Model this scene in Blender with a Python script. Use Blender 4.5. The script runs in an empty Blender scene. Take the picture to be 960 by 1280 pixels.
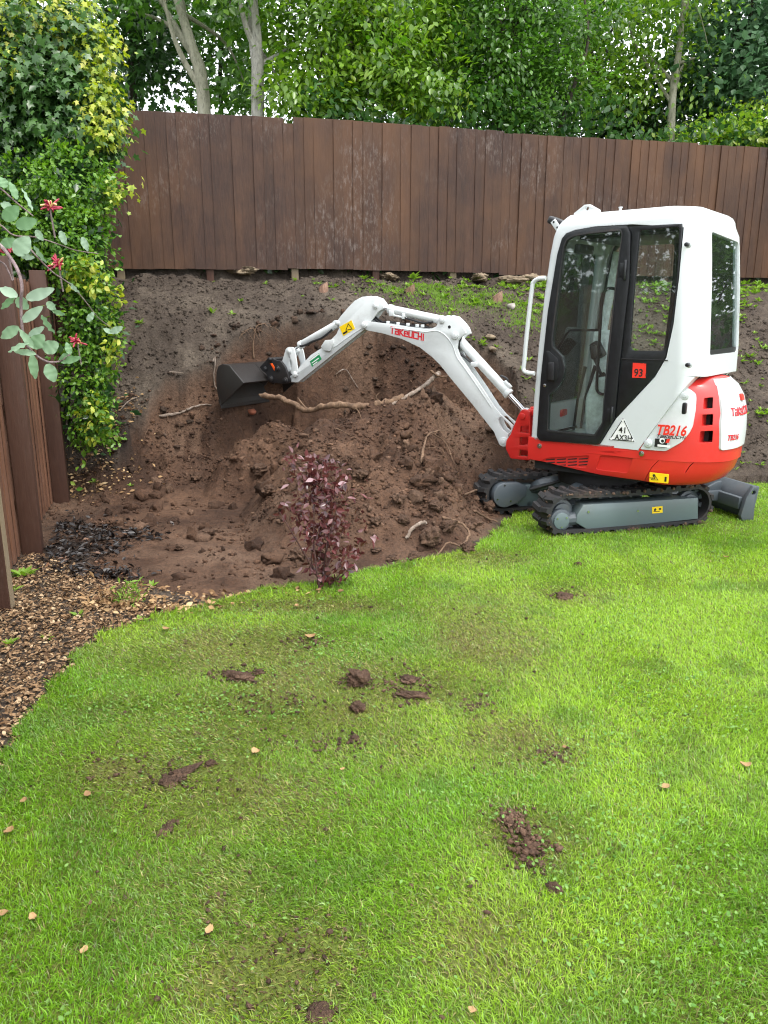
import bpy, bmesh, math, random
import numpy as np
from mathutils import Vector, Matrix
from mathutils.geometry import tessellate_polygon

SC = bpy.context.scene
COL = SC.collection
R = math.radians
PI = math.pi
random.seed(7)
RNG = np.random.default_rng(7)

# ------------------------------------------------------------------ camera
PITCH = R(14.2)
EYE = 1.6
FOC = 961.0                      # focal length in pixels of the 960x1280 photograph
cam_data = bpy.data.cameras.new('camera')
cam = bpy.data.objects.new('camera', cam_data)
COL.objects.link(cam)
cam.location = (0, 0, EYE)
cam.rotation_euler = (PI / 2 - PITCH, 0, 0)
cam_data.sensor_fit = 'VERTICAL'
cam_data.sensor_height = 36.0
cam_data.sensor_width = 27.0
cam_data.lens = FOC / 1280 * 36.0
cam_data.clip_start = 0.05
cam_data.clip_end = 2000
SC.camera = cam

# ------------------------------------------------------------------ sky, sun, exposure
SUN_EL, SUN_AZ = R(64), R(140)        # azimuth clockwise from +Y: behind the camera, to the right
world = bpy.data.worlds.new("World")
SC.world = world
world.use_nodes = True
wn, wl = world.node_tree.nodes, world.node_tree.links
wn.clear()
w_out = wn.new('ShaderNodeOutputWorld')
w_bg = wn.new('ShaderNodeBackground')
w_sky = wn.new('ShaderNodeTexSky')
w_sky.sky_type = 'NISHITA'
w_sky.sun_disc = False
w_sky.sun_elevation = SUN_EL
w_sky.sun_rotation = SUN_AZ
w_sky.dust_density = 3.0
w_mix = wn.new('ShaderNodeMix'); w_mix.data_type = 'RGBA'
w_tc = wn.new('ShaderNodeTexCoord')
w_noise = wn.new('ShaderNodeTexNoise'); w_noise.inputs['Scale'].default_value = 2.2; w_noise.inputs['Detail'].default_value = 5
w_ramp = wn.new('ShaderNodeMapRange')
w_ramp.inputs['From Min'].default_value = 0.3; w_ramp.inputs['From Max'].default_value = 0.62
w_ramp.inputs['To Min'].default_value = 0.66; w_ramp.inputs['To Max'].default_value = 0.95
wl.new(w_tc.outputs['Generated'], w_noise.inputs['Vector'])
wl.new(w_noise.outputs['Fac'], w_ramp.inputs['Value'])
wl.new(w_ramp.outputs['Result'], w_mix.inputs['Factor'])
wl.new(w_sky.outputs['Color'], w_mix.inputs['A'])
w_mix.inputs['B'].default_value = (9.6, 9.8, 10.2, 1)      # high bright cloud
wl.new(w_mix.outputs['Result'], w_bg.inputs['Color'])
w_bg.inputs['Strength'].default_value = 0.125
wl.new(w_bg.outputs['Background'], w_out.inputs['Surface'])

sun_data = bpy.data.lights.new('sun', 'SUN')
sun_data.energy = 1.0
sun_data.angle = R(16)
sun_data.color = (1.0, 0.96, 0.9)
sun = bpy.data.objects.new('sun', sun_data)
COL.objects.link(sun)
sdir = Vector((math.sin(SUN_AZ) * math.cos(SUN_EL), math.cos(SUN_AZ) * math.cos(SUN_EL), math.sin(SUN_EL)))
sun.rotation_euler = sdir.to_track_quat('Z', 'Y').to_euler()
sun.location = (6, -8, 12)

SC.view_settings.view_transform = 'Standard'
SC.view_settings.look = 'None'
SC.view_settings.exposure = 1.45
SC.view_settings.gamma = 1.0
SC.render.engine = 'CYCLES'
SC.cycles.max_bounces = 8
SC.cycles.transparent_max_bounces = 16
SC.cycles.use_denoising = True
SC.cycles.pixel_filter_type = 'BLACKMAN_HARRIS'
SC.cycles.filter_width = 1.15

# ------------------------------------------------------------------ photograph measurements -> world
CP, SP = math.cos(PITCH), math.sin(PITCH)
EYEP = Vector((0, 0, EYE))
def ray(x, y):
    u, v = x - 480, 640 - y
    return Vector((u, v * SP + FOC * CP, v * CP - FOC * SP))
def on_ground(x, y, z=0.0):
    d = ray(x, y); return EYEP + d * ((z - EYE) / d.z)
def at_depth(x, y, Y):
    d = ray(x, y); return EYEP + d * (Y / d.y)
def on_plane(x, y, p0, n):
    d = ray(x, y); return EYEP + d * ((p0 - EYEP).dot(n) / d.dot(n))

# ------------------------------------------------------------------ mesh helpers
def tag(o, label=None, cat=None, group=None, kind=None):
    if label: o['label'] = label
    if cat: o['category'] = cat
    if group: o['group'] = group
    if kind: o['kind'] = kind
    return o
def empty(name, loc=(0, 0, 0), rotz=0.0):
    o = bpy.data.objects.new(name, None); COL.objects.link(o)
    o.location = loc; o.rotation_euler = (0, 0, rotz); o.empty_display_size = 0.1
    return o
def link(name, me, mat=None, parent=None, loc=None, rotz=None):
    o = bpy.data.objects.new(name, me); COL.objects.link(o)
    if mat is not None and len(me.materials) == 0: me.materials.append(mat)
    if parent is not None: o.parent = parent
    if loc is not None: o.location = loc
    if rotz is not None: o.rotation_euler = (0, 0, rotz)
    return o
def smooth(me, ang=35):
    me.polygons.foreach_set('use_smooth', [True] * len(me.polygons))
    if ang is not None:
        try: me.set_sharp_from_angle(angle=R(ang))
        except Exception: pass
    return me
def bm_mesh(name, bm, ang=35):
    me = bpy.data.meshes.new(name)
    bm.to_mesh(me); bm.free()
    if ang: smooth(me, ang)
    return me
def np_mesh(name, V, F, attrs=None, smooth_all=False):
    """V (n,3); F (m,k) all faces of k corners; attrs {name: (n,3) or (n,) per-vertex}"""
    V = np.asarray(V, np.float32); F = np.asarray(F, np.int32)
    me = bpy.data.meshes.new(name)
    n, (m, k) = len(V), F.shape
    me.vertices.add(n); me.vertices.foreach_set('co', V.ravel())
    me.loops.add(m * k); me.loops.foreach_set('vertex_index', F.ravel())
    me.polygons.add(m)
    me.polygons.foreach_set('loop_start', np.arange(0, m * k, k, dtype=np.int32))
    if smooth_all: me.polygons.foreach_set('use_smooth', np.ones(m, bool))
    for nm, a in (attrs or {}).items():
        a = np.asarray(a, np.float32)
        if a.ndim == 1:
            at = me.attributes.new(nm, 'FLOAT', 'POINT'); at.data.foreach_set('value', a)
        else:
            at = me.attributes.new(nm, 'FLOAT_COLOR', 'POINT')
            c = np.ones((n, 4), np.float32); c[:, :3] = a; at.data.foreach_set('color', c.ravel())
    me.update(calc_edges=True); me.validate()
    return me

def bevel_sharp(bm, w, seg=2, ang=35):
    if w <= 0: return
    es = [e for e in bm.edges if len(e.link_faces) == 2 and e.calc_face_angle(0) > R(ang)]
    if es:
        bmesh.ops.bevel(bm, geom=es, offset=w, segments=seg, profile=0.5, affect='EDGES', clamp_overlap=True)

class MB:
    """collects shapes for one mesh"""
    def __init__(s): s.bm = bmesh.new()
    def box(s, c, size, rot=None, bev=0.0, seg=2):
        b = bmesh.new()
        bmesh.ops.create_cube(b, size=1.0)
        for v in b.verts: v.co = Vector((v.co.x * size[0], v.co.y * size[1], v.co.z * size[2]))
        bevel_sharp(b, bev, seg)
        M = Matrix.Translation(Vector(c)) @ (rot.to_4x4() if rot is not None else Matrix.Identity(4))
        s.merge(b, M); return s
    def merge(s, b, M=None):
        if M is not None: b.transform(M)
        me = bpy.data.meshes.new('tmp'); b.to_mesh(me); b.free()
        s.bm.from_mesh(me); bpy.data.meshes.remove(me); return s
    def prism(s, outline, y0, y1, holes=(), bev=0.0, seg=2, frame=None):
        """outline [(x,z)] extruded along local y"""
        b = bmesh.new()
        loops = [list(outline)] + [list(h) for h in holes]
        if holes:
            tri = tessellate_polygon([[Vector((p[0], p[1], 0)) for p in l] for l in loops])
            flat = [p for l in loops for p in l]
            lo = [b.verts.new((p[0], y0, p[1])) for p in flat]
            hi = [b.verts.new((p[0], y1, p[1])) for p in flat]
            for t in tri:
                try: b.faces.new([lo[i] for i in t]); b.faces.new([hi[i] for i in reversed(t)])
                except ValueError: pass
            k = 0
            for l in loops:
                n = len(l)
                for i in range(n):
                    j = (i + 1) % n
                    b.faces.new((lo[k + i], lo[k + j], hi[k + j], hi[k + i]))
                k += n
            bmesh.ops.dissolve_limit(b, angle_limit=0.01, verts=b.verts, edges=b.edges)
        else:
            l = loops[0]; n = len(l)
            lo = [b.verts.new((p[0], y0, p[1])) for p in l]
            hi = [b.verts.new((p[0], y1, p[1])) for p in l]
            b.faces.new(lo); b.faces.new(hi[::-1])
            for i in range(n):
                j = (i + 1) % n
                b.faces.new((lo[i], lo[j], hi[j], hi[i]))
        bmesh.ops.recalc_face_normals(b, faces=b.faces)
        bevel_sharp(b, bev, seg)
        s.merge(b, frame); return s
    def cyl(s, p0, p1, r0, r1=None, n=16, cap=True, bev=0.0):
        p0, p1 = Vector(p0), Vector(p1); d = p1 - p0
        b = bmesh.new()
        bmesh.ops.create_cone(b, cap_ends=cap, segments=n, radius1=r0, radius2=r0 if r1 is None else r1, depth=d.length)
        bevel_sharp(b, bev, 2, 50)
        q = d.to_track_quat('Z', 'Y').to_matrix().to_4x4()
        s.merge(b, Matrix.Translation((p0 + p1) / 2) @ q); return s
    def tube(s, pts, r, n=8, close=True):
        """tube along pts, r number or list"""
        pts = [Vector(p) for p in pts]; m = len(pts)
        rr = [r] * m if not hasattr(r, '__len__') else list(r)
        rings = []; up = Vector((0.123, 0.31, 0.94)).normalized(); prev = None
        for i in range(m):
            t = (pts[min(i + 1, m - 1)] - pts[max(i - 1, 0)])
            if t.length < 1e-9: t = Vector((0, 0, 1))
            t.normalize()
            if prev is None:
                a = t.cross(up)
                if a.length < 0.05: a = t.cross(Vector((1, 0, 0)))
            else:
                a = prev - t * prev.dot(t)
                if a.length < 1e-6: a = t.cross(up)
            a.normalize(); prev = a; bb = t.cross(a)
            rings.append([s.bm.verts.new(pts[i] + (a * math.cos(2 * PI * k / n) + bb * math.sin(2 * PI * k / n)) * rr[i]) for k in range(n)])
        for i in range(m - 1):
            for k in range(n):
                j = (k + 1) % n
                s.bm.faces.new((rings[i][k], rings[i][j], rings[i + 1][j], rings[i + 1][k]))
        if close:
            s.bm.faces.new(rings[0][::-1]); s.bm.faces.new(rings[-1])
        return s
    def mesh(s, name, ang=35):
        s.bm.normal_update()
        bmesh.ops.recalc_face_normals(s.bm, faces=s.bm.faces)
        if all(e.is_manifold for e in s.bm.edges) and s.bm.calc_volume(signed=True) < 0:
            bmesh.ops.reverse_faces(s.bm, faces=s.bm.faces)
        return bm_mesh(name, s.bm, ang)
    def build(s, name, mat, parent=None, loc=None, rotz=None, ang=35):
        return link(name, s.mesh(name, ang), mat, parent, loc, rotz)

def bez(pts, n=8):
    """Catmull-Rom through pts"""
    P = [Vector(p) for p in pts]; out = []
    for i in range(len(P) - 1):
        p0, p1, p2, p3 = P[max(i - 1, 0)], P[i], P[i + 1], P[min(i + 2, len(P) - 1)]
        for k in range(n):
            t = k / n
            out.append(0.5 * ((2 * p1) + (p2 - p0) * t + (2 * p0 - 5 * p1 + 4 * p2 - p3) * t * t + (3 * p1 - p0 - 3 * p2 + p3) * t ** 3))
    out.append(P[-1]); return out
def round_poly(pts, r, n=4):
    """round the corners of a 2D polygon; r number or list"""
    m = len(pts); out = []
    rr = [r] * m if not hasattr(r, '__len__') else r
    for i in range(m):
        p = Vector(pts[i]); a = Vector(pts[i - 1]) - p; b = Vector(pts[(i + 1) % m]) - p
        la, lb = a.length, b.length; a.normalize(); b.normalize()
        d = min(rr[i], la * 0.45, lb * 0.45)
        if d < 1e-5: out.append(tuple(p)); continue
        p1, p2 = p + a * d, p + b * d
        for k in range(n + 1):
            t = k / n; q = p1 * (1 - t) ** 2 + p * 2 * t * (1 - t) + p2 * t * t
            out.append((q.x, q.y))
    return out
def circle(cx, cz, r, n=24, a0=0.0):
    return [(cx + r * math.cos(a0 + 2 * PI * k / n), cz + r * math.sin(a0 + 2 * PI * k / n)) for k in range(n)]

def boolean(me, cutters, op='DIFFERENCE'):
    """apply boolean of several bmesh/meshes; returns a new mesh"""
    o = bpy.data.objects.new('tmp', me); COL.objects.link(o)
    cs = []
    for c in cutters:
        co = bpy.data.objects.new('tmpc', c); COL.objects.link(co); cs.append(co)
        md = o.modifiers.new('b', 'BOOLEAN'); md.operation = op; md.object = co; md.solver = 'EXACT'
    dg = bpy.context.evaluated_depsgraph_get(); dg.update()
    out = bpy.data.meshes.new_from_object(o.evaluated_get(dg), depsgraph=dg)
    for co in cs: bpy.data.objects.remove(co)
    bpy.data.objects.remove(o)
    return out

# ------------------------------------------------------------------ numpy noise
_LAT = RNG.random((256, 256)).astype(np.float32)
def vnoise(x, y):
    xi = np.floor(x).astype(int); yi = np.floor(y).astype(int)
    fx = x - xi; fy = y - yi
    fx = fx * fx * (3 - 2 * fx); fy = fy * fy * (3 - 2 * fy)
    a = _LAT[xi & 255, yi & 255]; b = _LAT[(xi + 1) & 255, yi & 255]
    c = _LAT[xi & 255, (yi + 1) & 255]; d = _LAT[(xi + 1) & 255, (yi + 1) & 255]
    return (a * (1 - fx) + b * fx) * (1 - fy) + (c * (1 - fx) + d * fx) * fy
def fbm(x, y, octv=4, gain=0.5, seed=0.0):
    s = 0; a = 1; t = 0
    for i in range(octv):
        s = s + a * vnoise(x * 2 ** i + seed * 7.3 + i * 17.1, y * 2 ** i + seed * 3.1 + i * 9.7); t += a; a *= gain
    return s / t
def sstep(a, b, x):
    t = np.clip((x - a) / (b - a), 0, 1); return t * t * (3 - 2 * t)

# ------------------------------------------------------------------ materials
class NM:
    def __init__(s, name):
        s.m = bpy.data.materials.new(name); s.m.use_nodes = True
        s.nt = s.m.node_tree; s.N = s.nt.nodes; s.L = s.nt.links
        s.b = s.N['Principled BSDF']; s.out = s.N['Material Output']
    def n(s, typ, **kw):
        nd = s.N.new(typ)
        for k, v in kw.items():
            if k in nd.inputs.keys(): nd.inputs[k].default_value = v
            else: setattr(nd, k, v)
        return nd
    def l(s, a, b): s.L.new(a, b)
    def coords(s, scale=(1, 1, 1), which='Object'):
        tc = s.n('ShaderNodeTexCoord'); mp = s.n('ShaderNodeMapping'); mp.inputs['Scale'].default_value = scale
        s.l(tc.outputs[which], mp.inputs['Vector']); return mp.outputs['Vector']
    def noise(s, vec, scale, detail=4, rough=0.55):
        nd = s.n('ShaderNodeTexNoise'); nd.inputs['Scale'].default_value = scale
        nd.inputs['Detail'].default_value = detail; nd.inputs['Roughness'].default_value = rough
        if vec is not None: s.l(vec, nd.inputs['Vector'])
        return nd.outputs['Fac']
    def ramp(s, fac, stops):
        nd = s.n('ShaderNodeValToRGB'); cr = nd.color_ramp
        while len(cr.elements) < len(stops): cr.elements.new(0.5)
        for e, (p, c) in zip(cr.elements, stops):
            e.position = p; e.color = (*c, 1) if len(c) == 3 else c
        s.l(fac, nd.inputs['Fac']); return nd.outputs['Color']
    def mixc(s, fac, a, b, mode='MIX'):
        nd = s.n('ShaderNodeMix'); nd.data_type = 'RGBA'; nd.blend_type = mode
        for k, v in (('Factor', fac), ('A', a), ('B', b)):
            if hasattr(v, 'is_linked'): s.l(v, nd.inputs[k])
            elif k == 'Factor': nd.inputs[k].default_value = v
            else: nd.inputs[k].default_value = (*v, 1) if len(v) == 3 else v
        return nd.outputs['Result']
    def rng(s, v, a, b, c, d):
        nd = s.n('ShaderNodeMapRange'); s.l(v, nd.inputs['Value'])
        for k, x in zip(('From Min', 'From Max', 'To Min', 'To Max'), (a, b, c, d)): nd.inputs[k].default_value = x
        return nd.outputs['Result']
    def bump(s, h, strength=0.3, dist=0.01, normal=None):
        nd = s.n('ShaderNodeBump'); nd.inputs['Strength'].default_value = strength; nd.inputs['Distance'].default_value = dist
        s.l(h, nd.inputs['Height'])
        if normal is not None: s.l(normal, nd.inputs['Normal'])
        s.l(nd.outputs['Normal'], s.b.inputs['Normal']); return nd.outputs['Normal']
    def base(s, c):
        if hasattr(c, 'is_linked'): s.l(c, s.b.inputs['Base Color'])
        else: s.b.inputs['Base Color'].default_value = (*c, 1)
    def set(s, **kw):
        for k, v in kw.items(): s.b.inputs[k.replace('_', ' ')].default_value = v
        return s
    def attr(s, name):
        nd = s.n('ShaderNodeAttribute'); nd.attribute_name = name; return nd

def paint(name, col, rough=0.35, coat=0.3, dirt=0.25, dirtc=(0.16, 0.11, 0.075), metal=0.0, bev=0.004):
    m = NM(name); v = m.coords()
    f = m.noise(v, 3.5, 6, 0.65); g = m.noise(v, 60, 3)
    fac = m.rng(f, 0.5, 0.78, 0, dirt)
    f2 = m.n('ShaderNodeMath', operation='MULTIPLY'); m.l(fac, f2.inputs[0]); m.l(m.rng(g, 0.35, 0.6, 0.2, 1), f2.inputs[1])
    m.base(m.mixc(f2.outputs[0], col, dirtc))
    m.l(m.rng(g, 0.3, 0.7, rough - 0.05, rough + 0.12), m.b.inputs['Roughness'])
    m.set(Coat_Weight=coat, Coat_Roughness=0.12, Metallic=metal)
    if bev:
        b = m.n('ShaderNodeBevel'); b.samples = 4; b.inputs['Radius'].default_value = bev
        m.bump(m.noise(v, 180, 2), 0.02, 0.002, b.outputs['Normal'])
    return m.m
def plain(name, col, rough=0.5, metal=0.0, var=0.25, scale=25, bump=0.05):
    m = NM(name); v = m.coords(); f = m.noise(v, scale, 4)
    m.base(m.mixc(m.rng(f, 0.3, 0.7, 0, 1), tuple(c * (1 - var) for c in col), tuple(min(1, c * (1 + var)) for c in col)))
    m.set(Roughness=rough, Metallic=metal); m.bump(f, bump, 0.003)
    return m.m

MAT = {}
MAT['white'] = paint('white_paint', (0.57, 0.60, 0.605), 0.34, 0.3, 0.13)
MAT['white_arm'] = paint('white_steel_paint', (0.62, 0.65, 0.65), 0.42, 0.2, 0.32)
MAT['red'] = paint('red_paint', (0.60, 0.022, 0.018), 0.34, 0.35, 0.12)
MAT['charcoal'] = paint('charcoal_steel', (0.060, 0.074, 0.085), 0.45, 0.1, 0.3)
MAT['undergrey'] = paint('slate_grey_steel', (0.10, 0.135, 0.14), 0.4, 0.15, 0.22)
MAT['black'] = plain('black_frame', (0.010, 0.011, 0.013), 0.35, 0, 0.3)
MAT['darkhole'] = plain('dark_interior', (0.008, 0.008, 0.009), 0.8)
MAT['hitch'] = paint('black_hitch_paint', (0.012, 0.012, 0.014), 0.4, 0.15, 0.25)
MAT['rubber'] = paint('muddy_black_rubber', (0.016, 0.016, 0.017), 0.7, 0.0, 0.85, (0.075, 0.045, 0.03), 0.0, 0)
MAT['hose'] = plain('black_hose', (0.015, 0.015, 0.016), 0.5)
MAT['steel'] = plain('bare_steel', (0.55, 0.56, 0.57), 0.25, 1.0, 0.1)
MAT['chrome'] = plain('chrome_rod', (0.8, 0.8, 0.82), 0.08, 1.0, 0.03)
MAT['bucket'] = paint('scuffed_bucket_steel', (0.045, 0.042, 0.041), 0.34, 0.05, 0.75, (0.05, 0.032, 0.024), 0.55)
MAT['seat'] = plain('seat_vinyl', (0.03, 0.032, 0.036), 0.6)
MAT['cabtrim'] = plain('grey_cab_trim', (0.55, 0.62, 0.63), 0.5)
MAT['lighttrim'] = plain('pale_cab_trim', (0.70, 0.77, 0.77), 0.45)
MAT['yellow'] = plain('yellow_sticker', (0.85, 0.58, 0.01), 0.4, 0, 0.05)
MAT['sred'] = plain('red_sticker', (0.75, 0.035, 0.02), 0.4, 0, 0.05)
MAT['green'] = plain('green_sticker', (0.015, 0.26, 0.09), 0.4, 0, 0.05)
MAT['ink'] = plain('black_print', (0.012, 0.012, 0.012), 0.5, 0, 0.05)
MAT['wprint'] = plain('white_print', (0.8, 0.8, 0.78), 0.45, 0, 0.03)
MAT['redprint'] = plain('red_print', (0.55, 0.02, 0.03), 0.4, 0, 0.05)
MAT['orange'] = plain('orange_paint', (0.75, 0.09, 0.01), 0.4, 0, 0.1)
MAT['blue'] = plain('pale_blue_plastic', (0.12, 0.36, 0.50), 0.5, 0, 0.15)

def glass_mat(name, tint, dirt=0.012):
    m = NM(name); m.N.remove(m.b)
    tr = m.n('ShaderNodeBsdfTransparent'); tr.inputs['Color'].default_value = (*tint, 1)
    gl = m.n('ShaderNodeBsdfGlossy'); gl.inputs['Roughness'].default_value = 0.015; gl.inputs['Color'].default_value = (0.9, 0.95, 0.95, 1)
    df = m.n('ShaderNodeBsdfDiffuse'); df.inputs['Color'].default_value = (0.5, 0.5, 0.47, 1)
    v = m.coords(); nz = m.noise(v, 90, 2, 0.5)
    spots = m.rng(nz, 0.70, 0.80, dirt, 0.12)
    fr = m.n('ShaderNodeFresnel'); fr.inputs['IOR'].default_value = 1.45
    frc = m.n('ShaderNodeMath', operation='MULTIPLY_ADD'); m.l(fr.outputs[0], frc.inputs[0]); frc.inputs[1].default_value = 1.0; frc.inputs[2].default_value = 0.015
    mx = m.n('ShaderNodeMixShader'); m.l(frc.outputs[0], mx.inputs[0]); m.l(tr.outputs[0], mx.inputs[1]); m.l(gl.outputs[0], mx.inputs[2])
    mx2 = m.n('ShaderNodeMixShader'); m.l(spots, mx2.inputs[0]); m.l(mx.outputs[0], mx2.inputs[1]); m.l(df.outputs[0], mx2.inputs[2])
    m.l(mx2.outputs[0], m.out.inputs['Surface'])
    return m.m
MAT['glass'] = glass_mat('green_tinted_glass', (0.935, 0.97, 0.955))
# ------------------------------------------------------------------ the lie of the land
FPHI = R(13.4)
FD = Vector((math.cos(FPHI), math.sin(FPHI), 0)); FN = Vector((math.sin(FPHI), -math.cos(FPHI), 0))
FL = at_depth(155, 336, 9.2)                      # lower left corner of the boards of the back fence
BANK_TOP = FL.z - 0.10
edge_px = [(-60, 1030), (-20, 985), (0, 955), (30, 905), (75, 845), (122, 797), (165, 782), (205, 768), (262, 754), (330, 737),
           (390, 728), (450, 716), (510, 703), (565, 692), (600, 680), (622, 662), (640, 644), (662, 628), (720, 614), (810, 609),
           (890, 606), (945, 604), (1010, 602)]
LAWN_EDGE = [on_ground(*p) for p in edge_px]
LAWN_EDGE = [Vector((-2.6, 1.0, 0)), Vector((-1.75, 1.9, 0))] + [p for p in LAWN_EDGE] + [Vector((6.5, 8.6, 0)), Vector((14, 10.6, 0))]
LAWN_EDGE = bez(LAWN_EDGE, 5)
LAWN_EDGE = [Vector((p.x + 0.025 * math.sin(i * 1.7) + 0.02 * math.sin(i * 4.1), p.y + 0.02 * math.sin(i * 2.3), 0)) for i, p in enumerate(LAWN_EDGE)]
LAWN_POLY = [(p.x, p.y) for p in LAWN_EDGE] + [(40, 10), (40, -30), (-30, -30), (-30, -1.0)]

def inside(poly, X, Y):
    r = np.zeros(X.shape, bool); n = len(poly)
    for i in range(n):
        x0, y0 = poly[i]; x1, y1 = poly[(i + 1) % n]
        if y0 == y1: continue
        c = ((y0 > Y) != (y1 > Y)) & (X < (x1 - x0) * (Y - y0) / (y1 - y0) + x0)
        r ^= c
    return r
def seg_dist(poly, X, Y, closed=False):
    d = np.full(X.shape, 1e9, np.float32); n = len(poly)
    for i in range(n if closed else n - 1):
        x0, y0 = poly[i][:2]; x1, y1 = poly[(i + 1) % n][:2]
        dx, dy = x1 - x0, y1 - y0; L = dx * dx + dy * dy + 1e-12
        t = np.clip(((X - x0) * dx + (Y - y0) * dy) / L, 0, 1)
        d = np.minimum(d, np.hypot(X - x0 - t * dx, Y - y0 - t * dy))
    return d

def fence_coords(X, Y):
    rx, ry = X - FL.x, Y - FL.y
    return rx * FD.x + ry * FD.y, rx * FN.x + ry * FN.y       # along, towards the camera
def natural(X, Y):
    t, D = fence_coords(X, Y)
    T = 2.32 + 1.08 * np.clip(t / 6.6, -0.1, 1.5)
    T = np.where(D < 0, 1.0, T)
    return BANK_TOP * np.interp(D / T, [-9, -1.6, -0.35, -0.1, 0.0, 0.2, 0.4, 0.6, 0.8, 0.96, 1.08], [1.22, 1.20, 1.16, 1.01, 1.0, 0.93, 0.75, 0.5, 0.24, 0.04, 0.0])
def march(fun, x, y, a=3.0, b=14.0):
    d = ray(x, y); d = d / d.y
    Ys = np.linspace(a, b, 1100); Z = EYE + d.z * Ys; H = fun(d.x * Ys, Ys)
    k = np.argmax(Z < H)
    if not (Z < H).any(): k = len(Ys) - 1
    return Vector((d.x * Ys[k], Ys[k], float(H[k])))
crest_px = [(130, 618), (150, 570), (165, 530), (188, 497), (215, 472), (245, 458), (268, 450), (276, 428), (300, 415), (332, 405),
            (365, 398), (402, 393), (450, 392), (500, 400), (560, 415), (608, 438), (640, 475), (664, 520)]
CREST = [march(natural, *p) for p in crest_px]
PIT = [(p.x, p.y) for p in CREST] + [(1.6, 6.9), (1.0, 5.9), (0.6, 5.2), (-1.0, 4.2), (-1.9, 4.7), (-2.3, 5.9)]
RIDGE = [at_depth(402, 526, 6.75), at_depth(432, 514, 6.85), at_depth(490, 500, 7.0), at_depth(545, 488, 7.3), at_depth(590, 500, 7.5)]
BUCKET_SOIL = at_depth(345, 528, 7.5)
HOLE = at_depth(440, 468, 8.15)
UD_A = R(15.9)                                            # heading of the undercarriage, front to rear
UD = Vector((math.cos(UD_A), math.sin(UD_A), 0)); UN = Vector((-math.sin(UD_A), math.cos(UD_A), 0))
NF = on_ground(690, 672)

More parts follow.
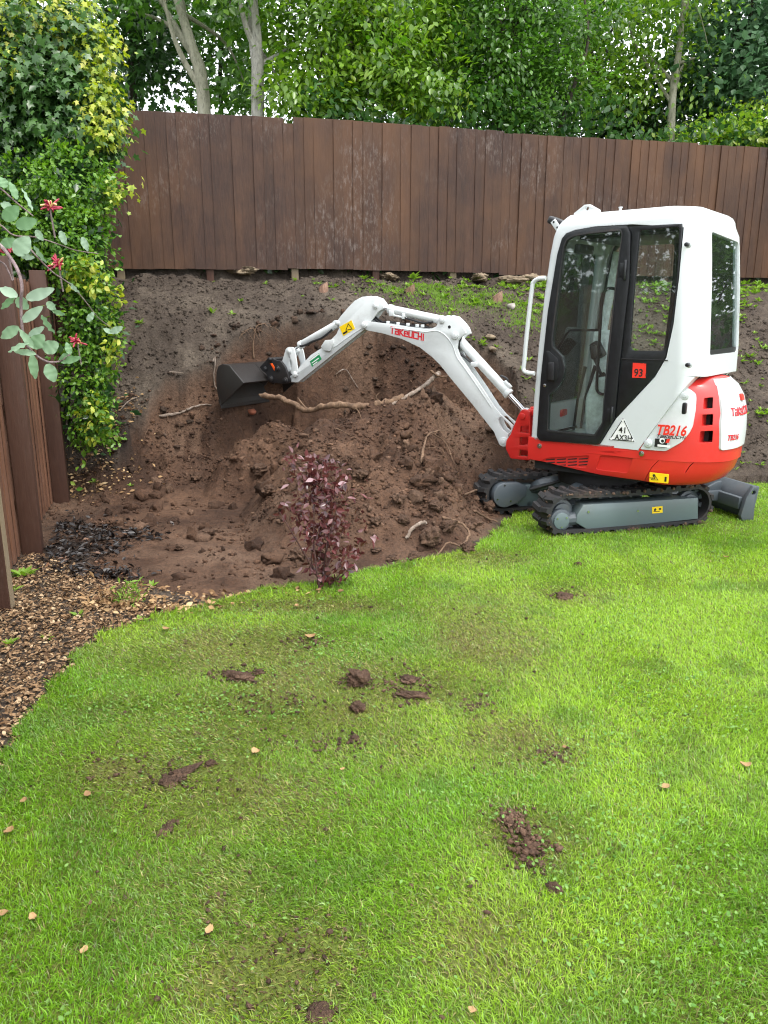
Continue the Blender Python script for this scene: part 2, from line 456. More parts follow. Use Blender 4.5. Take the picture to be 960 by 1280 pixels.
def terrain(X, Y):
    X = np.asarray(X, np.float64); Y = np.asarray(Y, np.float64)
    nat = natural(X, Y); t, D = fence_coords(X, Y)
    lawn_in = inside(LAWN_POLY, X, Y); dl = seg_dist([(p.x, p.y) for p in LAWN_EDGE], X, Y)
    off = np.where(lawn_in, 0, sstep(0.0, 0.35, dl))              # 0 on the lawn
    wx = X + 0.10 * (fbm(X * 2.1, Y * 2.1, 3, seed=3) - 0.5) * 2; wy = Y + 0.10 * (fbm(X * 2.1, Y * 2.1, 3, seed=5) - 0.5) * 2
    inp = inside(PIT, wx, wy); dc = seg_dist([(p.x, p.y) for p in CREST], wx, wy)
    # the cut: a steep face under the crest, then a bench rising to the back
    floor = np.interp(D, [0.6, 1.0, 1.4, 1.8, 2.2, 2.7, 3.1], [0.40, 0.32, 0.27, 0.20, 0.07, 0.0, -0.03])
    floor = floor + 0.22 * (fbm(X * 1.7, Y * 1.7, 3, seed=9) - 0.5) * sstep(3.0, 2.2, D)
    leftw = sstep(-1.25, -1.9, X)                                   # the left wall slopes, the back wall is steep
    niche = np.exp(-((X - HOLE.x) / 0.34) ** 2) + 0.8 * np.exp(-((X + 1.15) / 0.22) ** 2)
    steep = (1.5 + 1.6 * (fbm(X * 3.1, Y * 3.1, 2, seed=1) - 0.4) + 5.0 * niche) * (1 - leftw) + 1.9 * leftw
    terr = 0.16 * (fbm(X * 2.6 + 3, Y * 2.6, 3, seed=17) - 0.5)
    cut = np.maximum(np.minimum(floor, nat), nat - steep * dc * (1 + 1.2 * (fbm(X * 6, Y * 6, 3, seed=19) - 0.5)) - 0.24 + terr * sstep(0, 0.2, dc))
    grooves = 0.10 * (fbm(X * 11 + Y * 3, Y * 1.6 - X * 0.4, 3, seed=23) - 0.5) * sstep(-1.0, -1.5, X) * sstep(0.05, 0.2, cut)
    cut = cut + grooves
    cut = np.minimum(cut, nat - 0.02)
    hx, hy = HOLE.x, HOLE.y
    cut = cut - 0.35 * np.exp(-((X - hx) / 0.36) ** 2 - ((Y - hy - 0.15) / 0.4) ** 2)
    z = np.where(inp, cut, nat)
    # spoil heap in front of the cut
    xl = np.where(X < RIDGE[0].x, RIDGE[0].x + (X - RIDGE[0].x) * 2.3, X)
    rd = seg_dist([(p.x, p.y) for p in RIDGE], xl, Y)
    rz = np.interp(X, [p.x for p in RIDGE], [p.z for p in RIDGE])
    lump = fbm(X * 2.3, Y * 2.3, 4, seed=21) - 0.5
    front_ = np.where(Y < np.interp(X, [p.x for p in RIDGE], [p.y for p in RIDGE]), 1.0, 1.7)
    heap = rz - 0.50 * front_ * (np.sqrt(rd * rd + 0.02) - 0.14) * (1 + 0.3 * lump) + 0.26 * lump
    low = 0.17 - 0.55 * (np.sqrt((X - 0.62) ** 2 * 0.7 + (Y - 6.05) ** 2) - 0.2) + 0.2 * (fbm(X * 5, Y * 5, 3, seed=4) - 0.5)
    bk = BUCKET_SOIL; hump = bk.z - 0.9 * (np.sqrt((X - bk.x) ** 2 * 0.8 + (Y - bk.y) ** 2 + 0.02) - 0.14) + 0.3 * lump
    heap = np.maximum(np.maximum(heap, low), hump)
    a = NF + UN * 0.78; b = a + UD * 1.6
    tr = seg_dist([(a.x, a.y), (b.x, b.y)], X, Y)
    k = sstep(0.12, 0.75, tr); heap = heap * k + np.minimum(heap, 0.10) * (1 - k)
    heap = heap * sstep(0, 0.4, np.where(lawn_in, 0, dl)) - 0.02
    fresh = np.where(inp | (heap > z), 1.0, 0.0)
    z = np.maximum(z, np.where(off > 0, heap, -1))
    # roughness
    fresh = np.maximum(fresh, np.where(lawn_in, 0.0, sstep(0.32, 0.10, nat) * sstep(4.6, 5.2, Y + 0.5 * (fbm(X * 3, Y * 3, 2, seed=77) - 0.5)) * sstep(1.0, 0.0, X) * 0.8))
    fr = fresh * off
    patchy = 0.5 + 1.1 * sstep(0.4, 0.65, fbm(X * 1.5, Y * 1.5, 3, seed=22))
    rough_f = 0.16 * (fbm(X * 4.5, Y * 4.5, 3, seed=2) - 0.5) + patchy * (0.17 * (np.abs(fbm(X * 9, Y * 9, 3, seed=6) - 0.5) - 0.1) + 0.085 * (fbm(X * 24, Y * 24, 2, seed=8) - 0.5))
    flat = sstep(0.02, 0.25, z)
    rough_f = rough_f * (0.28 + 0.72 * flat)
    rough_b = 0.12 * (fbm(X * 3.2, Y * 3.2, 3, seed=12) - 0.5) + 0.075 * (fbm(X * 14, Y * 14, 3, seed=13) - 0.5) + 0.018 * (fbm(X * 45, Y * 45, 2, seed=14) - 0.5)
    z = z + off * np.where(fresh > 0.5, rough_f, rough_b * (0.4 + 0.6 * flat))
    z = z + 0.10 * np.exp(-((D - 0.12) / 0.16) ** 2) * (fbm(t * 1.3, D * 0 + 3.3, 3, seed=31) - 0.35)     # lumps along the foot of the fence
    z = np.where(lawn_in, np.minimum(z, 0.0), z)
    return z, fresh, lawn_in, off, t, D
def zat(x, y): return float(terrain(np.array([x]), np.array([y]))[0][0])
def zmany(X, Y): return terrain(np.asarray(X), np.asarray(Y))[0]
def hit(x, y): return march(lambda a, b: terrain(a, b)[0], x, y)

# ------------------------------------------------------------------ ground sheet
def soil_material():
    m = NM('soil'); v = m.coords()
    n1 = m.noise(v, 2.0, 5, 0.6); n2 = m.noise(v, 22, 6, 0.7); n3 = m.noise(v, 90, 4, 0.7)
    fresh = m.ramp(n1, [(0.30, (0.050, 0.025, 0.015)), (0.48, (0.108, 0.057, 0.034)), (0.68, (0.190, 0.106, 0.064))])
    bank = m.ramp(n1, [(0.3, (0.055, 0.040, 0.030)), (0.5, (0.098, 0.075, 0.057)), (0.72, (0.165, 0.132, 0.100))])
    c = m.mixc(m.attr('fresh').outputs['Fac'], bank, fresh)
    c = m.mixc(m.attr('tan_soil').outputs['Fac'], c, (0.235, 0.145, 0.095))
    c = m.mixc(m.attr('wet').outputs['Fac'], c, (0.020, 0.015, 0.013))
    c = m.mixc(m.rng(n2, 0.3, 0.7, 0, 1), m.mixc(0.4, c, (0.0, 0.0, 0.0)), c)
    c = m.mixc(m.rng(n3, 0.58, 0.75, 0, 0.4), c, (0.24, 0.19, 0.15))
    n4 = m.noise(v, 48, 5, 0.75); c = m.mixc(m.rng(n4, 0.34, 0.52, 0.5, 0), c, (0.012, 0.008, 0.006))
    tn = m.n('ShaderNodeMath', operation='ADD'); m.l(m.attr('tone').outputs['Fac'], tn.inputs[0]); tn.inputs[1].default_value = 1.0
    hs = m.n('ShaderNodeHueSaturation'); m.l(tn.outputs[0], hs.inputs['Value']); m.l(c, hs.inputs['Color']); c = hs.outputs['Color']
    m.base(m.mixc(m.attr('moss').outputs['Fac'], c, (0.09, 0.15, 0.02)))
    m.l(m.rng(n2, 0.3, 0.7, 0.75, 0.95), m.b.inputs['Roughness'])
    m.set(Specular_IOR_Level=0.25)
    a = m.bump(n2, 0.9, 0.035); m.bump(n3, 0.8, 0.014, a)
    return m.m
MAT['soil'] = soil_material()

def axis(a, b, step, far):
    fine = list(np.arange(a, b + 1e-6, step)); lo = []; hi = []; s = step; x = a
    while x > -far: s *= 1.3; x -= s; lo.append(x)
    s = step; x = b
    while x < far: s *= 1.3; x += s; hi.append(x)
    return np.array(lo[::-1] + fine + hi)
gx, gyv = axis(-3.7, 5.0, 0.02, 300), axis(3.4, 11.0, 0.02, 300)
GX, GY = np.meshgrid(gx, gyv, indexing='ij')
GZ, gfresh, glawn, goff, gt, gD = terrain(GX, GY)
GZ = np.where(glawn, -0.02, GZ)
nx, ny = GX.shape
idx = np.arange(nx * ny).reshape(nx, ny)
gf = np.stack([idx[:-1, :-1], idx[1:, :-1], idx[1:, 1:], idx[:-1, 1:]], -1).reshape(-1, 4)
tan_soil = gfresh * sstep(0.52, 0.72, fbm(GX * 1.1 + 4, GY * 1.1, 4, seed=41)) * 0.75
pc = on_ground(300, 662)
pw = hit(232, 555); tan_soil = np.maximum(tan_soil, gfresh * 0.75 * np.exp(-(((GX - pw.x) / 0.22) ** 2 + ((GY - pw.y) / 0.3) ** 2)) * sstep(0.35, 0.55, fbm(GX * 9, GY * 3, 3, seed=45)))  # extra streaky tan patch on the left wall of the cut
pf = on_ground(230, 690); tan_soil = np.maximum(tan_soil, gfresh * 0.4 * np.exp(-(((GX - pf.x) / 0.9) ** 2 + ((GY - pf.y) / 0.6) ** 2)) * sstep(0.4, 0.6, fbm(GX * 4, GY * 6, 4, seed=46)))
tan_soil = np.maximum(tan_soil, gfresh * 0.6 * np.exp(-(((GX - pc.x) / 0.55) ** 2 + ((GY - pc.y) / 0.16) ** 2)) * sstep(0.3, 0.6, fbm(GX * 9, GY * 9, 3, seed=44)))
wet = np.zeros_like(GX)
for (px, py, sx, sy, amp) in ((95, 690, 0.33, 0.42, 0.95), (150, 605, 0.35, 0.2, 0.8), (110, 660, 0.45, 0.25, 0.8), (115, 715, 0.25, 0.12, 0.95), (150, 660, 0.3, 0.12, 0.7)):
    p = on_ground(px, py); wet = np.maximum(wet, amp * np.exp(-((GX - p.x) / sx) ** 2 - ((GY - p.y) / sy) ** 2))
wet = wet * sstep(0.36, 0.56, fbm(GX * 6, GY * 6, 4, seed=51) * 0.5 + wet * 0.35)
gfresh2 = gfresh * sstep(-0.1, 0.35, np.where(goff > 0, goff, 0))
moss = np.zeros_like(GX)
for (px, py, sx, sy) in ((545, 368, 0.5, 0.22), (610, 378, 0.4, 0.15), (470, 362, 0.3, 0.1)):
    p = march(natural, px, py); moss = np.maximum(moss, np.exp(-((GX - p.x) / sx) ** 2 - ((GY - p.y) / sy) ** 2))
moss_w = moss.copy()
moss = moss * sstep(0.42, 0.6, fbm(GX * 7, GY * 7, 4, seed=61)) * 0.9
far = sstep(0.2, 1.5, -gD)
moss = np.maximum(moss, far * 0.5)
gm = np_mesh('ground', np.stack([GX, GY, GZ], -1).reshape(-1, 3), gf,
             {'fresh': gfresh2.ravel(), 'tan_soil': tan_soil.ravel(), 'wet': wet.ravel(), 'moss': moss.ravel()}, True)
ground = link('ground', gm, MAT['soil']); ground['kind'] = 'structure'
def in_soil(x, y): return not bool(inside(LAWN_POLY, np.array([x]), np.array([y]))[0])

# lawn: a turf sheet on the ground, with its cut edge turned down
lawn_out = [Vector((x, y, 0)) for x, y in LAWN_POLY]
tri = tessellate_polygon([lawn_out])
bm = bmesh.new()
lv = [bm.verts.new((p.x, p.y, 0.004)) for p in lawn_out]
lo = [bm.verts.new((p.x, p.y, -0.06)) for p in lawn_out]
for t in tri: bm.faces.new([lv[i] for i in t])
for i in range(len(lv)):
    j = (i + 1) % len(lv); bm.faces.new((lv[i], lv[j], lo[j], lo[i]))
bmesh.ops.recalc_face_normals(bm, faces=bm.faces)
m = NM('turf_thatch'); v = m.coords()
m.base(m.mixc(m.rng(m.noise(v, 1.6, 4), 0.35, 0.65, 0, 1), m.ramp(m.noise(v, 120, 4, 0.7), [(0.3, (0.035, 0.065, 0.008)), (0.7, (0.11, 0.19, 0.02))]),
              m.ramp(m.noise(v, 120, 4, 0.7), [(0.3, (0.05, 0.055, 0.014)), (0.7, (0.17, 0.17, 0.045))])))
m.set(Roughness=0.9, Specular_IOR_Level=0.2)
m.bump(m.noise(v, 200, 3), 0.6, 0.01)
lawn = link('lawn', bm_mesh('lawn', bm, None), m.m); lawn['kind'] = 'structure'

# ------------------------------------------------------------------ fences
def wood_material(name, dark, mid, warm, scuff, rlo=0.84, rhi=1.14):
    m = NM(name); v = m.coords((1, 1, 0.12)); v2 = m.coords((1, 1, 0.35))
    oi = m.n('ShaderNodeObjectInfo')
    add = m.n('ShaderNodeVectorMath', operation='ADD'); m.l(v, add.inputs[0])
    sc = m.n('ShaderNodeVectorMath', operation='SCALE'); m.l(oi.outputs['Location'], sc.inputs[0]); sc.inputs['Scale'].default_value = 3.7
    m.l(sc.outputs[0], add.inputs[1])
    add2 = m.n('ShaderNodeVectorMath', operation='ADD'); m.l(v2, add2.inputs[0]); m.l(oi.outputs['Location'], add2.inputs[1])
    grain = m.noise(add.outputs[0], 55, 5, 0.7); broad = m.noise(add2.outputs[0], 1.3, 4, 0.6); blot = m.noise(add2.outputs[0], 26, 6, 0.8)
    gpos = m.n('ShaderNodeNewGeometry'); broad2 = m.noise(gpos.outputs['Position'], 0.75, 3, 0.6)
    c = m.mixc(m.rng(grain, 0.3, 0.7, 0, 1), dark, mid)
    c = m.mixc(m.rng(broad, 0.45, 0.68, 0, 0.8), c, warm); c = m.mixc(m.rng(m.noise(gpos.outputs['Position'], 1.1, 4, 0.6), 0.45, 0.7, 0, 0.55), c, warm)
    rv = m.rng(oi.outputs['Random'], 0, 1, rlo, rhi)
    hs = m.n('ShaderNodeHueSaturation'); m.l(rv, hs.inputs['Value']); m.l(c, hs.inputs['Color'])
    f = m.n('ShaderNodeMath', operation='MULTIPLY'); m.l(m.rng(blot, 0.50, 0.66, 0, 1), f.inputs[0]); m.l(m.rng(broad2, 0.50, 0.66, 0.03, scuff), f.inputs[1])
    m.base(m.mixc(f.outputs[0], hs.outputs['Color'], (0.25, 0.21, 0.19)))
    m.set(Roughness=0.62, Specular_IOR_Level=0.35)
    m.bump(grain, 0.35, 0.006)
    return m.m
MAT['fence'] = wood_material('stained_fence_board', (0.027, 0.0125, 0.0080), (0.055, 0.0252, 0.0155), (0.104, 0.047, 0.0200), 0.45, 0.9, 1.08)
MAT['fence_left'] = wood_material('brown_fence_board', (0.070, 0.032, 0.018), (0.135, 0.062, 0.036), (0.185, 0.088, 0.050), 0.3)
MAT['fence_post'] = wood_material('brown_fence_post', (0.045, 0.021, 0.014), (0.075, 0.034, 0.022), (0.085, 0.040, 0.025), 0.15)
MAT['pale_wood'] = wood_material('weathered_timber', (0.16, 0.12, 0.08), (0.25, 0.20, 0.13), (0.22, 0.17, 0.10), 0.4)

bf = tag(empty('board_fence', (FL.x, FL.y, BANK_TOP), FPHI), 'long dark brown feather-edge board fence along the top of the soil bank', 'fence')
def board_mesh(w, h, seed, z0=0.0):
    rr = random.Random(seed); b = MB()
    t0, t1 = 0.012, 0.008                                  # feather edge: thick one side, thin the other
    n = 4; prof = []
    bow = rr.uniform(-0.006, 0.006)
    for i, zz in enumerate(np.linspace(z0, z0 + h, n)):
        y = bow * math.sin(PI * i / (n - 1))
        prof.append([(-w / 2, y - t0, zz), (w / 2, y - t1, zz + rr.uniform(-.004, .004) * (i == n - 1)), (w / 2, y, zz), (-w / 2, y + 0.0, zz)])
    vs = [[b.bm.verts.new(p) for p in ring] for ring in prof]
    for i in range(n - 1):
        for k in range(4):
            j = (k + 1) % 4; b.bm.faces.new((vs[i][k], vs[i][j], vs[i + 1][j], vs[i + 1][k]))
    b.bm.faces.new(vs[0]); b.bm.faces.new(vs[-1])
    return b.mesh('board', None)
BW = 0.117
bmeshes = [board_mesh(BW + 0.016, 1.66, s) for s in range(7)]
t = -1.6; i = 0
top_step = lambda t: 0.012 * math.sin(t * 0.9) + (0.018 if 1.85 < t < 4.6 else 0) - (0.02 if t > 7.2 else 0)
while t < 13.0:
    o = link('board', bmeshes[random.randrange(7)], MAT['fence'], bf)
    o.location = (t, random.uniform(-0.002, 0.002), 0.10 + random.uniform(-0.005, 0.005) + top_step(t))
    o.rotation_euler = (random.uniform(-0.004, 0.004), random.uniform(-0.005, 0.005), R(1.5) + random.uniform(-0.006, 0.006))
    if 1.84 < t < 1.96: o.scale = (0.9, 1, 0.955)           # the short board by the notch
    t += BW + random.uniform(-0.004, 0.006); i += 1
for k in range(15):
    tt = -1.4 + 1.0 * k
    link('post', MB().box((tt + 0.36, 0.065, 0.45), (0.085, 0.085, 1.6), bev=0.004).mesh('post'), MAT['pale_wood'] if k % 2 else MAT['fence_post'], bf)
for zz in (0.32, 0.95, 1.55):
    link('rail', MB().box((5.7, 0.028, zz + 0.07), (14.4, 0.04, 0.075), bev=0.003).mesh('rail'), MAT['fence_post'], bf)

# the nearer fence down the left-hand side
PA, PB, PC = on_ground(12, 767), on_ground(57, 692), on_ground(85, 628)
ld = (PC - PA); ld.z = 0; ld.normalize()
LA = math.atan2(ld.y, ld.x)
lf = tag(empty('closeboard_fence', (PA.x, PA.y, 0), LA), 'brown side fence with square posts running up to the ivy', 'fence')
def along(p): return (p - PA).dot(ld)
posts = [along(PA) - 3.9, along(PA) - 2.6, along(PA) - 1.3, along(PA), along(PB), along(PC), along(PC) + 1.35, along(PC) + 2.6]
LH = 1.87
def lift(s): return max(0.0, zat(*(PA + ld * s)[:2]) - 0.02)
for k, s in enumerate(posts):
    o = link('post', MB().box((0, 0.055, LH / 2 + 0.03), (0.10, 0.13, LH + 0.16), bev=0.006).mesh('post'), MAT['fence_post'], lf)
    o.location = (s + 0.05, 0, lift(s))
    if k == 3:
        o['label'] = 'nearest post with a pale worn side'
        link('worn_side', MB().box((0, -0.0115, LH / 2 + 0.02), (0.094, 0.004, LH + 0.12)).mesh('worn_side'), MAT['pale_wood'], o)
s = posts[0] - 0.5; k = 0
lb = [board_mesh(0.098, LH, 50 + q) for q in range(5)]
while s < posts[-1] + 0.4:
    o = link('board', lb[k % 5], MAT['fence_left'], lf)
    o.location = (s, 0.150 if k % 2 else 0.128, 0.02 + lift(s) + random.uniform(-0.01, 0.01))
    o.rotation_euler = (0, random.uniform(-0.006, 0.006), R(random.uniform(-3, 3)))
    s += 0.074; k += 1
for zz in (0.35, 1.0, 1.6):
    o = link('rail', MB().box((0, 0.172, zz), (posts[5] - posts[0] + 0.2, 0.035, 0.08), bev=0.003).mesh('rail'), MAT['fence_post'], lf)
    o.location = ((posts[5] + posts[0]) / 2, 0, 0)
# ------------------------------------------------------------------ excavator
MID = 0.675
XC = NF + UD * MID + UN * 0.5; XC.z = 0
UPA, BOA = R(-39), R(-31)
UA = Vector((math.cos(UPA), math.sin(UPA), 0)); UW = Vector((-math.sin(UPA), math.cos(UPA), 0))    # rearwards, away
BA = Vector((math.cos(BOA), math.sin(BOA), 0)); BWD = Vector((-math.sin(BOA), math.cos(BOA), 0))
KP = XC - UA * 0.62                                                                                # swing post
def S(x, y, off=0.47):
    p = on_plane(x, y, XC - UW * off, UW); return ((p - XC).dot(UA), p.z)
def SR(x, y, back=0.86):
    p = on_plane(x, y, XC + UA * back, UA); return ((p - XC).dot(UW), p.z)
def B(x, y, off=0.08):
    p = on_plane(x, y, KP - BWD * off, BWD); return ((p - KP).dot(BA), p.z)
def T(x, y):
    p = on_plane(x, y, NF, UN); return ((p - XC).dot(UD), p.z)
def sl(pts, off=0.47): return [S(x, y, off) for x, y in pts]
def bl(pts, off=0.08): return [B(x, y, off) for x, y in pts]
def crop(x0, y0, k, pts): return [(x0 + x / k, y0 + y / k) for x, y in pts]

ex = tag(empty('excavator', XC), 'compact white and red tracked digger parked on the lawn edge, reaching into the dug bank', 'excavator')
def up(b, name, mat, parent=None, ang=35):
    if parent is None: return b.build(name, mat, ex, (0, 0, 0), UPA, ang)
    return b.build(name, mat, parent, None, None, ang)
def bo(b, name, mat, parent=None, ang=35):
    if parent is None: return b.build(name, mat, ex, KP - XC, BOA, ang)
    return b.build(name, mat, parent, None, None, ang)
def un(b, name, mat, parent=None, ang=35):
    if parent is None: return b.build(name, mat, ex, (0, 0, 0), UD_A, ang)
    return b.build(name, mat, parent, None, None, ang)

# --- lettering
GLYPH = {'T': [[(0, 1), (1, 1)], [(.5, 1), (.5, 0)]], 'TK': [[(0, 1), (1, 1)], [(.42, 1), (.42, 0)]],
         'a': [[(.08, .78), (.92, .78), (.92, 0), (0, 0), (0, .42), (.92, .42)]], 'K': [[(0, 1), (0, 0)], [(.9, 1), (.05, .5), (.95, 0)]],
         'e': [[(0, .42), (.95, .42), (.95, .78), (0, .78), (0, 0), (.92, 0)]], 'U': [[(0, 1), (0, 0), (.92, 0), (.92, 1)]],
         'C': [[(.95, 1), (0, 1), (0, 0), (.95, 0)]], 'H': [[(0, 1), (0, 0)], [(.92, 1), (.92, 0)], [(0, .5), (.92, .5)]], 'I': [[(.1, 1), (.1, 0)]]}
def word_strokes(b, x, z, dirx, dirz, h, w, th, y, letters=('TK', 'a', 'K', 'e', 'U', 'C', 'H', 'I'), thick=0.0015, gap=0.38):
    """stroke lettering laid in the local xz plane at height y; dirx / dirz 2D unit vectors"""
    cx = 0.0
    for L in letters:
        for st in GLYPH[L]:
            for (ax, az), (bx, bz) in zip(st[:-1], st[1:]):
                A = Vector((x + dirx[0] * (cx + ax * w) + dirz[0] * az * h, z + dirx[1] * (cx + ax * w) + dirz[1] * az * h))
                Bp = Vector((x + dirx[0] * (cx + bx * w) + dirz[0] * bz * h, z + dirx[1] * (cx + bx * w) + dirz[1] * bz * h))
                d = (Bp - A).normalized(); nn = Vector((-d.y, d.x)) * th / 2; A = A - d * th / 2; Bp = Bp + d * th / 2
                o = random.uniform(0, 0.0003)
                b.prism([(A + nn)[:], (A - nn)[:], (Bp - nn)[:], (Bp + nn)[:]], y - thick - o, y)
        cx += (w + gap * w) if L != 'I' else w * 0.5
    return cx
def text_mesh(txt, size, shear=0.0, bold=0.0, extrude=0.0008, sx=1.0):
    cu = bpy.data.curves.new('t', 'FONT'); cu.body = txt; cu.size = size; cu.extrude = extrude; cu.shear = shear; cu.offset = bold; cu.resolution_u = 3
    o = bpy.data.objects.new('t', cu); COL.objects.link(o)
    dg = bpy.context.evaluated_depsgraph_get(); dg.update()
    me = bpy.data.meshes.new_from_object(o.evaluated_get(dg), depsgraph=dg)
    bpy.data.objects.remove(o)
    me.transform(Matrix.Diagonal((sx, 1, 1, 1))); return me
def text_on(txt, size, x, y, z, mat, parent, name='lettering', yaw=0.0, rot=0.0, **kw):
    """text standing in the local xz plane, facing -y (yaw turns it about z)"""
    me = text_mesh(txt, size, **kw)
    me.transform(Matrix.Translation((x, y, z)) @ Matrix.Rotation(yaw, 4, 'Z') @ Matrix.Rotation(PI / 2, 4, 'X') @ Matrix.Rotation(rot, 4, 'Z'))
    return link(name, me, mat, parent)

# --- cab shell: a rounded box lofted through heights, hollowed and cut
def plan(xf, xr, w, ch_f, ch_r, n=5):
    """outline of the cab in plan, corners rounded; front xf, rear xr, half width w"""
    pts = [(xf, -w), (xr - ch_r[0], -w), (xr, -w + ch_r[1]), (xr, w - 0.035), (xr - 0.03, w), (xf, w)]
    return round_poly(pts, [ch_f, 0.05, 0.05, 0.05, 0.05, ch_f], n)
def loft(levels, cap=True):
    b = MB(); rings = []
    for z, pl in levels: rings.append([b.bm.verts.new((x, y, z)) for x, y in pl])
    n = len(rings[0])
    for i in range(len(rings) - 1):
        for k in range(n):
            j = (k + 1) % n; b.bm.faces.new((rings[i][k], rings[i][j], rings[i + 1][j], rings[i + 1][k]))
    b.bm.faces.new(rings[0]); b.bm.faces.new(rings[-1])
    return b
z0, zr = 0.672, 2.262
front = lambda z: np.interp(z, [0.67, 1.0, 1.3, 1.6, 1.8, 2.0, 2.13, 2.23, 2.28, 2.31], [-0.400, -0.392, -0.380, -0.360, -0.343, -0.322, -0.305, -0.282, -0.245, -0.17])
rear = lambda z: np.interp(z, [0.67, 1.2, 1.4, 1.8, 2.15, 2.2, 2.24], [0.865, 0.865, 0.857, 0.825, 0.785, 0.775, 0.75])
def cablev(inset=0.0, top=0.0):
    L = []
    for z in (z0 - 0.01 + inset * 0.0, 1.0, 1.4, 1.8, 2.05, 2.18):
        L.append((z, plan(front(z) + inset, rear(z) - inset, 0.47 - inset, 0.04, (0.115, 0.14))))
    for z, d in ((2.245, 0.002), (2.280, 0.010), (2.308, 0.027), (2.327, 0.058), (2.338, 0.12)):
        L.append((z - top, plan(front(min(z, 2.29)) + d * 0.3 + inset, rear(min(z, 2.24)) - d * 0.8 - inset, 0.47 - d - inset, 0.04, (0.11, 0.14))))
    return L
shell = loft(cablev()).mesh('cab_shell', None)
core = loft([(z - (0.03 if z < 0.8 else 0), p) for z, p in cablev(0.045, 0.05)]).mesh('core', None)
seamF, seamR = S(662.5, 549), S(798, 561.5)
# traced openings
door_px = crop(650, 420, 6.4, [(140, 805), (165, 838), (640, 868), (770, 660)]) + [(819, 471), (833, 447), (842, 405), (849, 345), (854, 284)] + crop(650, 240, 6.4, [(900, 258), (600, 275), (440, 303), (370, 330), (335, 372), (300, 500), (225, 960)]) + crop(650, 420, 6.4, [(170, 330)])
opening = sl(door_px)
def cutter(poly, y0, y1): return MB().prism(poly, y0, y1).mesh('cut', None)
cuts = [core, cutter(opening, -0.6, -0.40), cutter(opening, 0.40, 0.6)]
# rear window
rw = [(-0.275, 1.345), (0.40, 1.345), (0.415, 1.60), (0.40, 2.14), (-0.245, 2.165), (-0.27, 1.7)]
def rear_prism(poly, x0, x1, r=0.035):
    b = MB(); pl = round_poly(poly, r, 4)
    b.prism(pl, x0, x1); b.bm.transform(Matrix(((0, 1, 0, 0), (1, 0, 0, 0), (0, 0, 1, 0), (0, 0, 0, 1))))
    return b
cuts.append(rear_prism(rw, 0.66, 1.2).mesh('cut', None))
# windscreen
cuts.append(rear_prism([(-0.38, 0.92), (0.38, 0.92), (0.36, 2.10), (-0.36, 2.10)], -0.8, -0.24, 0.05).mesh('cut', None))
# lower rear cut away along the sloping seam of the engine cover
lowcut = [(S(798, 562)[0], 0.5), S(798, 562), S(864, 472), (0.74, 1.21), (1.3, 1.16), (1.3, 0.5)]
cuts.append(cutter(lowcut, -0.7, 0.7))
me = boolean(shell, cuts); smooth(me, 30)
cab = link('cab', me, MAT['white'], ex, (0, 0, 0), UPA)
up(MB().prism([(-0.17, 2.30), (0.04, 2.30), (0.03, 2.35), (-0.045, 2.392), (-0.085, 2.392), (-0.165, 2.34)], -0.40, -0.375, holes=[circle(-0.065, 2.365, 0.015, 14)], bev=0.003), 'lifting_eye', MAT['white'], cab)
up(MB().prism([(-0.17, 2.30), (0.04, 2.30), (0.03, 2.35), (-0.045, 2.392), (-0.085, 2.392), (-0.165, 2.34)], 0.375, 0.40, holes=[circle(-0.065, 2.365, 0.015, 14)], bev=0.003), 'lifting_eye', MAT['white'], cab)
up(MB().cyl((0.18, -0.38, 2.30), (0.18, -0.38, 2.352), 0.010).cyl((0.18, -0.38, 2.350), (0.18, -0.38, 2.358), 0.014), 'roof_bolt', MAT['white'], cab)
for q in (S(861, 306), S(862, 456)):
    up(MB().cyl((q[0], -0.468, q[1]), (q[0], -0.478, q[1]), 0.022, n=20, bev=0.003), 'latch_washer', MAT['white'], cab)
    up(MB().cyl((q[0] - 0.004, -0.478, q[1]), (q[0] - 0.004, -0.515, q[1]), 0.014, n=16, bev=0.004), 'window_latch', MAT['black'], cab)
up(MB().box((0.14, 0, 0.69), (0.98, 0.86, 0.03)), 'cab_floor', MAT['cabtrim'], cab)

# --- door: black frame round green-tinted glass
fo = round_poly(sl(crop(650, 420, 6.4, [(142, 800), (168, 836), (636, 866), (762, 655), (800, 250)]) + crop(650, 240, 6.4, [(880, 700), (890, 330), (860, 268), (600, 283), (445, 308), (375, 335), (342, 376), (306, 500), (230, 960)]) + crop(650, 420, 6.4, [(174, 330)])), 0.015, 3)
gl_px = crop(650, 420, 6.4, [(228, 752), (602, 788), (665, 690), (682, 450), (712, 100)]) + crop(650, 240, 6.4, [(775, 700), (822, 345), (805, 310), (600, 330), (440, 355), (385, 385), (360, 440), (325, 700), (268, 1190)]) + crop(650, 420, 6.4, [(272, 85), (345, 165), (366, 255), (352, 335), (310, 400), (242, 465)])
gi = round_poly(sl(gl_px), 0.012, 3)
door = up(MB().prism(fo, -0.487, -0.452, holes=[gi], bev=0.005), 'door', MAT['black'])
def grow(poly, d):
    c = Vector((sum(p[0] for p in poly) / len(poly), sum(p[1] for p in poly) / len(poly)))
    return [tuple(c + (Vector(p) - c) * (1 + d / max(0.05, (Vector(p) - c).length))) for p in poly]
up(MB().prism(grow(gi, 0.012), -0.470, -0.464), 'door_glass', MAT['glass'], door)
gi2 = grow(gi, 0.014)
up(MB().prism(gi2, -0.4905, -0.486, holes=[grow(gi, -0.001)], bev=0.002), 'glass_seal', MAT['rubber'], door)
hs = sl(crop(650, 420, 6.4, [(215, 120), (240, 118), (310, 180), (322, 250), (310, 330), (290, 372), (222, 362)]))
hp = round_poly(hs, 0.015, 3)
up(MB().prism(hp, -0.492, -0.486, bev=0.003), 'handle_plate', MAT['black'], door)
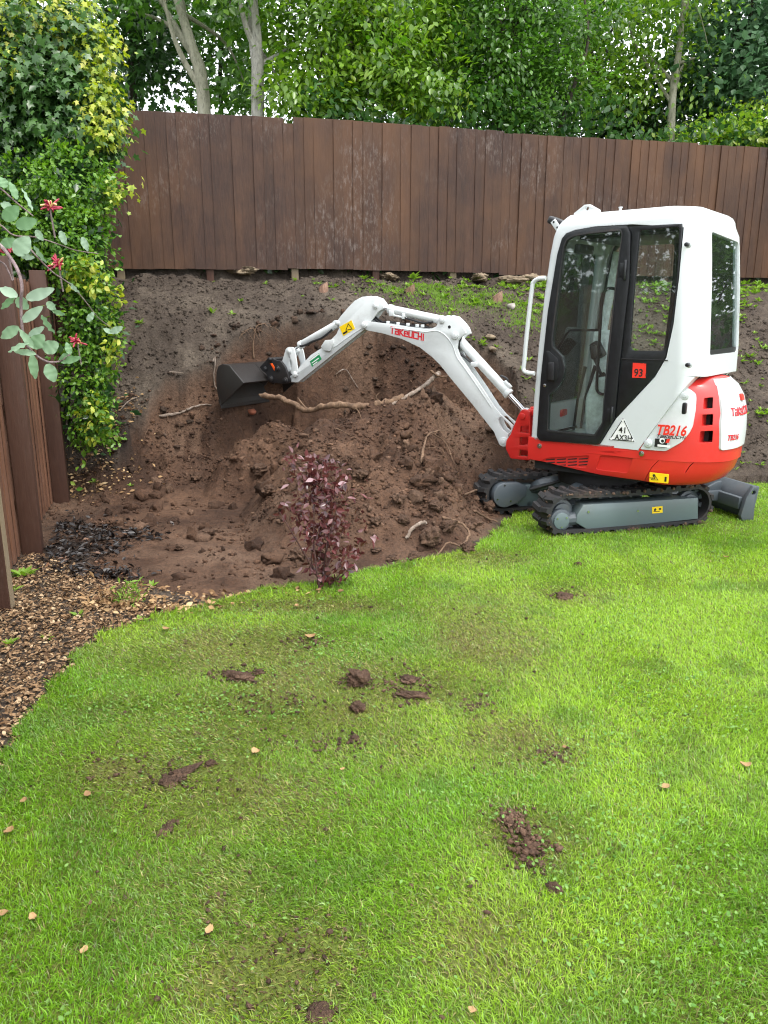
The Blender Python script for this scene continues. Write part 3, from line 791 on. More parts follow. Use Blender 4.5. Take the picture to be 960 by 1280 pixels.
hb = round_poly(sl(crop(650, 420, 6.4, [(240, 212), (288, 210), (284, 355), (236, 352)])), 0.008, 3)
up(MB().prism(hb, -0.508, -0.491, bev=0.005), 'door_handle', MAT['hitch'], door)
q = S(650 + 207 / 6.4, 420 + 395 / 6.4)
up(MB().cyl((q[0], -0.486, q[1]), (q[0], -0.496, q[1]), 0.013, n=16, bev=0.003), 'door_lock', MAT['steel'], door)
for yy0, yy1, xx in ((325, 350, 784), (508, 528, 767)):
    a, b2 = S(xx, yy0), S(xx - 2, yy1)
    up(MB().cyl((a[0], -0.495, a[1]), (b2[0], -0.495, b2[1]), 0.012, n=12, bev=0.002).box((a[0] - 0.02, -0.488, (a[1] + b2[1]) / 2), (0.045, 0.012, abs(a[1] - b2[1]) * 0.7), bev=0.003), 'hinge', MAT['black'], door)
# grab rail seen inside the door
rail = [S(650 + x / 6.4, 240 + y / 6.4, 0.43) for x, y in [(760, 775), (710, 770), (670, 800), (655, 850), (640, 1060), (628, 1270)]] + [S(650 + x / 6.4, 420 + y / 6.4, 0.43) for x, y in [(612, 380), (618, 440), (650, 465), (685, 462)]]
up(MB().tube([(x, -0.425, z) for x, z in bez([(x, z, 0) for x, z in rail], 4) and [(p.x, p.y) for p in bez([(x, z, 0) for x, z in rail], 4)]], 0.011, 8), 'grab_rail', MAT['black'], door)
arm = [S(650 + x / 6.4, 240 + y / 6.4, 0.43) for x, y in [(630, 1105), (400, 1105), (370, 1135), (300, 1250)]]
up(MB().tube([(x, -0.425, z) for x, z in arm], [0.010, 0.010, 0.011, 0.014], 8), 'pull_handle', MAT['black'], door)

# --- rear side panel: black with a window in it
po = sl([(785.5, 283.5), (852.5, 279.5), (853, 286), (848, 345), (841, 405), (832, 446), (818, 470)] + crop(650, 420, 6.4, [(768, 655), (805, 250)]) + crop(650, 240, 6.4, [(885, 700), (895, 330)]))
wi = round_poly(sl(crop(780, 240, 5.647, [(112, 270), (375, 245), (392, 262), (382, 500), (355, 800), (300, 1105), (265, 1122), (62, 1120), (42, 1090), (70, 700)])), 0.012, 3)
panel = up(MB().prism(po, -0.474, -0.450, holes=[wi], bev=0.003), 'side_panel', MAT['black'])
up(MB().prism(grow(wi, 0.012), -0.464, -0.458), 'side_glass', MAT['glass'], panel)
a, b2 = S(650 + 805 / 6.4, 420 + 185 / 6.4), S(837, 450)
up(MB().box(((a[0] + b2[0]) / 2 - 0.01, -0.475, (a[1] + b2[1]) / 2), (b2[0] - a[0], 0.004, 0.006)), 'panel_seam', MAT['hitch'], panel)
st = sl([(791.5, 453.5), (808, 454), (807.5, 472.5), (790.5, 472)])
up(MB().prism(st, -0.4765, -0.474), 'noise_sticker', MAT['sred'], panel)
q = S(792.5, 471)
text_on('93', 0.075, q[0], -0.4768, q[1] + 0.005, MAT['ink'], panel, bold=0.0015, sx=0.9)
up(MB().box((q[0] + 0.092, -0.4768, q[1] + 0.018), (0.014, 0.001, 0.02)).box((q[0] + 0.078, -0.4768, q[1] + 0.10), (0.02, 0.001, 0.008)).box((q[0] + 0.05, -0.4768, q[1] + 0.10), (0.02, 0.001, 0.006)), 'sticker_print', MAT['ink'], panel)
text_on('41', 0.062, *[(lambda p: (p[0], -0.4745, p[1]))(S(773.4, 540.5))][0], MAT['ink'], cab, bold=0.0006)
text_on('AX3H', 0.055, *[(lambda p: (p[0], -0.4745, p[1]))(S(768.6, 549))][0], MAT['ink'], cab, bold=0.0006, sx=0.92)
tri_o = sl(crop(650, 420, 6.4, [(827, 655), (917, 845), (714, 830)])); c3 = Vector((sum(p[0] for p in tri_o) / 3, sum(p[1] for p in tri_o) / 3))
tri_i = [tuple(c3 + (Vector(p) - c3) * 0.90) for p in tri_o]
up(MB().prism(tri_o, -0.472, -0.4695), 'plate_backing', MAT['wprint'], cab)
up(MB().prism(tri_o, -0.4735, -0.472, holes=[tri_i]), 'plate_border', MAT['ink'], cab)
b = MB()
for p in tri_o:
    e = c3 + (Vector(p) - c3) * 0.97
    others = [Vector(o) for o in tri_o if o != p]
    b.prism([tuple(e), tuple(e + (others[0] - e) * 0.13), tuple(e + (others[1] - e) * 0.13)], -0.4738, -0.4725)
up(b, 'plate_corner', MAT['ink'], cab)
b = MB()
for p in tri_o:
    e = c3 + (Vector(p) - c3) * 0.83; b.cyl((e.x, -0.4730, e.y), (e.x, -0.4748, e.y), 0.009, n=12)
up(b, 'plate_bolt', MAT['wprint'], cab)

# --- rear window glass, windscreen, far side glazing
def xq(x, back): return x
b = MB(); b.prism(round_poly([(p[0] * 1.02, 1.745 + (p[1] - 1.745) * 1.02) for p in rw], 0.035, 4), -0.003, 0.003)
Mx = Matrix(((0, 1, 0, 0), (1, 0, 0, 0), (0, 0, 1, 0), (0, 0, 0, 1)))
sh = Matrix(((1, 0, -(rear(1.4) - rear(2.1)) / 0.7, rear(1.4) + 1.4 * (rear(1.4) - rear(2.1)) / 0.7 - 0.016), (0, 1, 0, 0), (0, 0, 1, 0), (0, 0, 0, 1)))
b.bm.transform(sh @ Mx); rg = up(b, 'rear_window', MAT['glass'])
b = MB(); b.prism([(-0.277, 1.342), (0.402, 1.342), (0.405, 1.385), (-0.277, 1.375)], -0.001, 0.004); b.bm.transform(sh @ Mx); up(b, 'rear_window_band', MAT['black'], rg)
b = MB(); b.prism([(-0.385, 0.915), (0.385, 0.915), (0.365, 2.11), (-0.365, 2.11)], -0.003, 0.003, holes=())
fs = (front(0.95) - front(2.05)) / 1.1
b.bm.transform(Matrix(((1, 0, -fs, front(0.95) + 0.95 * fs + 0.022), (0, 1, 0, 0), (0, 0, 1, 0), (0, 0, 0, 1))) @ Mx); ws = up(b, 'windscreen', MAT['glass'])
fg = up(MB().prism(fo, 0.452, 0.482, holes=[grow(fo, -0.03)], bev=0.004), 'far_window_frame', MAT['black'])
up(MB().prism(grow(fo, -0.022), 0.464, 0.469), 'far_glass', MAT['glass'], fg)
fp = up(MB().prism(po, 0.450, 0.474, holes=[grow(wi, 0.012)], bev=0.003), 'far_panel', MAT['black'])
up(MB().prism(grow(wi, 0.02), 0.458, 0.464), 'far_glass', MAT['glass'], fp)

# --- grab handle, work light
hx = [(S(650 + x / 6.4, 240 + y / 6.4)) for x, y in [(215, 690), (160, 695), (122, 720), (105, 780), (60, 1180)]] + [S(650 + x / 6.4, 420 + y / 6.4) for x, y in [(45, 200), (38, 265), (60, 290), (125, 300)]]
gp = [(p.x, -0.47 - 0.02, p.y) for p in bez([(x, z, 0) for x, z in hx], 4)]
up(MB().tube(gp, 0.017, 10), 'grab_handle', MAT['white'])
q = S(693, 279)
wl_ = up(MB().box((q[0] - 0.01, -0.40, q[1] + 0.012), (0.13, 0.10, 0.055), Matrix.Rotation(R(22), 3, 'Y'), bev=0.015, seg=3).box((q[0] + 0.06, -0.40, q[1] - 0.01), (0.06, 0.04, 0.03)), 'work_light', MAT['hitch'])
up(MB().box((q[0] + 0.005, -0.455, q[1] - 0.012), (0.085, 0.006, 0.045), Matrix.Rotation(R(52), 3, 'Y'), bev=0.003), 'light_bracket', MAT['white'], wl_)
up(MB().cyl((q[0] + 0.02, -0.456, q[1] - 0.03), (q[0] + 0.02, -0.461, q[1] - 0.03), 0.008, n=10).cyl((q[0] - 0.012, -0.456, q[1] + 0.010), (q[0] - 0.012, -0.461, q[1] + 0.010), 0.008, n=10), 'bracket_hole', MAT['black'], wl_)

# --- inside the cab
seat = up(MB().box((0.42, 0.0, 1.02), (0.46, 0.46, 0.12), bev=0.04, seg=3), 'seat', MAT['seat'])
up(MB().box((0.64, 0.0, 1.30), (0.11, 0.44, 0.52), Matrix.Rotation(R(10), 3, 'Y'), bev=0.045, seg=3), 'backrest', MAT['seat'], seat)
up(MB().box((0.42, 0, 0.84), (0.4, 0.4, 0.28), bev=0.02), 'seat_base', MAT['cabtrim'], seat)
for yy in (-0.31, 0.31):
    cn = up(MB().prism(round_poly([(0.02, 0.72), (0.55, 0.72), (0.58, 1.12), (0.30, 1.19), (0.06, 1.16), (0.0, 1.0)], 0.05, 4), yy - 0.07, yy + 0.07, bev=0.02, seg=3), 'control_console', MAT['cabtrim'])
    up(MB().tube([(0.10, yy, 1.16), (0.06, yy, 1.24), (0.03, yy, 1.30)], [0.012, 0.012, 0.014], 8).box((0.02, yy, 1.345), (0.05, 0.05, 0.11), Matrix.Rotation(R(-12), 3, 'Y'), bev=0.018, seg=3), 'joystick', MAT['hitch'], cn)
    up(MB().tube([(0.12, yy, 1.15), (0.09, yy, 1.18)], 0.03, 10), 'joystick_boot', MAT['rubber'], cn)
for yy in (-0.07, 0.07):
    up(MB().tube([(-0.22, yy, 0.70), (-0.20, yy, 0.95), (-0.14, yy * 1.4, 1.22)], [0.012, 0.011, 0.016], 8), 'travel_lever', MAT['hitch'])
up(MB().box((-0.22, -0.22, 0.725), (0.16, 0.12, 0.02), Matrix.Rotation(R(-18), 3, 'Y'), bev=0.005), 'foot_pedal', MAT['hitch'])
up(MB().tube([(-0.27, 0.36, 0.72), (-0.24, 0.40, 1.4), (-0.15, 0.41, 2.12)], 0.035, 8).box((-0.20, 0.34, 1.1), (0.14, 0.1, 0.8), bev=0.03, seg=3), 'dash_pillar', MAT['lighttrim'])
up(MB().box((-0.20, 0.30, 1.34), (0.08, 0.18, 0.14), Matrix.Rotation(R(-30), 3, 'Y'), bev=0.02), 'instrument_panel', MAT['hitch'])
up(MB().box((0.24, 0, 2.17), (0.72, 0.76, 0.03), bev=0.01), 'headliner', MAT['black'])
up(MB().box((-0.16, -0.2, 2.10), (0.05, 0.26, 0.07), bev=0.015), 'wiper_motor', MAT['hitch'])
up(MB().box((0.71, 0.0, 1.30), (0.14, 0.62, 0.14), bev=0.03), 'parcel_shelf', MAT['cabtrim'])
up(MB().box((0.73, 0.06, 1.41), (0.10, 0.40, 0.08), bev=0.02), 'document_folder', MAT['blue'])

# --- red body with rounded tail
def tail_plan(xr, w, n=26, xs=0.30, e=2.5):
    pts = [(-0.415, -w), (-0.30, -w), (-0.1, -w), (0.1, -w)]
    for k in range(n + 1):
        a = -PI / 2 + PI * k / n; c, s_ = math.cos(a), math.sin(a)
        pts.append((xs + (xr - xs) * abs(c) ** (2 / e), w * math.copysign(abs(s_) ** (2 / e), s_)))
    return pts + [(0.1, w), (-0.1, w), (-0.30, w), (-0.415, w)]
TL = [(0.40, 0.80, 0.36), (0.415, 0.90, 0.425), (0.45, 0.965, 0.45), (0.52, 1.015, 0.463), (0.62, 1.045, 0.47), (0.675, 1.05, 0.47)]
TU = [(0.60, 1.048, 0.47), (0.675, 1.052, 0.47), (0.80, 1.055, 0.47), (0.95, 1.045, 0.468), (1.06, 1.01, 0.462), (1.13, 0.965, 0.445), (1.175, 0.91, 0.42), (1.20, 0.82, 0.38)]
def taillev(L, d=0.0): return [(z, tail_plan(xr + d, w + d)) for z, xr, w in L]
from mathutils.bvhtree import BVHTree
_pb = loft(taillev(TL[:-1]) + taillev(TU)).bm
_pb.normal_update(); TAILBVH = BVHTree.FromBMesh(_pb)
_RI = Matrix.Rotation(-UPA, 3, 'Z')
def TH(x, y):
    """point of the tail under a measured spot, in the body's own frame"""
    h = TAILBVH.ray_cast(_RI @ (EYEP - XC), (_RI @ ray(x, y)).normalized())[0]
    return h
skirt_cut = MB().prism([(-0.6, 0.30), (1.3, 0.30), (1.3, 0.33), (0.50, 0.435), (0.2, 0.44), (-0.3, 0.49), (-0.6, 0.50)], -0.7, 0.7).mesh('cut', None)
low_mesh = loft(taillev(TL)).mesh('skirt', None)
holes = []
# recesses in the side skirt
rec1 = sl(crop(650, 420, 6.4, [(170, 1000), (215, 975), (555, 955), (525, 1060), (180, 1020)]))
rec2 = sl(crop(650, 420, 6.4, [(640, 955), (905, 968), (855, 1100), (600, 1070)]))
for rp in (rec1, rec2): holes.append(MB().prism(round_poly(rp, 0.02, 3), -0.6, -0.452).mesh('cut', None))
rec3 = [(TH(x, y).x, TH(x, y).z) for x, y in crop(790, 430, 6, [(525, 900), (560, 870), (640, 862), (618, 930), (545, 932)])]
holes.append(MB().prism(round_poly(rec3, 0.015, 3), -0.7, -0.33).mesh('cut', None))
def seam(pts, w=0.0035):
    L = [Vector(p) for p in pts]; up_, dn = [], []
    for i, p in enumerate(L):
        t = (L[min(i + 1, len(L) - 1)] - L[max(i - 1, 0)]).normalized(); nn = Vector((-t.y, t.x)) * w / 2
        up_.append(tuple(p + nn)); dn.append(tuple(p - nn))
    return MB().prism(up_ + dn[::-1], -0.7, -0.25).mesh('cut', None)
sm1 = [(TH(x, y).x, TH(x, y).z) if TH(x, y) else S(x, y) for x, y in crop(790, 430, 6, [(95, 1030), (112, 990), (145, 930), (200, 872), (262, 815)])]
sm2 = [(TH(x, y).x, TH(x, y).z) if TH(x, y) else S(x, y) for x, y in crop(790, 430, 6, [(400, 965), (430, 920), (480, 870), (545, 842), (645, 825)])]
holes += [seam(sm1), seam(sm2, 0.005)]
me = boolean(low_mesh, [skirt_cut] + holes); smooth(me, 30)
skirt = link('skirt', me, MAT['red'], ex, (0, 0, 0), UPA)
b = MB()
for r0 in range(3):
    for c0 in range(4):
        x = 0.10 + 0.0; px0 = 195 + c0 * 88 + r0 * 0 ; py0 = 985 + r0 * 24
        if c0 == 0 and r0 == 2: continue
        qs = sl(crop(650, 420, 6.4, [(px0 + 6, py0 - c0 * 2 + 4), (px0 + 78, py0 - c0 * 2 - 2), (px0 + 74, py0 - c0 * 2 + 8), (px0 + 2, py0 - c0 * 2 + 12)]))
        b.prism(qs, -0.4545, -0.4515)
up(b, 'grille_slot', MAT['darkhole'], skirt)
for q in (S(674.5, 557.5), S(802, 567)):
    up(MB().cyl((q[0], -0.468, q[1]), (q[0], -0.476, q[1]), 0.020, n=20, bev=0.003).cyl((q[0], -0.474, q[1]), (q[0], -0.482, q[1]), 0.010, n=6), 'skirt_bolt', MAT['steel'], skirt)
ys = [S(x, y, 0.468) for x, y in crop(790, 430, 6, [(135, 963), (275, 978), (270, 1045), (131, 1032)])]
stk = up(MB().prism(ys, -0.474, -0.462), 'warning_sticker', MAT['yellow'], skirt)
tr_ = [S(x, y, 0.474) for x, y in crop(790, 430, 6, [(170, 980), (198, 1022), (143, 1018)])]; cc = Vector((sum(p[0] for p in tr_) / 3, sum(p[1] for p in tr_) / 3))
up(MB().prism(tr_, -0.4755, -0.474, holes=[[tuple(cc + (Vector(p) - cc) * 0.75) for p in tr_]]).prism([tuple(cc + Vector(d)) for d in ((-.004, -.006), (.004, -.006), (.004, .008), (-.004, .008))], -0.4755, -0.474)
   .box((*[S(790 + 252 / 6, 430 + 1010 / 6, 0.474)[0]], -0.4748, S(790 + 252 / 6, 430 + 1014 / 6, 0.474)[1]), (0.014, 0.0014, 0.035))
   .cyl((S(790 + 252 / 6, 430, 0.474)[0], -0.4742, S(790 + 252 / 6, 430 + 997 / 6, 0.474)[1]), (S(790 + 252 / 6, 430, 0.474)[0], -0.4756, S(790 + 252 / 6, 430 + 997 / 6, 0.474)[1]), 0.010, n=12)
   .box((S(790 + 235 / 6, 430, 0.474)[0], -0.4748, S(790 + 235 / 6, 430 + 1016 / 6, 0.474)[1]), (0.03, 0.0014, 0.005)), 'sticker_print', MAT['ink'], skirt)
# upper tail
up_mesh = loft([(z, p) for z, p in taillev(TU)]).mesh('tail', None)
fr_cut = MB().prism([(-0.6, 0.5), S(798, 562), S(864, 472), (0.66, 1.24), (0.60, 1.4), (-0.6, 1.4)], -0.7, 0.7).mesh('cut', None)
vents = []
for ys0 in ([(540, 405), (608, 398), (604, 483), (533, 488)], [(528, 530), (608, 525), (604, 610), (520, 616)], [(512, 655), (608, 650), (602, 738), (500, 742)]):
    vents.append(MB().prism(round_poly([(TH(x, y).x, TH(x, y).z) for x, y in crop(790, 430, 6, ys0)], 0.006, 2), -0.7, -0.05).mesh('cut', None))
me = boolean(up_mesh, [fr_cut] + vents); smooth(me, 30)
tail = link('tail_hood', me, MAT['red'], ex, (0, 0, 0), UPA)
up(MB().box((0.79, -0.19, 0.89), (0.22, 0.12, 0.38)), 'vent_void', MAT['darkhole'], tail)
# white engine cover on the near side
ec_px = crop(790, 430, 6, [(62, 788), (405, 322), (445, 345), (478, 372), (484, 400), (478, 500), (458, 615), (432, 668), (375, 735), (255, 803)])
big = loft([(z, p) for z, p in taillev(TU, 0.008)]).mesh('cover', None)
inner = loft([(z + (0.02 if z > 1.1 else -0.02), p) for z, p in taillev(TU, -0.02)]).mesh('cover_in', None)
ecut = MB().prism(round_poly([(TH(x, y).x, TH(x, y).z) if TH(x, y) else S(x, y, 0.465) for x, y in ec_px], 0.012, 2), -0.7, -0.25).mesh('cut', None)
me = boolean(boolean(big, [ecut], 'INTERSECT'), [inner]); smooth(me, 30)
cover = link('engine_cover', me, MAT['white'], ex, (0, 0, 0), UPA)
q = S(790 + 178 / 6, 430 + 676 / 6, 0.478); q2 = S(790 + 345 / 6, 430 + 686 / 6, 0.478)
rt = math.atan2(q2[1] - q[1], q2[0] - q[0])
text_on('TB216', 0.098, q[0], -0.4795, q[1], MAT['sred'], cover, rot=rt, shear=0.28, bold=0.003, sx=0.80)
q = S(790 + 185 / 6, 430 + 700 / 6, 0.478)
b = MB(); word_strokes(b, q[0], q[1], (math.cos(rt), math.sin(rt)), (0.2, 0.98), 0.019, 0.020, 0.0048, -0.4788); up(b, 'small_lettering', MAT['ink'], cover)
bs = [S(x, y, 0.478) for x, y in crop(790, 430, 6, [(174, 708), (266, 712), (260, 780), (168, 770)])]
up(MB().prism(bs, -0.4800, -0.478), 'black_sticker', MAT['ink'], cover)
q = S(790 + 186 / 6, 430 + 768 / 6, 0.478)
up(MB().box((q[0] + 0.05, -0.4804, q[1] + 0.008), (0.09, 0.001, 0.016)).prism(circle(q[0] + 0.035, q[1] + 0.045, 0.02, 12), -0.4808, -0.480, holes=[circle(q[0] + 0.038, q[1] + 0.042, 0.012, 10)]), 'sticker_print', MAT['wprint'], cover)
up(MB().prism([(q[0] + 0.06, q[1] + 0.03), (q[0] + 0.085, q[1] + 0.035), (q[0] + 0.09, q[1] + 0.065), (q[0] + 0.068, q[1] + 0.06)], -0.4808, -0.480), 'sticker_emblem', MAT['sred'], cover)
q = S(790 + 396 / 6, 430 + 482 / 6, 0.468)
up(MB().prism(round_poly([(q[0] - 0.014, q[1] - 0.04), (q[0] + 0.014, q[1] - 0.04), (q[0] + 0.014, q[1] + 0.04), (q[0] - 0.014, q[1] + 0.04)], 0.013, 4), -0.488, -0.46, bev=0.003), 'cover_latch', MAT['black'], cover)
for x, y in ((397, 390), (122, 745)):
    q = S(790 + x / 6, 430 + y / 6, 0.474)
    up(MB().cyl((q[0], -0.468, q[1]), (q[0], -0.484, q[1]), 0.03, n=24, bev=0.008).cyl((q[0], -0.484, q[1]), (q[0], -0.487, q[1]), 0.012, n=12), 'cover_bolt', MAT['white'], cover)
# white rear hood wrapping the middle of the tail
def yz_prism(poly, x0, x1, r=0.02): return rear_prism(poly, x0, x1, r)
hp_ = [TH(x, y) for x, y in crop(790, 430, 6, [(650, 797), (652, 600), (650, 400), (640, 330), (610, 285), (575, 250)])]
hood_yz = [(hp_[0].y, hp_[0].z), (0.40, 0.705), (0.41, 1.0), (0.38, 1.13), (0.32, 1.23), (-0.33, 1.26)] + [(p.y, p.z) for p in hp_[:0:-1]]
big = loft([(z, p) for z, p in taillev(TU, 0.010)]).mesh('hood', None)
inner = loft([(z + (0.02 if z > 1.1 else -0.02), p) for z, p in taillev(TU, -0.02)]).mesh('hood_in', None)
me = boolean(boolean(big, [yz_prism(hood_yz, 0.55, 1.4).mesh('cut', None)], 'INTERSECT'), [inner, fr_cut]); smooth(me, 30)
hood = link('rear_hood', me, MAT['white'], ex, (0, 0, 0), UPA)
def tail_x(y, z, d=0.0):
    xr = np.interp(z, [q[0] for q in TU], [q[1] for q in TU]) + d; w = np.interp(z, [q[0] for q in TU], [q[2] for q in TU]) + d
    s_ = min(1, abs(y) / w) ** (2.5 / 2); return 0.30 + (xr - 0.30) * math.sqrt(max(0, 1 - s_ * s_)) ** (2 / 2.5)
def on_tail(b, d=0.012):
    """bend a flat xz-built shape (x across, z up, y = thickness) onto the back of the tail"""
    for v in b.bm.verts:
        lat, dep, z = v.co.x, v.co.y, v.co.z
        v.co = Vector((tail_x(lat, z, d) - dep, lat, z))
    return b
b = MB(); lq = TH(912.5, 519.5); word_strokes(b, lq.y, lq.z, (1, 0), (0, 1), 0.050, 0.030, 0.010, 0.0, thick=0.002, gap=0.3); up(on_tail(b), 'lettering', MAT['redprint'], hood)
b = MB(); b.prism(round_poly((lambda a, c: [(a.y, c.z), (c.y, c.z), (c.y, a.z), (a.y, a.z)])(TH(921.5, 485), TH(927.5, 507)), 0.03, 3), -0.004, 0.004); up(on_tail(b, 0.010), 'lock_recess', MAT['lighttrim'], hood)
b = MB(); b.prism(round_poly((lambda a, c: [(a.y, c.z), (c.y, c.z), (c.y, a.z), (a.y, a.z)])(TH(921, 492), TH(926.5, 499.5)), 0.01, 2), -0.012, 0.0); up(on_tail(b, 0.012), 'red_latch', MAT['sred'], hood)
tm = text_mesh('TB216', 0.055, shear=0.2, bold=0.0012, sx=0.85); b = MB(); b.bm.from_mesh(tm)
bmesh.ops.transform(b.bm, matrix=Matrix.Translation((TH(905.5, 550).y, 0, TH(905.5, 550.5).z)) @ Matrix.Rotation(PI / 2, 4, 'X'), verts=b.bm.verts); up(on_tail(b, 0.0135), 'lettering', MAT['redprint'], hood)
b = MB(); b.prism([(0.28, 0.77), (0.30, 0.78), (0.30, 0.82), (0.285, 0.81)], -0.002, 0.002); up(on_tail(b, 0.012), 'hood_slot', MAT['black'], hood)
up(MB().box((0.05, 0, 0.52), (0.86, 0.82, 0.2)).cyl((0, 0, 0.30), (0, 0, 0.47), 0.33, n=40), 'slew_platform', MAT['darkhole'])

# --- swing bracket
fx = S(662, 560)[0]
sbp = bl([(651, 510), (661, 512), (661.5, 578), (640, 570), (634, 556), (640, 535), (645, 520)], 0.10)
kx = sbp[2][0]
xf = -0.0
def bracket(y0, y1):
    pts = bl(crop(440, 360, 4, [(855, 605), (895, 615), (898, 860), (800, 850), (775, 800), (778, 760), (800, 730), (835, 640)]), 0.10)
    hl = [round_poly(bl(crop(440, 360, 4, h), 0.10), 0.006, 3) for h in ([(850, 690), (890, 685), (890, 725), (845, 720)], [(845, 745), (890, 742), (888, 785), (843, 785)], [(845, 805), (885, 812), (884, 842), (840, 838)])]
    return MB().prism(round_poly(pts, 0.015, 3), y0, y1, holes=hl, bev=0.004)
sw = bo(bracket(-0.13, -0.085), 'swing_bracket', MAT['red'])
bo(bracket(0.085, 0.13), 'bracket_plate', MAT['red'], sw)
q = B(440 + 890 / 4, 360 + 740 / 4, 0.1)
bo(MB().cyl((q[0] + 0.02, 0, 0.47), (q[0] + 0.02, 0, 0.86), 0.065, n=24, bev=0.008).box((q[0] + 0.01, 0, 0.52), (0.12, 0.22, 0.05), bev=0.01).box((q[0] + 0.01, 0, 0.82), (0.10, 0.18, 0.05), bev=0.01), 'kingpost', MAT['red'], sw)
bo(MB().box((q[0] + 0.16, 0.0, 0.56), (0.22, 0.26, 0.10), bev=0.01).box((q[0] + 0.16, 0.0, 0.83), (0.22, 0.2, 0.06), bev=0.01), 'bracket_mount', MAT['red'], sw)
cb = B(440 + 858 / 4, 360 + 640 / 4, 0.1)
bo(MB().cyl((cb[0], -0.14, cb[1]), (cb[0], 0.14, cb[1]), 0.028, n=20, bev=0.004), 'pivot_pin', MAT['red'], sw)

# --- boom
boom_px = crop(440, 360, 4, [(52, 196), (55, 172), (75, 166), (110, 171), (200, 182), (300, 197), (360, 205), (400, 202), (422, 192), (432, 168), (450, 146), (478, 136), (508, 143),
                             (535, 168), (560, 200), (570, 228), (548, 240), (530, 262), (524, 300), (538, 340), (580, 400), (650, 500), (708, 590), (745, 635), (782, 668), (806, 690), (800, 715),
                             (780, 735), (788, 762), (778, 788), (755, 797), (735, 780), (710, 720), (680, 682), (600, 580), (500, 460), (440, 385), (400, 345), (340, 298), (250, 255), (150, 226), (75, 212)])
bp = bl(boom_px)
hole = round_poly(bl(crop(440, 360, 4, [(732, 650), (750, 646), (790, 690), (798, 712), (776, 728), (750, 705), (736, 680)])), 0.01, 3)
boom = bo(MB().prism(bp, -0.080, -0.055, holes=[hole], bev=0.007), 'boom', MAT['white_arm'])
bo(MB().prism(bp, 0.022, 0.045, holes=[hole], bev=0.007), 'boom_plate', MAT['white_arm'], boom)
core_px = crop(440, 360, 4, [(90, 186), (200, 195), (300, 210), (370, 218), (425, 212), (470, 240), (505, 290), (525, 345), (570, 408), (640, 510), (700, 600), (722, 640), (715, 670), (690, 670), (605, 565), (505, 445), (445, 370), (405, 330), (345, 285), (255, 240), (150, 212), (90, 200)])
bo(MB().prism(bl(core_px), -0.06, 0.03, bev=0.004), 'boom_box', MAT['white_arm'], boom)
# welded edge bead that outlines the box on the near plate
line = [Vector((x, -0.0825, z)) for x, z in bl(crop(440, 360, 4, [(190, 196), (300, 211), (370, 219), (425, 214), (470, 240), (505, 290), (525, 345), (570, 408), (640, 510), (700, 600)]))]
bo(MB().tube(bez(line, 4), 0.0035, 6), 'edge_weld', MAT['white_arm'], boom)
def pin(px, py, r, y0, y1, name, mat, par, k=(440, 360, 4), head=True, o=0.08):
    q = B(k[0] + px / k[2], k[1] + py / k[2], o)
    b = MB().cyl((q[0], y0, q[1]), (q[0], y1, q[1]), r, n=22, bev=0.004)
    if head: b.cyl((q[0], y0 - 0.006, q[1]), (q[0], y0 + 0.002, q[1]), r * 0.6, n=16, bev=0.002)
    return bo(b, name, mat, par)
pin(757, 768, 0.040, -0.095, 0.055, 'pivot_boss', MAT['white_arm'], boom)
pin(62, 185, 0.030, -0.10, 0.075, 'pivot_boss', MAT['white_arm'], boom)
pin(450, 160, 0.028, -0.095, 0.055, 'pivot_boss', MAT['white_arm'], boom)
pin(516, 237, 0.034, -0.095, 0.055, 'pivot_boss', MAT['white_arm'], boom)
q = B(440 + 487 / 4, 360 + 195 / 4)
bo(MB().cyl((q[0], -0.082, q[1]), (q[0], -0.076, q[1]), 0.014, n=16), 'cross_hole', MAT['darkhole'], boom)
q = B(440 + 192 / 4, 360 + 224 / 4); q2 = B(440 + 358 / 4, 360 + 262 / 4)
dx = Vector((q2[0] - q[0], q2[1] - q[1])); Lw = dx.length; dx.normalize()
wv = Lw / (7 * 1.34 + 0.3)
b = MB(); word_strokes(b, q[0] + 0.005, q[1], tuple(dx), (dx.y * -0.25, 1.0), 0.052, wv * 0.98, 0.0125, -0.0805, gap=0.36); bo(b, 'lettering', MAT['redprint'], boom)
for px, py in ((172, 172), (222, 178), (272, 182), (318, 188), (345, 190)):
    q = B(440 + px / 4, 360 + py / 4); bo(MB().box((q[0], -0.05, q[1]), (0.03, 0.02, 0.025), bev=0.004), 'hose_clip', MAT['white_arm'], boom)
def ram(p0, p1, split, rb, rr, name, parent=None, fit=True):
    """cylinder barrel from p0 for the share split, then chromed rod to p1"""
    p0, p1 = Vector(p0), Vector(p1); d = p1 - p0; m_ = p0 + d * split; u = d.normalized()
    o = bo(MB().cyl(p0, m_, rb, n=24, bev=0.004).cyl(m_ - u * 0.03, m_ + u * 0.012, rb * 1.12, n=24, bev=0.005).cyl((p0.x, p0.y - 0.03, p0.z), (p0.x, p0.y + 0.03, p0.z), rb * 1.05, n=20, bev=0.004), name, MAT['white_arm'], parent)
    bo(MB().cyl(m_, p1, rr, n=16), 'piston_rod', MAT['chrome'], o if parent is None else parent)
    bo(MB().cyl((p1.x, p1.y - 0.03, p1.z), (p1.x, p1.y + 0.03, p1.z), rr * 1.9, n=18, bev=0.004), 'rod_eye', MAT['white_arm'], o if parent is None else parent)
    return o
e = B(440 + 535 / 4, 360 + 258 / 4, 0.0); f = B(440 + 868 / 4, 360 + 622 / 4, 0.0)
r1 = ram((e[0], 0, e[1]), (f[0], 0, f[1]), 0.75, 0.042, 0.020, 'boom_cylinder')
d = Vector((f[0] - e[0], f[1] - e[1])); nn = Vector((-d.y, d.x)).normalized()
if nn.y < 0: nn = -nn
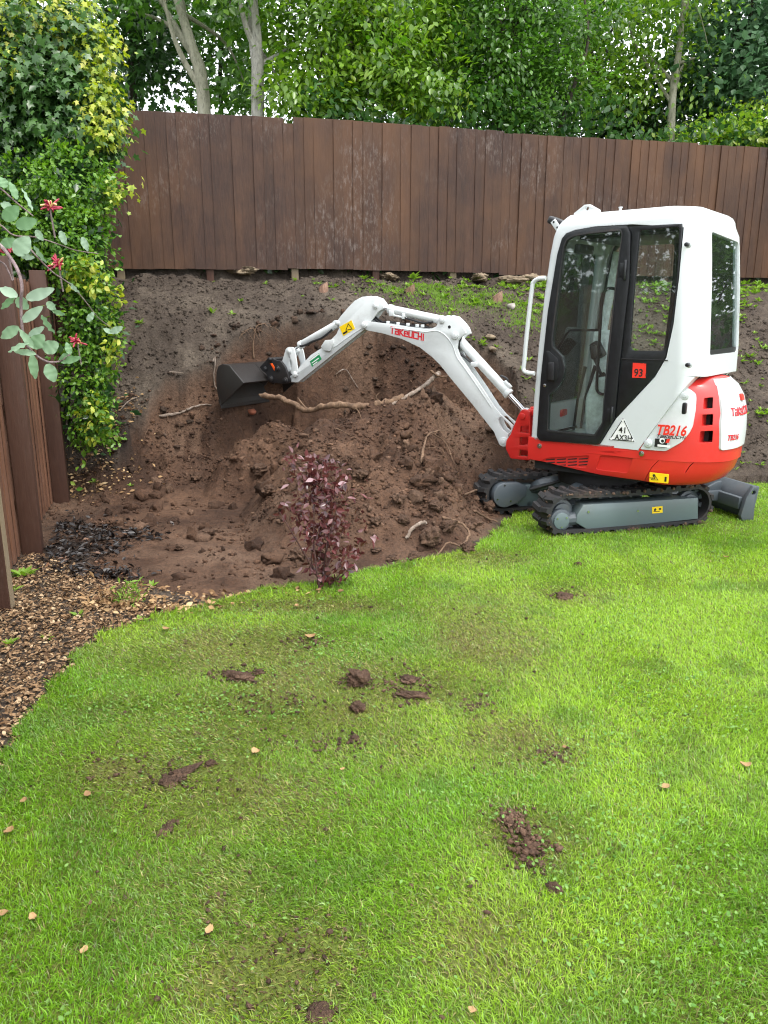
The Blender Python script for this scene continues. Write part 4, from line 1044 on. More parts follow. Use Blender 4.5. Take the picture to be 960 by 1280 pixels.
bo(MB().tube([(e[0] + d.x * k, -0.03, e[1] + d.y * k) for k in (0.06, 0.2, 0.38, 0.40)], 0.011, 8), 'oil_pipe', MAT['white_arm'], r1)
qa = Vector(e) + d * 0.32; qb = Vector(e) + d * 0.68
bo(MB().box((qa.x - 0.03, -0.05, qa.y - 0.015), (0.06, 0.04, 0.04), bev=0.006), 'cylinder_block', MAT['white_arm'], r1)
bo(MB().box((qb.x + nn.x * 0.05, -0.0, qb.y + nn.y * 0.05), (0.08, 0.04, 0.03), Matrix.Rotation(-math.atan2(d.y, d.x), 3, 'Y'), bev=0.004), 'cylinder_block', MAT['white_arm'], r1)
bo(MB().tube(bez([(qb.x + nn.x * .05, 0.01, qb.y + nn.y * .05), (qb.x - d.x * .05 + nn.x * .075, 0.015, qb.y - d.y * .05 + nn.y * .075), (qb.x - d.x * .12 + nn.x * .05, 0.02, qb.y - d.y * .12 + nn.y * .05)], 4), 0.010, 8), 'hose', MAT['hose'], r1)
e = B(440 + 446 / 4, 360 + 160 / 4, 0.0); f = B(440 + 128 / 4, 360 + 92 / 4, 0.0)
r2 = ram((e[0], 0, e[1]), (f[0], 0, f[1]), 0.80, 0.038, 0.019, 'arm_cylinder')
d = Vector((f[0] - e[0], f[1] - e[1]))
bo(MB().tube(bez([(e[0] + d.x * k, -0.035, e[1] + d.y * k - o) for k, o in ((0.10, 0.03), (0.25, 0.055), (0.4, 0.05), (0.55, 0.045))], 4), 0.010, 8), 'hose', MAT['hose'], r2)
bo(MB().tube([(e[0] + d.x * k, -0.035, e[1] + d.y * k - 0.045) for k in (0.5, 0.62, 0.74)], 0.009, 8).box((e[0] + d.x * .55, -0.03, e[1] + d.y * .55 - 0.035), (0.03, 0.03, 0.05), bev=0.004).box((e[0] + d.x * .74, -0.03, e[1] + d.y * .74 - 0.03), (0.05, 0.04, 0.05), bev=0.006), 'oil_pipe', MAT['white_arm'], r2)

jp = [B(440 + x / 4, 360 + y / 4, 0.0) for x, y in ((170, 190), (140, 172), (112, 150), (100, 120), (85, 95))]
for dy in (-0.02, 0.012):
    bo(MB().tube(bez([(x, dy, z + 0.012 * (dy > 0)) for x, z in jp], 4), 0.010, 8), 'hose', MAT['hose'], boom)
jp = [B(440 + x / 4, 360 + y / 4, 0.0) for x, y in ((420, 205), (360, 192), (290, 186), (215, 172), (170, 170))]
bo(MB().tube(bez([(x, -0.03, z) for x, z in jp], 4), 0.010, 8), 'hose', MAT['hose'], boom)
jp = [B(440 + x / 4, 360 + y / 4, 0.0) for x, y in ((560, 235), (545, 275), (545, 320), (575, 345), (610, 375))]
bo(MB().tube(bez([(x, -0.04, z) for x, z in jp], 4), 0.011, 8), 'hose', MAT['hose'], boom)
# --- dipper arm
K7 = (260, 360, 4.3636)
arm_px = crop(*K7, [(452, 514), (440, 498), (446, 480), (470, 470), (500, 428), (560, 365), (622, 325), (660, 292), (700, 250), (716, 212), (700, 190), (706, 176), (725, 150), (770, 98), (800, 68), (840, 48), (890, 43), (930, 58), (955, 92), (958, 110), (930, 128), (905, 160), (880, 190), (876, 208), (862, 226), (852, 226), (490, 516)])
ap = bl(arm_px, 0.06)
armo = bo(MB().prism(ap, -0.060, -0.040, bev=0.006), 'dipper_arm', MAT['white_arm'])
bo(MB().prism(ap, 0.022, 0.040, bev=0.006), 'arm_plate', MAT['white_arm'], armo)
ai = bl(crop(*K7, [(475, 498), (560, 385), (625, 345), (690, 290), (735, 200), (790, 100), (845, 68), (900, 70), (925, 100), (885, 160), (855, 205), (495, 498)]), 0.06)
bo(MB().prism(ai, -0.042, 0.028, bev=0.003), 'arm_box', MAT['white_arm'], armo)
lw = [Vector((x, -0.062, z)) for x, z in bl(crop(*K7, [(850, 212), (760, 272), (690, 322), (645, 340)]), 0.06)]
bo(MB().tube(bez(lw, 4), 0.004, 6), 'edge_weld', MAT['white_arm'], armo)
for (px, py, r_) in ((706, 190, 0.024), (915, 97, 0.028), (476, 470, 0.030), (655, 300, 0.022)):
    pin(px, py, r_, -0.075, 0.075, 'pivot_boss', MAT['white_arm'], armo, K7, True, 0.06)
q = bl(crop(*K7, [(645, 285), (690, 280), (690, 305), (672, 345), (640, 340), (622, 320)]), 0.06)
bo(MB().prism(round_poly(q, 0.006, 2), -0.085, -0.058, bev=0.004), 'pipe_block', MAT['white_arm'], armo)
ys = bl(crop(*K7, [(717, 212), (783, 176), (802, 222), (738, 262)]), 0.06)
s1 = bo(MB().prism(ys, -0.0625, -0.060), 'warning_sticker', MAT['yellow'], armo)
tq = bl(crop(*K7, [(765, 192), (790, 225), (750, 232)]), 0.0625); cc = Vector((sum(p[0] for p in tq) / 3, sum(p[1] for p in tq) / 3))
bo(MB().prism(tq, -0.064, -0.0625, holes=[[tuple(cc + (Vector(p) - cc) * 0.72) for p in tq]]).prism(bl(crop(*K7, [(735, 245), (758, 232), (762, 240), (740, 254)]), 0.0625), -0.064, -0.0625), 'sticker_print', MAT['ink'], armo)
gs = bl(crop(*K7, [(553, 392), (604, 355), (620, 388), (568, 430)]), 0.06)
bo(MB().prism(gs, -0.0625, -0.060), 'safety_sticker', MAT['green'], armo)
gw = bl(crop(*K7, [(553, 394), (604, 357), (606, 363), (556, 400)]), 0.06)
bo(MB().prism(gw, -0.0635, -0.0625).prism(bl(crop(*K7, [(566, 408), (604, 380), (606, 385), (568, 412)]), 0.06), -0.0635, -0.0625).prism(bl(crop(*K7, [(572, 418), (596, 400), (598, 404), (575, 422)]), 0.06), -0.0635, -0.0625), 'sticker_print', MAT['wprint'], armo)
e = B(260 + 703 / K7[2], 360 + 198 / K7[2], 0.0); f = B(260 + 445 / K7[2], 360 + 345 / K7[2], 0.0)
r3 = ram((e[0], 0, e[1]), (f[0], 0, f[1]), 0.76, 0.036, 0.018, 'bucket_cylinder')
d = Vector((f[0] - e[0], f[1] - e[1]))
bo(MB().tube(bez([(e[0] + d.x * k, -0.04, e[1] + d.y * k - o) for k, o in ((0.05, 0.04), (0.25, 0.06), (0.45, 0.045), (0.6, 0.04), (0.72, 0.02))], 4), 0.011, 8), 'hose', MAT['hose'], r3)
def link_bar(pts, r_, y0, y1, name, par):
    q = bl(crop(*K7, pts), 0.06); return bo(MB().prism(round_poly(q, 0.012, 3), y0, y1, bev=0.005), name, MAT['white_arm'], par)
lk = link_bar([(425, 340), (440, 322), (468, 322), (478, 345), (488, 400), (496, 465), (470, 480), (455, 460), (462, 410), (450, 370)], 0.01, -0.078, -0.062, 'bucket_link', None)
link_bar([(425, 340), (440, 322), (468, 322), (478, 345), (488, 400), (496, 465), (470, 480), (455, 460), (462, 410), (450, 370)], 0.01, 0.062, 0.078, 'link_plate', lk)
link_bar([(418, 345), (445, 325), (460, 345), (440, 400), (448, 450), (425, 465), (400, 440), (402, 400)], 0.01, -0.055, -0.035, 'link_plate', lk)
link_bar([(418, 345), (445, 325), (460, 345), (440, 400), (448, 450), (425, 465), (400, 440), (402, 400)], 0.01, 0.035, 0.055, 'link_plate', lk)
pin(446, 345, 0.026, -0.088, 0.088, 'link_pin', MAT['white_arm'], lk, K7, True, 0.07)
pin(476, 470, 0.030, -0.088, 0.088, 'link_pin', MAT['white_arm'], lk, K7, True, 0.07)
# --- quick hitch and bucket
hq = bl(crop(*K7, [(285, 432), (318, 398), (332, 378), (352, 380), (372, 392), (402, 398), (425, 430), (448, 492), (440, 520), (405, 522), (345, 515), (335, 490), (318, 465), (300, 452)]), 0.10)
hitch = bo(MB().prism(round_poly(hq, 0.01, 2), -0.115, -0.085, bev=0.006), 'quick_hitch', MAT['hitch'])
bo(MB().prism(round_poly(hq, 0.01, 2), 0.085, 0.115, bev=0.006), 'hitch_plate', MAT['hitch'], hitch)
qc = [Vector(p) for p in bl(crop(*K7, [(372, 455)]), 0.10)][0]
bo(MB().prism([tuple(qc + (Vector(p) - qc) * 0.75) for p in hq], -0.09, 0.09), 'hitch_body', MAT['hitch'], hitch)
for px, py, r_ in ((350, 495, 0.030), (428, 503, 0.032), (318, 440, 0.024), (385, 440, 0.030), (345, 390, 0.02)):
    pin(px, py, r_, -0.13, 0.13, 'hitch_pin', MAT['hitch'], hitch, K7, True, 0.1)
oq = bl(crop(*K7, [(340, 412), (350, 410), (372, 448), (360, 450)]), 0.118)
bo(MB().prism(oq, -0.119, -0.114, bev=0.001), 'hitch_mark', MAT['orange'], hitch)
BH = 0.46
side_px = crop(*K7, [(58, 430), (75, 420), (118, 424), (195, 517), (160, 555), (90, 632), (72, 640), (55, 560), (50, 500)])
MAT['mud'] = plain('caked_mud', (0.085, 0.052, 0.034), 0.95, 0, 0.5, 40, 0.5)
MAT['bucket_side'] = paint('muddy_shaded_bucket_side', (0.022, 0.020, 0.019), 0.45, 0.05, 0.8, (0.045, 0.028, 0.020))  # mud, and dark enough to stand in for the shade inside the bucket
# bucket: shell between two side plates, mouth towards the machine
sec = [B(x, y, BH) for x, y in crop(*K7, [(195, 517), (118, 424), (82, 416), (60, 426), (50, 460), (48, 510), (56, 575), (72, 640)])]
b = MB()
def offset_line(L, d):
    out = []
    for i, p in enumerate(L):
        a, c = Vector(L[max(i - 1, 0)]), Vector(L[min(i + 1, len(L) - 1)]); t = (c - a).normalized()
        out.append((p[0] + t.y * d, p[1] - t.x * d))
    return out
cen = Vector((sum(p[0] for p in sec) / len(sec), sum(p[1] for p in sec) / len(sec)))
inn = offset_line(sec, 0.012)
if (Vector(inn[4]) - cen).length > (Vector(sec[4]) - cen).length: inn = offset_line(sec, -0.012)
b.prism(sec + inn[::-1], -BH, BH)
bucket = bo(b, 'bucket', MAT['bucket'])
for s_ in (-1, 1):
    bo(MB().prism([tuple(cen + (Vector(p) - cen) * 1.02) for p in sec], s_ * BH - 0.009, s_ * BH + 0.009, bev=0.003), 'bucket_side', MAT['bucket_side'], bucket)
e0, e1 = Vector(sec[-1]), Vector(sec[-2]); dd = (e0 - e1).normalized(); nn = Vector((-dd.y, dd.x))
bo(MB().prism([tuple(e0 - dd * 0.06 + nn * 0.013), tuple(e0 + dd * 0.035), tuple(e0 - dd * 0.06 - nn * 0.013)], -BH - 0.012, BH + 0.012), 'cutting_edge', MAT['bucket'], bucket)
v0, v1 = Vector(sec[0]), Vector(sec[1]); dd = (v1 - v0).normalized(); nn = Vector((-dd.y, dd.x))
if (v0 + nn - cen).length < (v0 - cen).length: nn = -nn
for s_ in (-0.07, 0.07):
    bo(MB().prism([tuple(v0 - dd * 0.0), tuple(v0 + nn * 0.08), tuple(v0 + dd * 0.16 + nn * 0.12), tuple(v1 + nn * 0.02), tuple(v1)], s_ - 0.012, s_ + 0.012, bev=0.003), 'bucket_ear', MAT['bucket'], bucket)

# --- tracks
RW, LW = 0.148, 0.565
def track_path(step):
    pts = []; ln = 2 * LW; arc = PI * RW
    tot = 2 * ln + 2 * arc; n = int(round(tot / step)); out = []
    for i in range(n):
        s = tot * i / n
        if s < ln: out.append(((-LW + s), 0.022, (1, 0), (0, -1)))
        elif s < ln + arc:
            a = (s - ln) / RW; out.append((LW + RW * math.sin(a), 0.022 + RW - RW * math.cos(a), (math.cos(a), math.sin(a)), (math.sin(a), -math.cos(a))))
        elif s < 2 * ln + arc:
            u = s - ln - arc; sag = -0.016 * math.sin(PI * u / ln); out.append((LW - u, 0.022 + 2 * RW + sag, (-1, 0), (0, 1)))
        else:
            a = (s - 2 * ln - arc) / RW; out.append((-LW - RW * math.sin(a), 0.022 + RW + RW * math.cos(a), (-math.cos(a), -math.sin(a)), (-math.sin(a), math.cos(a))))
    return out
def make_track(y0, y1, outer):
    b = MB(); P = track_path(0.03); n = len(P); rings = []
    for x, z, t, o in P:
        rings.append([b.bm.verts.new((x + o[0] * d, y, z + o[1] * d)) for d, y in ((0, y0), (0, y1), (-0.022, y1), (-0.022, y0))])
    for i in range(n):
        j = (i + 1) % n
        for k in range(4):
            l = (k + 1) % 4; b.bm.faces.new((rings[i][k], rings[i][l], rings[j][l], rings[j][k]))
    belt = un(b, 'rubber_track', MAT['rubber'], None, 40)
    Q = track_path(0.088); yc = (y0 + y1) / 2; w = y1 - y0
    lb_ = MB(); ib = MB()
    for i, (x, z, t, o) in enumerate(Q):
        for part in (0, 1):
            ya, yb = (y0 - 0.004, yc - 0.012) if part == 0 else (yc + 0.012, y1 + 0.004)
            sh_ = 0.022 * (1 if part else -1)
            vs = []
            for d, hw in ((-0.002, 0.026), (0.024, 0.016)):
                for yy, k in ((ya, 0 if part == 0 else 1), (yb, 1 if part == 0 else 0)):
                    for sg in (-1, 1):
                        off_ = sg * hw + (0.015 if k else -0.004)
                        vs.append(lb_.bm.verts.new((x + t[0] * off_ + o[0] * d, yy, z + t[1] * off_ + o[1] * d)))
            for f in ((0, 1, 3, 2), (4, 6, 7, 5), (0, 2, 6, 4), (1, 5, 7, 3), (0, 4, 5, 1), (2, 3, 7, 6)): lb_.bm.faces.new([vs[q] for q in f])
        vs = []
        for d, hw in ((-0.020, 0.022), (-0.052, 0.010)):
            for yy in (yc - 0.03, yc + 0.03):
                for sg in (-1, 1): vs.append(ib.bm.verts.new((x + t[0] * sg * hw + o[0] * d, yy, z + t[1] * sg * hw + o[1] * d)))
        for f in ((0, 1, 3, 2), (4, 6, 7, 5), (0, 2, 6, 4), (1, 5, 7, 3), (0, 4, 5, 1), (2, 3, 7, 6)): ib.bm.faces.new([vs[q] for q in f])
    un(lb_, 'tread_lug', MAT['rubber'], belt)
    un(ib, 'drive_lug', MAT['charcoal'], belt)
    for xx in (-LW, LW):
        un(MB().cyl((xx, yc - 0.03, 0.022 + RW), (xx, yc + 0.03, 0.022 + RW), RW - 0.05, n=28, bev=0.006).cyl((xx, yc - 0.055, 0.022 + RW), (xx, yc + 0.055, 0.022 + RW), RW - 0.075, n=24, bev=0.006), 'drive_wheel', MAT['charcoal'], belt)
    for xx in (-0.30, 0.0, 0.30):
        un(MB().cyl((xx, y0 + 0.045, 0.062), (xx, y1 - 0.045, 0.062), 0.040, n=20, bev=0.005).cyl((xx, y0 + 0.03, 0.062), (xx, y1 - 0.03, 0.062), 0.022, n=12), 'roller', MAT['charcoal'], belt)
    return belt
near = make_track(-0.5, -0.27, -1)
far = make_track(0.27, 0.5, 1)
rngm = np.random.default_rng(3)
for belt_, yy0, yy1 in ((near, -0.5, -0.27), (far, 0.27, 0.5)):
    Q = track_path(0.012); mud = bmesh.new()
    for i in rngm.integers(0, len(Q), 170):
        x, z, t, o = Q[i]; sz = 0.006 + 0.014 * rngm.random() ** 2; yy = rngm.choice([yy0, yy1]) + rngm.normal() * 0.008 if rngm.random() < 0.5 else rngm.uniform(yy0, yy1)
        r_ = bmesh.ops.create_icosphere(mud, subdivisions=1, radius=sz)['verts']
        for v in r_: v.co = Vector((v.co.x * rngm.uniform(.6, 1.4) + x + o[0] * 0.004, v.co.y * rngm.uniform(.6, 1.4) + yy, v.co.z * rngm.uniform(.6, 1.2) + z + o[1] * 0.004))
    mm = link('caked_mud', bm_mesh('caked_mud', mud, None), MAT['mud'], belt_); mm['kind'] = 'stuff'
fr_px = [(730, 631.5), (873.5, 622.5), (873.5, 649), (742, 662.5), (735, 662.5), (721, 654), (722, 644)]
un(MB().prism([T(*p) for p in fr_px], -0.492, -0.36, bev=0.006), 'track_frame', MAT['undergrey'], near)
fa = [T(*p) for p in fr_px]
un(MB().prism(fa, 0.30, 0.492, bev=0.006), 'track_frame', MAT['undergrey'], far)
q = T(703, 652)
un(MB().cyl((q[0], -0.43, q[1]), (q[0], -0.478, q[1]), 0.088, n=30, bev=0.01).cyl((q[0] + 0.01, -0.44, q[1]), (q[0] + 0.25, -0.44, q[1]), 0.05, n=10), 'idler_hub', MAT['charcoal'], near)
un(MB().cyl((q[0], -0.47, q[1]), (q[0], -0.492, q[1]), 0.064, n=30, bev=0.005), 'hub_cap', MAT['undergrey'], near)
for a in (0.6, 2.6, 4.7):
    un(MB().cyl((q[0] + 0.045 * math.cos(a), -0.49, q[1] + 0.045 * math.sin(a)), (q[0] + 0.045 * math.cos(a), -0.497, q[1] + 0.045 * math.sin(a)), 0.007, n=8), 'hub_bolt', MAT['steel'], near)
for px, py in ((738, 665), (781, 661.5), (828, 657)):
    q = T(px, py); un(MB().cyl((q[0], -0.44, q[1]), (q[0], -0.487, q[1]), 0.036, n=22, bev=0.006), 'roller_cap', MAT['undergrey'], near)
for px, py in ((798, 639), (736, 640)):
    q = T(px, py); un(MB().cyl((q[0], -0.49, q[1]), (q[0], -0.497, q[1]), 0.010, n=10), 'frame_bolt', MAT['steel'], near)
ys = [T(x, y) for x, y in ((815.8, 634.2), (828.8, 632.8), (829, 641), (816, 642.2))]
un(MB().prism(ys, -0.4940, -0.492), 'lifting_sticker', MAT['yellow'], near)
c_ = Vector((sum(p[0] for p in ys) / 4, sum(p[1] for p in ys) / 4))
un(MB().box((c_.x - 0.006, -0.4943, c_.y - 0.012), (0.06, 0.001, 0.005)).box((c_.x - 0.022, -0.4943, c_.y + 0.003), (0.018, 0.001, 0.022), Matrix.Rotation(R(35), 3, 'Y')).box((c_.x + 0.022, -0.4943, c_.y + 0.006), (0.022, 0.001, 0.014)), 'sticker_print', MAT['ink'], near)
# inner cover of the far sprocket
cov = round_poly([(-LW + 0.105 * math.cos(a), 0.022 + RW + 0.105 * math.sin(a)) for a in np.linspace(PI * 0.42, PI * 1.55, 16)] + [(-LW + 0.12, 0.10), (-LW + 0.19, 0.15), (-LW + 0.20, 0.235), (-LW + 0.12, 0.272)], 0.01, 2)
un(MB().prism(cov, 0.215, 0.29, bev=0.008), 'motor_cover', MAT['charcoal'], far)
for dx, dz in ((-0.01, 0.085), (-0.07, -0.03), (0.05, -0.05)):
    un(MB().cyl((-LW + dx, 0.21, 0.022 + RW + dz), (-LW + dx, 0.218, 0.022 + RW + dz), 0.008, n=8), 'cover_bolt', MAT['steel'], far)
# centre frame
cf = un(MB().cyl((0, 0, 0.16), (0, 0, 0.36), 0.27, n=36, bev=0.01).box((0, 0, 0.24), (0.62, 0.36, 0.14), bev=0.02), 'centre_frame', MAT['charcoal'])
for sx in (-1, 1):
    for sy in (-1, 1):
        b = MB(); b.tube(bez([(0.16 * sx, 0.10 * sy, 0.285), (0.30 * sx, 0.17 * sy, 0.275), (0.40 * sx, 0.26 * sy, 0.225), (0.42 * sx, 0.36 * sy, 0.17)], 4), [0.075] * 5 + [0.07] * 4 + [0.062] * 4, 8)
        for v in b.bm.verts: v.co.z = 0.22 + (v.co.z - 0.22) * 0.85
        un(b, 'frame_leg', MAT['charcoal'], cf)
for yy, zz in ((0.05, 0.33), (0.10, 0.345), (0.15, 0.335)):
    un(MB().tube(bez([(-0.05, yy * 0.3, 0.32), (-0.22, yy, zz), (-0.38, yy + 0.08, 0.26), (-0.50, 0.24, 0.20)], 5), 0.014, 8), 'hose', MAT['hose'], cf)
un(MB().tube([(-0.36, 0.23, 0.225), (-0.42, 0.25, 0.215)], 0.024, 8).box((-0.34, 0.23, 0.235), (0.05, 0.05, 0.05), bev=0.008), 'hose_union', MAT['steel'], cf)
# dozer blade
arc_ = [(1.03 + 0.085 * (1 - math.sin(PI * (0.12 + 0.76 * k / 8))) * 1.6 + 0.03, 0.0 + 0.285 * k / 8) for k in range(9)]
in_ = [(x - 0.022, z) for x, z in arc_]
blade = un(MB().prism(arc_ + in_[::-1], -0.49, 0.49, bev=0.003), 'dozer_blade', MAT['charcoal'])
for s_ in (-1, 1):
    un(MB().prism([(1.00, 0.05), (1.03, -0.005), (1.13, -0.005), (1.125, 0.10), (1.15, 0.285), (1.09, 0.29), (1.035, 0.20)], s_ * 0.49 - 0.018, s_ * 0.49 + 0.018, holes=[circle(1.10, 0.235, 0.018, 12)], bev=0.004), 'blade_end', MAT['charcoal'], blade)
    un(MB().box((0.80, s_ * 0.17, 0.15), (0.52, 0.07, 0.09), bev=0.012), 'blade_arm', MAT['charcoal'], blade)
    un(MB().prism([(0.85, 0.19), (1.05, 0.19), (1.06, 0.27), (1.0, 0.26)], s_ * 0.17 - 0.012, s_ * 0.17 + 0.012, bev=0.003), 'blade_gusset', MAT['charcoal'], blade)
un(MB().box((1.04, 0, 0.14), (0.05, 0.9, 0.10), bev=0.01), 'blade_stiffener', MAT['charcoal'], blade)
un(MB().cyl((0.3, 0, 0.22), (0.85, 0, 0.19), 0.038, n=16).cyl((0.85, 0, 0.19), (1.04, 0, 0.18), 0.02, n=12), 'blade_cylinder', MAT['charcoal'], blade)

far.location = far.location + UD * -0.17
# ------------------------------------------------------------------ foliage helpers
TMPL = {
    'oval': (np.array([(0, 0, 0), (.27, .28, .05), (.30, .55, .06), (0, 1, -.06), (-.30, .55, .06), (-.27, .28, .05), (0, .45, -.02)]),
             [(0, 1, 6), (1, 2, 6), (2, 3, 6), (3, 4, 6), (4, 5, 6), (5, 0, 6)]),
    'diamond': (np.array([(0, 0, 0), (.30, .45, .06), (0, 1, -.08), (-.30, .45, .06), (0, .5, -.03)]), [(0, 1, 4), (1, 2, 4), (2, 3, 4), (3, 0, 4)]),
    'ivy': (np.array([(0, .30, .03), (0, .0, 0), (.30, -.04, -.03), (.22, .25, .03), (.50, .42, -.05), (.20, .58, .02), (0, 1.0, -.08), (-.20, .58, .02), (-.50, .42, -.05), (-.22, .25, .03), (-.30, -.04, -.03)]),
            [(0, 1, 2), (0, 2, 3), (0, 3, 4), (0, 4, 5), (0, 5, 6), (0, 6, 7), (0, 7, 8), (0, 8, 9), (0, 9, 10), (0, 10, 1)]),
    'strip': (np.array([(.5, 0, 0), (-.5, 0, 0), (.38, .55, .03), (-.38, .55, .03), (0, 1, -.05)]), [(0, 2, 1), (1, 2, 3), (2, 4, 3)]),
}
def unit(v): return v / np.maximum(np.linalg.norm(v, axis=-1, keepdims=True), 1e-9)
def leaf_arrays(P, D, Nr, L, W, kind):
    tv, tf = TMPL[kind]; n = len(P); k = len(tv)
    y = unit(D); x = unit(np.cross(y, Nr)); z = np.cross(x, y)
    V = P[:, None, :] + x[:, None, :] * (tv[None, :, 0, None] * W[:, None, None]) + y[:, None, :] * (tv[None, :, 1, None] * L[:, None, None]) + z[:, None, :] * (tv[None, :, 2, None] * L[:, None, None])
    F = np.array(tf)[None] + (np.arange(n) * k)[:, None, None]
    return V.reshape(-1, 3), F.reshape(-1, 3), k
def leaf_mesh(name, P, D, Nr, L, W, kind, tint):
    V, F, k = leaf_arrays(P, D, Nr, L, W, kind)
    return np_mesh(name, V, F, {'tint': np.repeat(tint, k, axis=0)})
def crown_points(blobs, n, rng, shell=0.55, clump=0.16, per=16):
    """leaf positions in clumps through a union of ellipsoids ((cx,cy,cz),(rx,ry,rz)); also returns outward directions"""
    vol = np.array([b[1][0] * b[1][1] * b[1][2] for b in blobs]) ** (2 / 3); vol = vol / vol.sum()
    nc = max(1, n // per)
    bi = rng.choice(len(blobs), nc, p=vol)
    C = np.array([b[0] for b in blobs])[bi]; Rr = np.array([b[1] for b in blobs])[bi]
    u = unit(rng.normal(size=(nc, 3))); r = shell + (1.04 - shell) * rng.random(nc) ** 0.7
    c = C + u * Rr * r[:, None]
    P = np.repeat(c, per, 0); O = np.repeat(u, per, 0)
    off = rng.normal(size=P.shape) * clump; off[:, 2] *= 0.7
    return P + off, unit(O + 0.5 * unit(off + 1e-6)), np.repeat(np.arange(nc), per), np.repeat(rng.random(nc), per)
def leaf_dirs(O, rng, droop=0.5, rand=0.8):
    D = O * 0.7 + rng.normal(size=O.shape) * rand; D[:, 2] -= droop
    N = rng.normal(size=O.shape) * 0.6 + O * 0.35; N[:, 2] += 0.9
    return unit(D), unit(N)
def leaf_material(name, c0, c1, trans=0.3, rough=0.42, spec=0.4, c2=None):
    m = NM(name); a = m.attr('tint')
    stops = [(0.0, c0), (1.0, c1)] if c2 is None else [(0.0, c0), (0.75, c1), (1.0, c2)]
    col = m.ramp(a.outputs['Fac'], stops)
    m.base(col); m.set(Roughness=rough, Specular_IOR_Level=spec)
    tl = m.n('ShaderNodeBsdfTranslucent'); hs = m.n('ShaderNodeHueSaturation'); hs.inputs['Value'].default_value = 1.5; hs.inputs['Saturation'].default_value = 1.1
    m.l(col, hs.inputs['Color']); m.l(hs.outputs['Color'], tl.inputs['Color'])
    mx = m.n('ShaderNodeMixShader'); mx.inputs[0].default_value = trans
    m.l(m.b.outputs[0], mx.inputs[1]); m.l(tl.outputs[0], mx.inputs[2]); m.l(mx.outputs[0], m.out.inputs['Surface'])
    return m.m
def bark_material(name, a, b_, c, scale=8):
    m = NM(name); v = m.coords((1, 1, 0.35)); n = m.noise(v, scale, 6, 0.7); n2 = m.noise(v, scale * 5, 4, 0.7)
    m.base(m.mixc(m.rng(n2, 0.5, 0.7, 0, 0.7), m.ramp(n, [(0.3, a), (0.52, b_), (0.7, c)]), tuple(x * 0.4 for x in a)))
    m.set(Roughness=0.85); m.bump(n2, 0.6, 0.02); return m.m
MAT['bark_pale'] = bark_material('pale_grey_bark', (0.14, 0.13, 0.11), (0.30, 0.29, 0.25), (0.42, 0.41, 0.38))
MAT['bark_green'] = bark_material('greenish_grey_bark', (0.15, 0.15, 0.10), (0.27, 0.26, 0.19), (0.34, 0.33, 0.26))
MAT['bark_dark'] = bark_material('dark_brown_bark', (0.035, 0.028, 0.022), (0.07, 0.055, 0.042), (0.11, 0.09, 0.07))
MAT['leaf_mid'] = leaf_material('mid_green_leaf', (0.030, 0.090, 0.014), (0.145, 0.300, 0.042), 0.42, 0.30, 0.6)
MAT['leaf_light'] = leaf_material('light_green_leaf', (0.048, 0.130, 0.014), (0.225, 0.370, 0.045), 0.45, 0.30, 0.6, (0.30, 0.33, 0.05))
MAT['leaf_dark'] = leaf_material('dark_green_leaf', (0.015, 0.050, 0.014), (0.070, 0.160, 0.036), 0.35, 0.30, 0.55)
MAT['leaf_blue'] = leaf_material('bluish_green_leaf', (0.045, 0.110, 0.050), (0.140, 0.255, 0.120), 0.38, 0.45, 0.4)
MAT['leaf_ivy'] = leaf_material('ivy_leaf', (0.030, 0.088, 0.022), (0.095, 0.200, 0.045), 0.28, 0.32, 0.55)
MAT['leaf_gold'] = leaf_material('golden_variegated_leaf', (0.13, 0.25, 0.025), (0.42, 0.47, 0.05), 0.3, 0.4, 0.45, (0.60, 0.56, 0.16))
MAT['leaf_box'] = leaf_material('small_bright_leaf', (0.055, 0.155, 0.018), (0.200, 0.375, 0.040), 0.35, 0.35, 0.5, (0.30, 0.36, 0.06))
MAT['leaf_purple'] = leaf_material('purple_red_leaf', (0.048, 0.013, 0.014), (0.155, 0.046, 0.045), 0.2, 0.26, 0.65, (0.42, 0.28, 0.30))  # palest tint paints in the pinkish-grey highlights of the glossy leaves
MAT['leaf_silver'] = leaf_material('silvery_green_leaf', (0.17, 0.30, 0.15), (0.33, 0.44, 0.33), 0.25, 0.5, 0.35)
MAT['leaf_weed'] = leaf_material('weed_leaf', (0.13, 0.25, 0.025), (0.24, 0.38, 0.06), 0.35, 0.5, 0.3)
MAT['leaf_dead'] = leaf_material('dead_leaf', (0.13, 0.065, 0.030), (0.42, 0.27, 0.13), 0.1, 0.7, 0.25, (0.55, 0.40, 0.22))

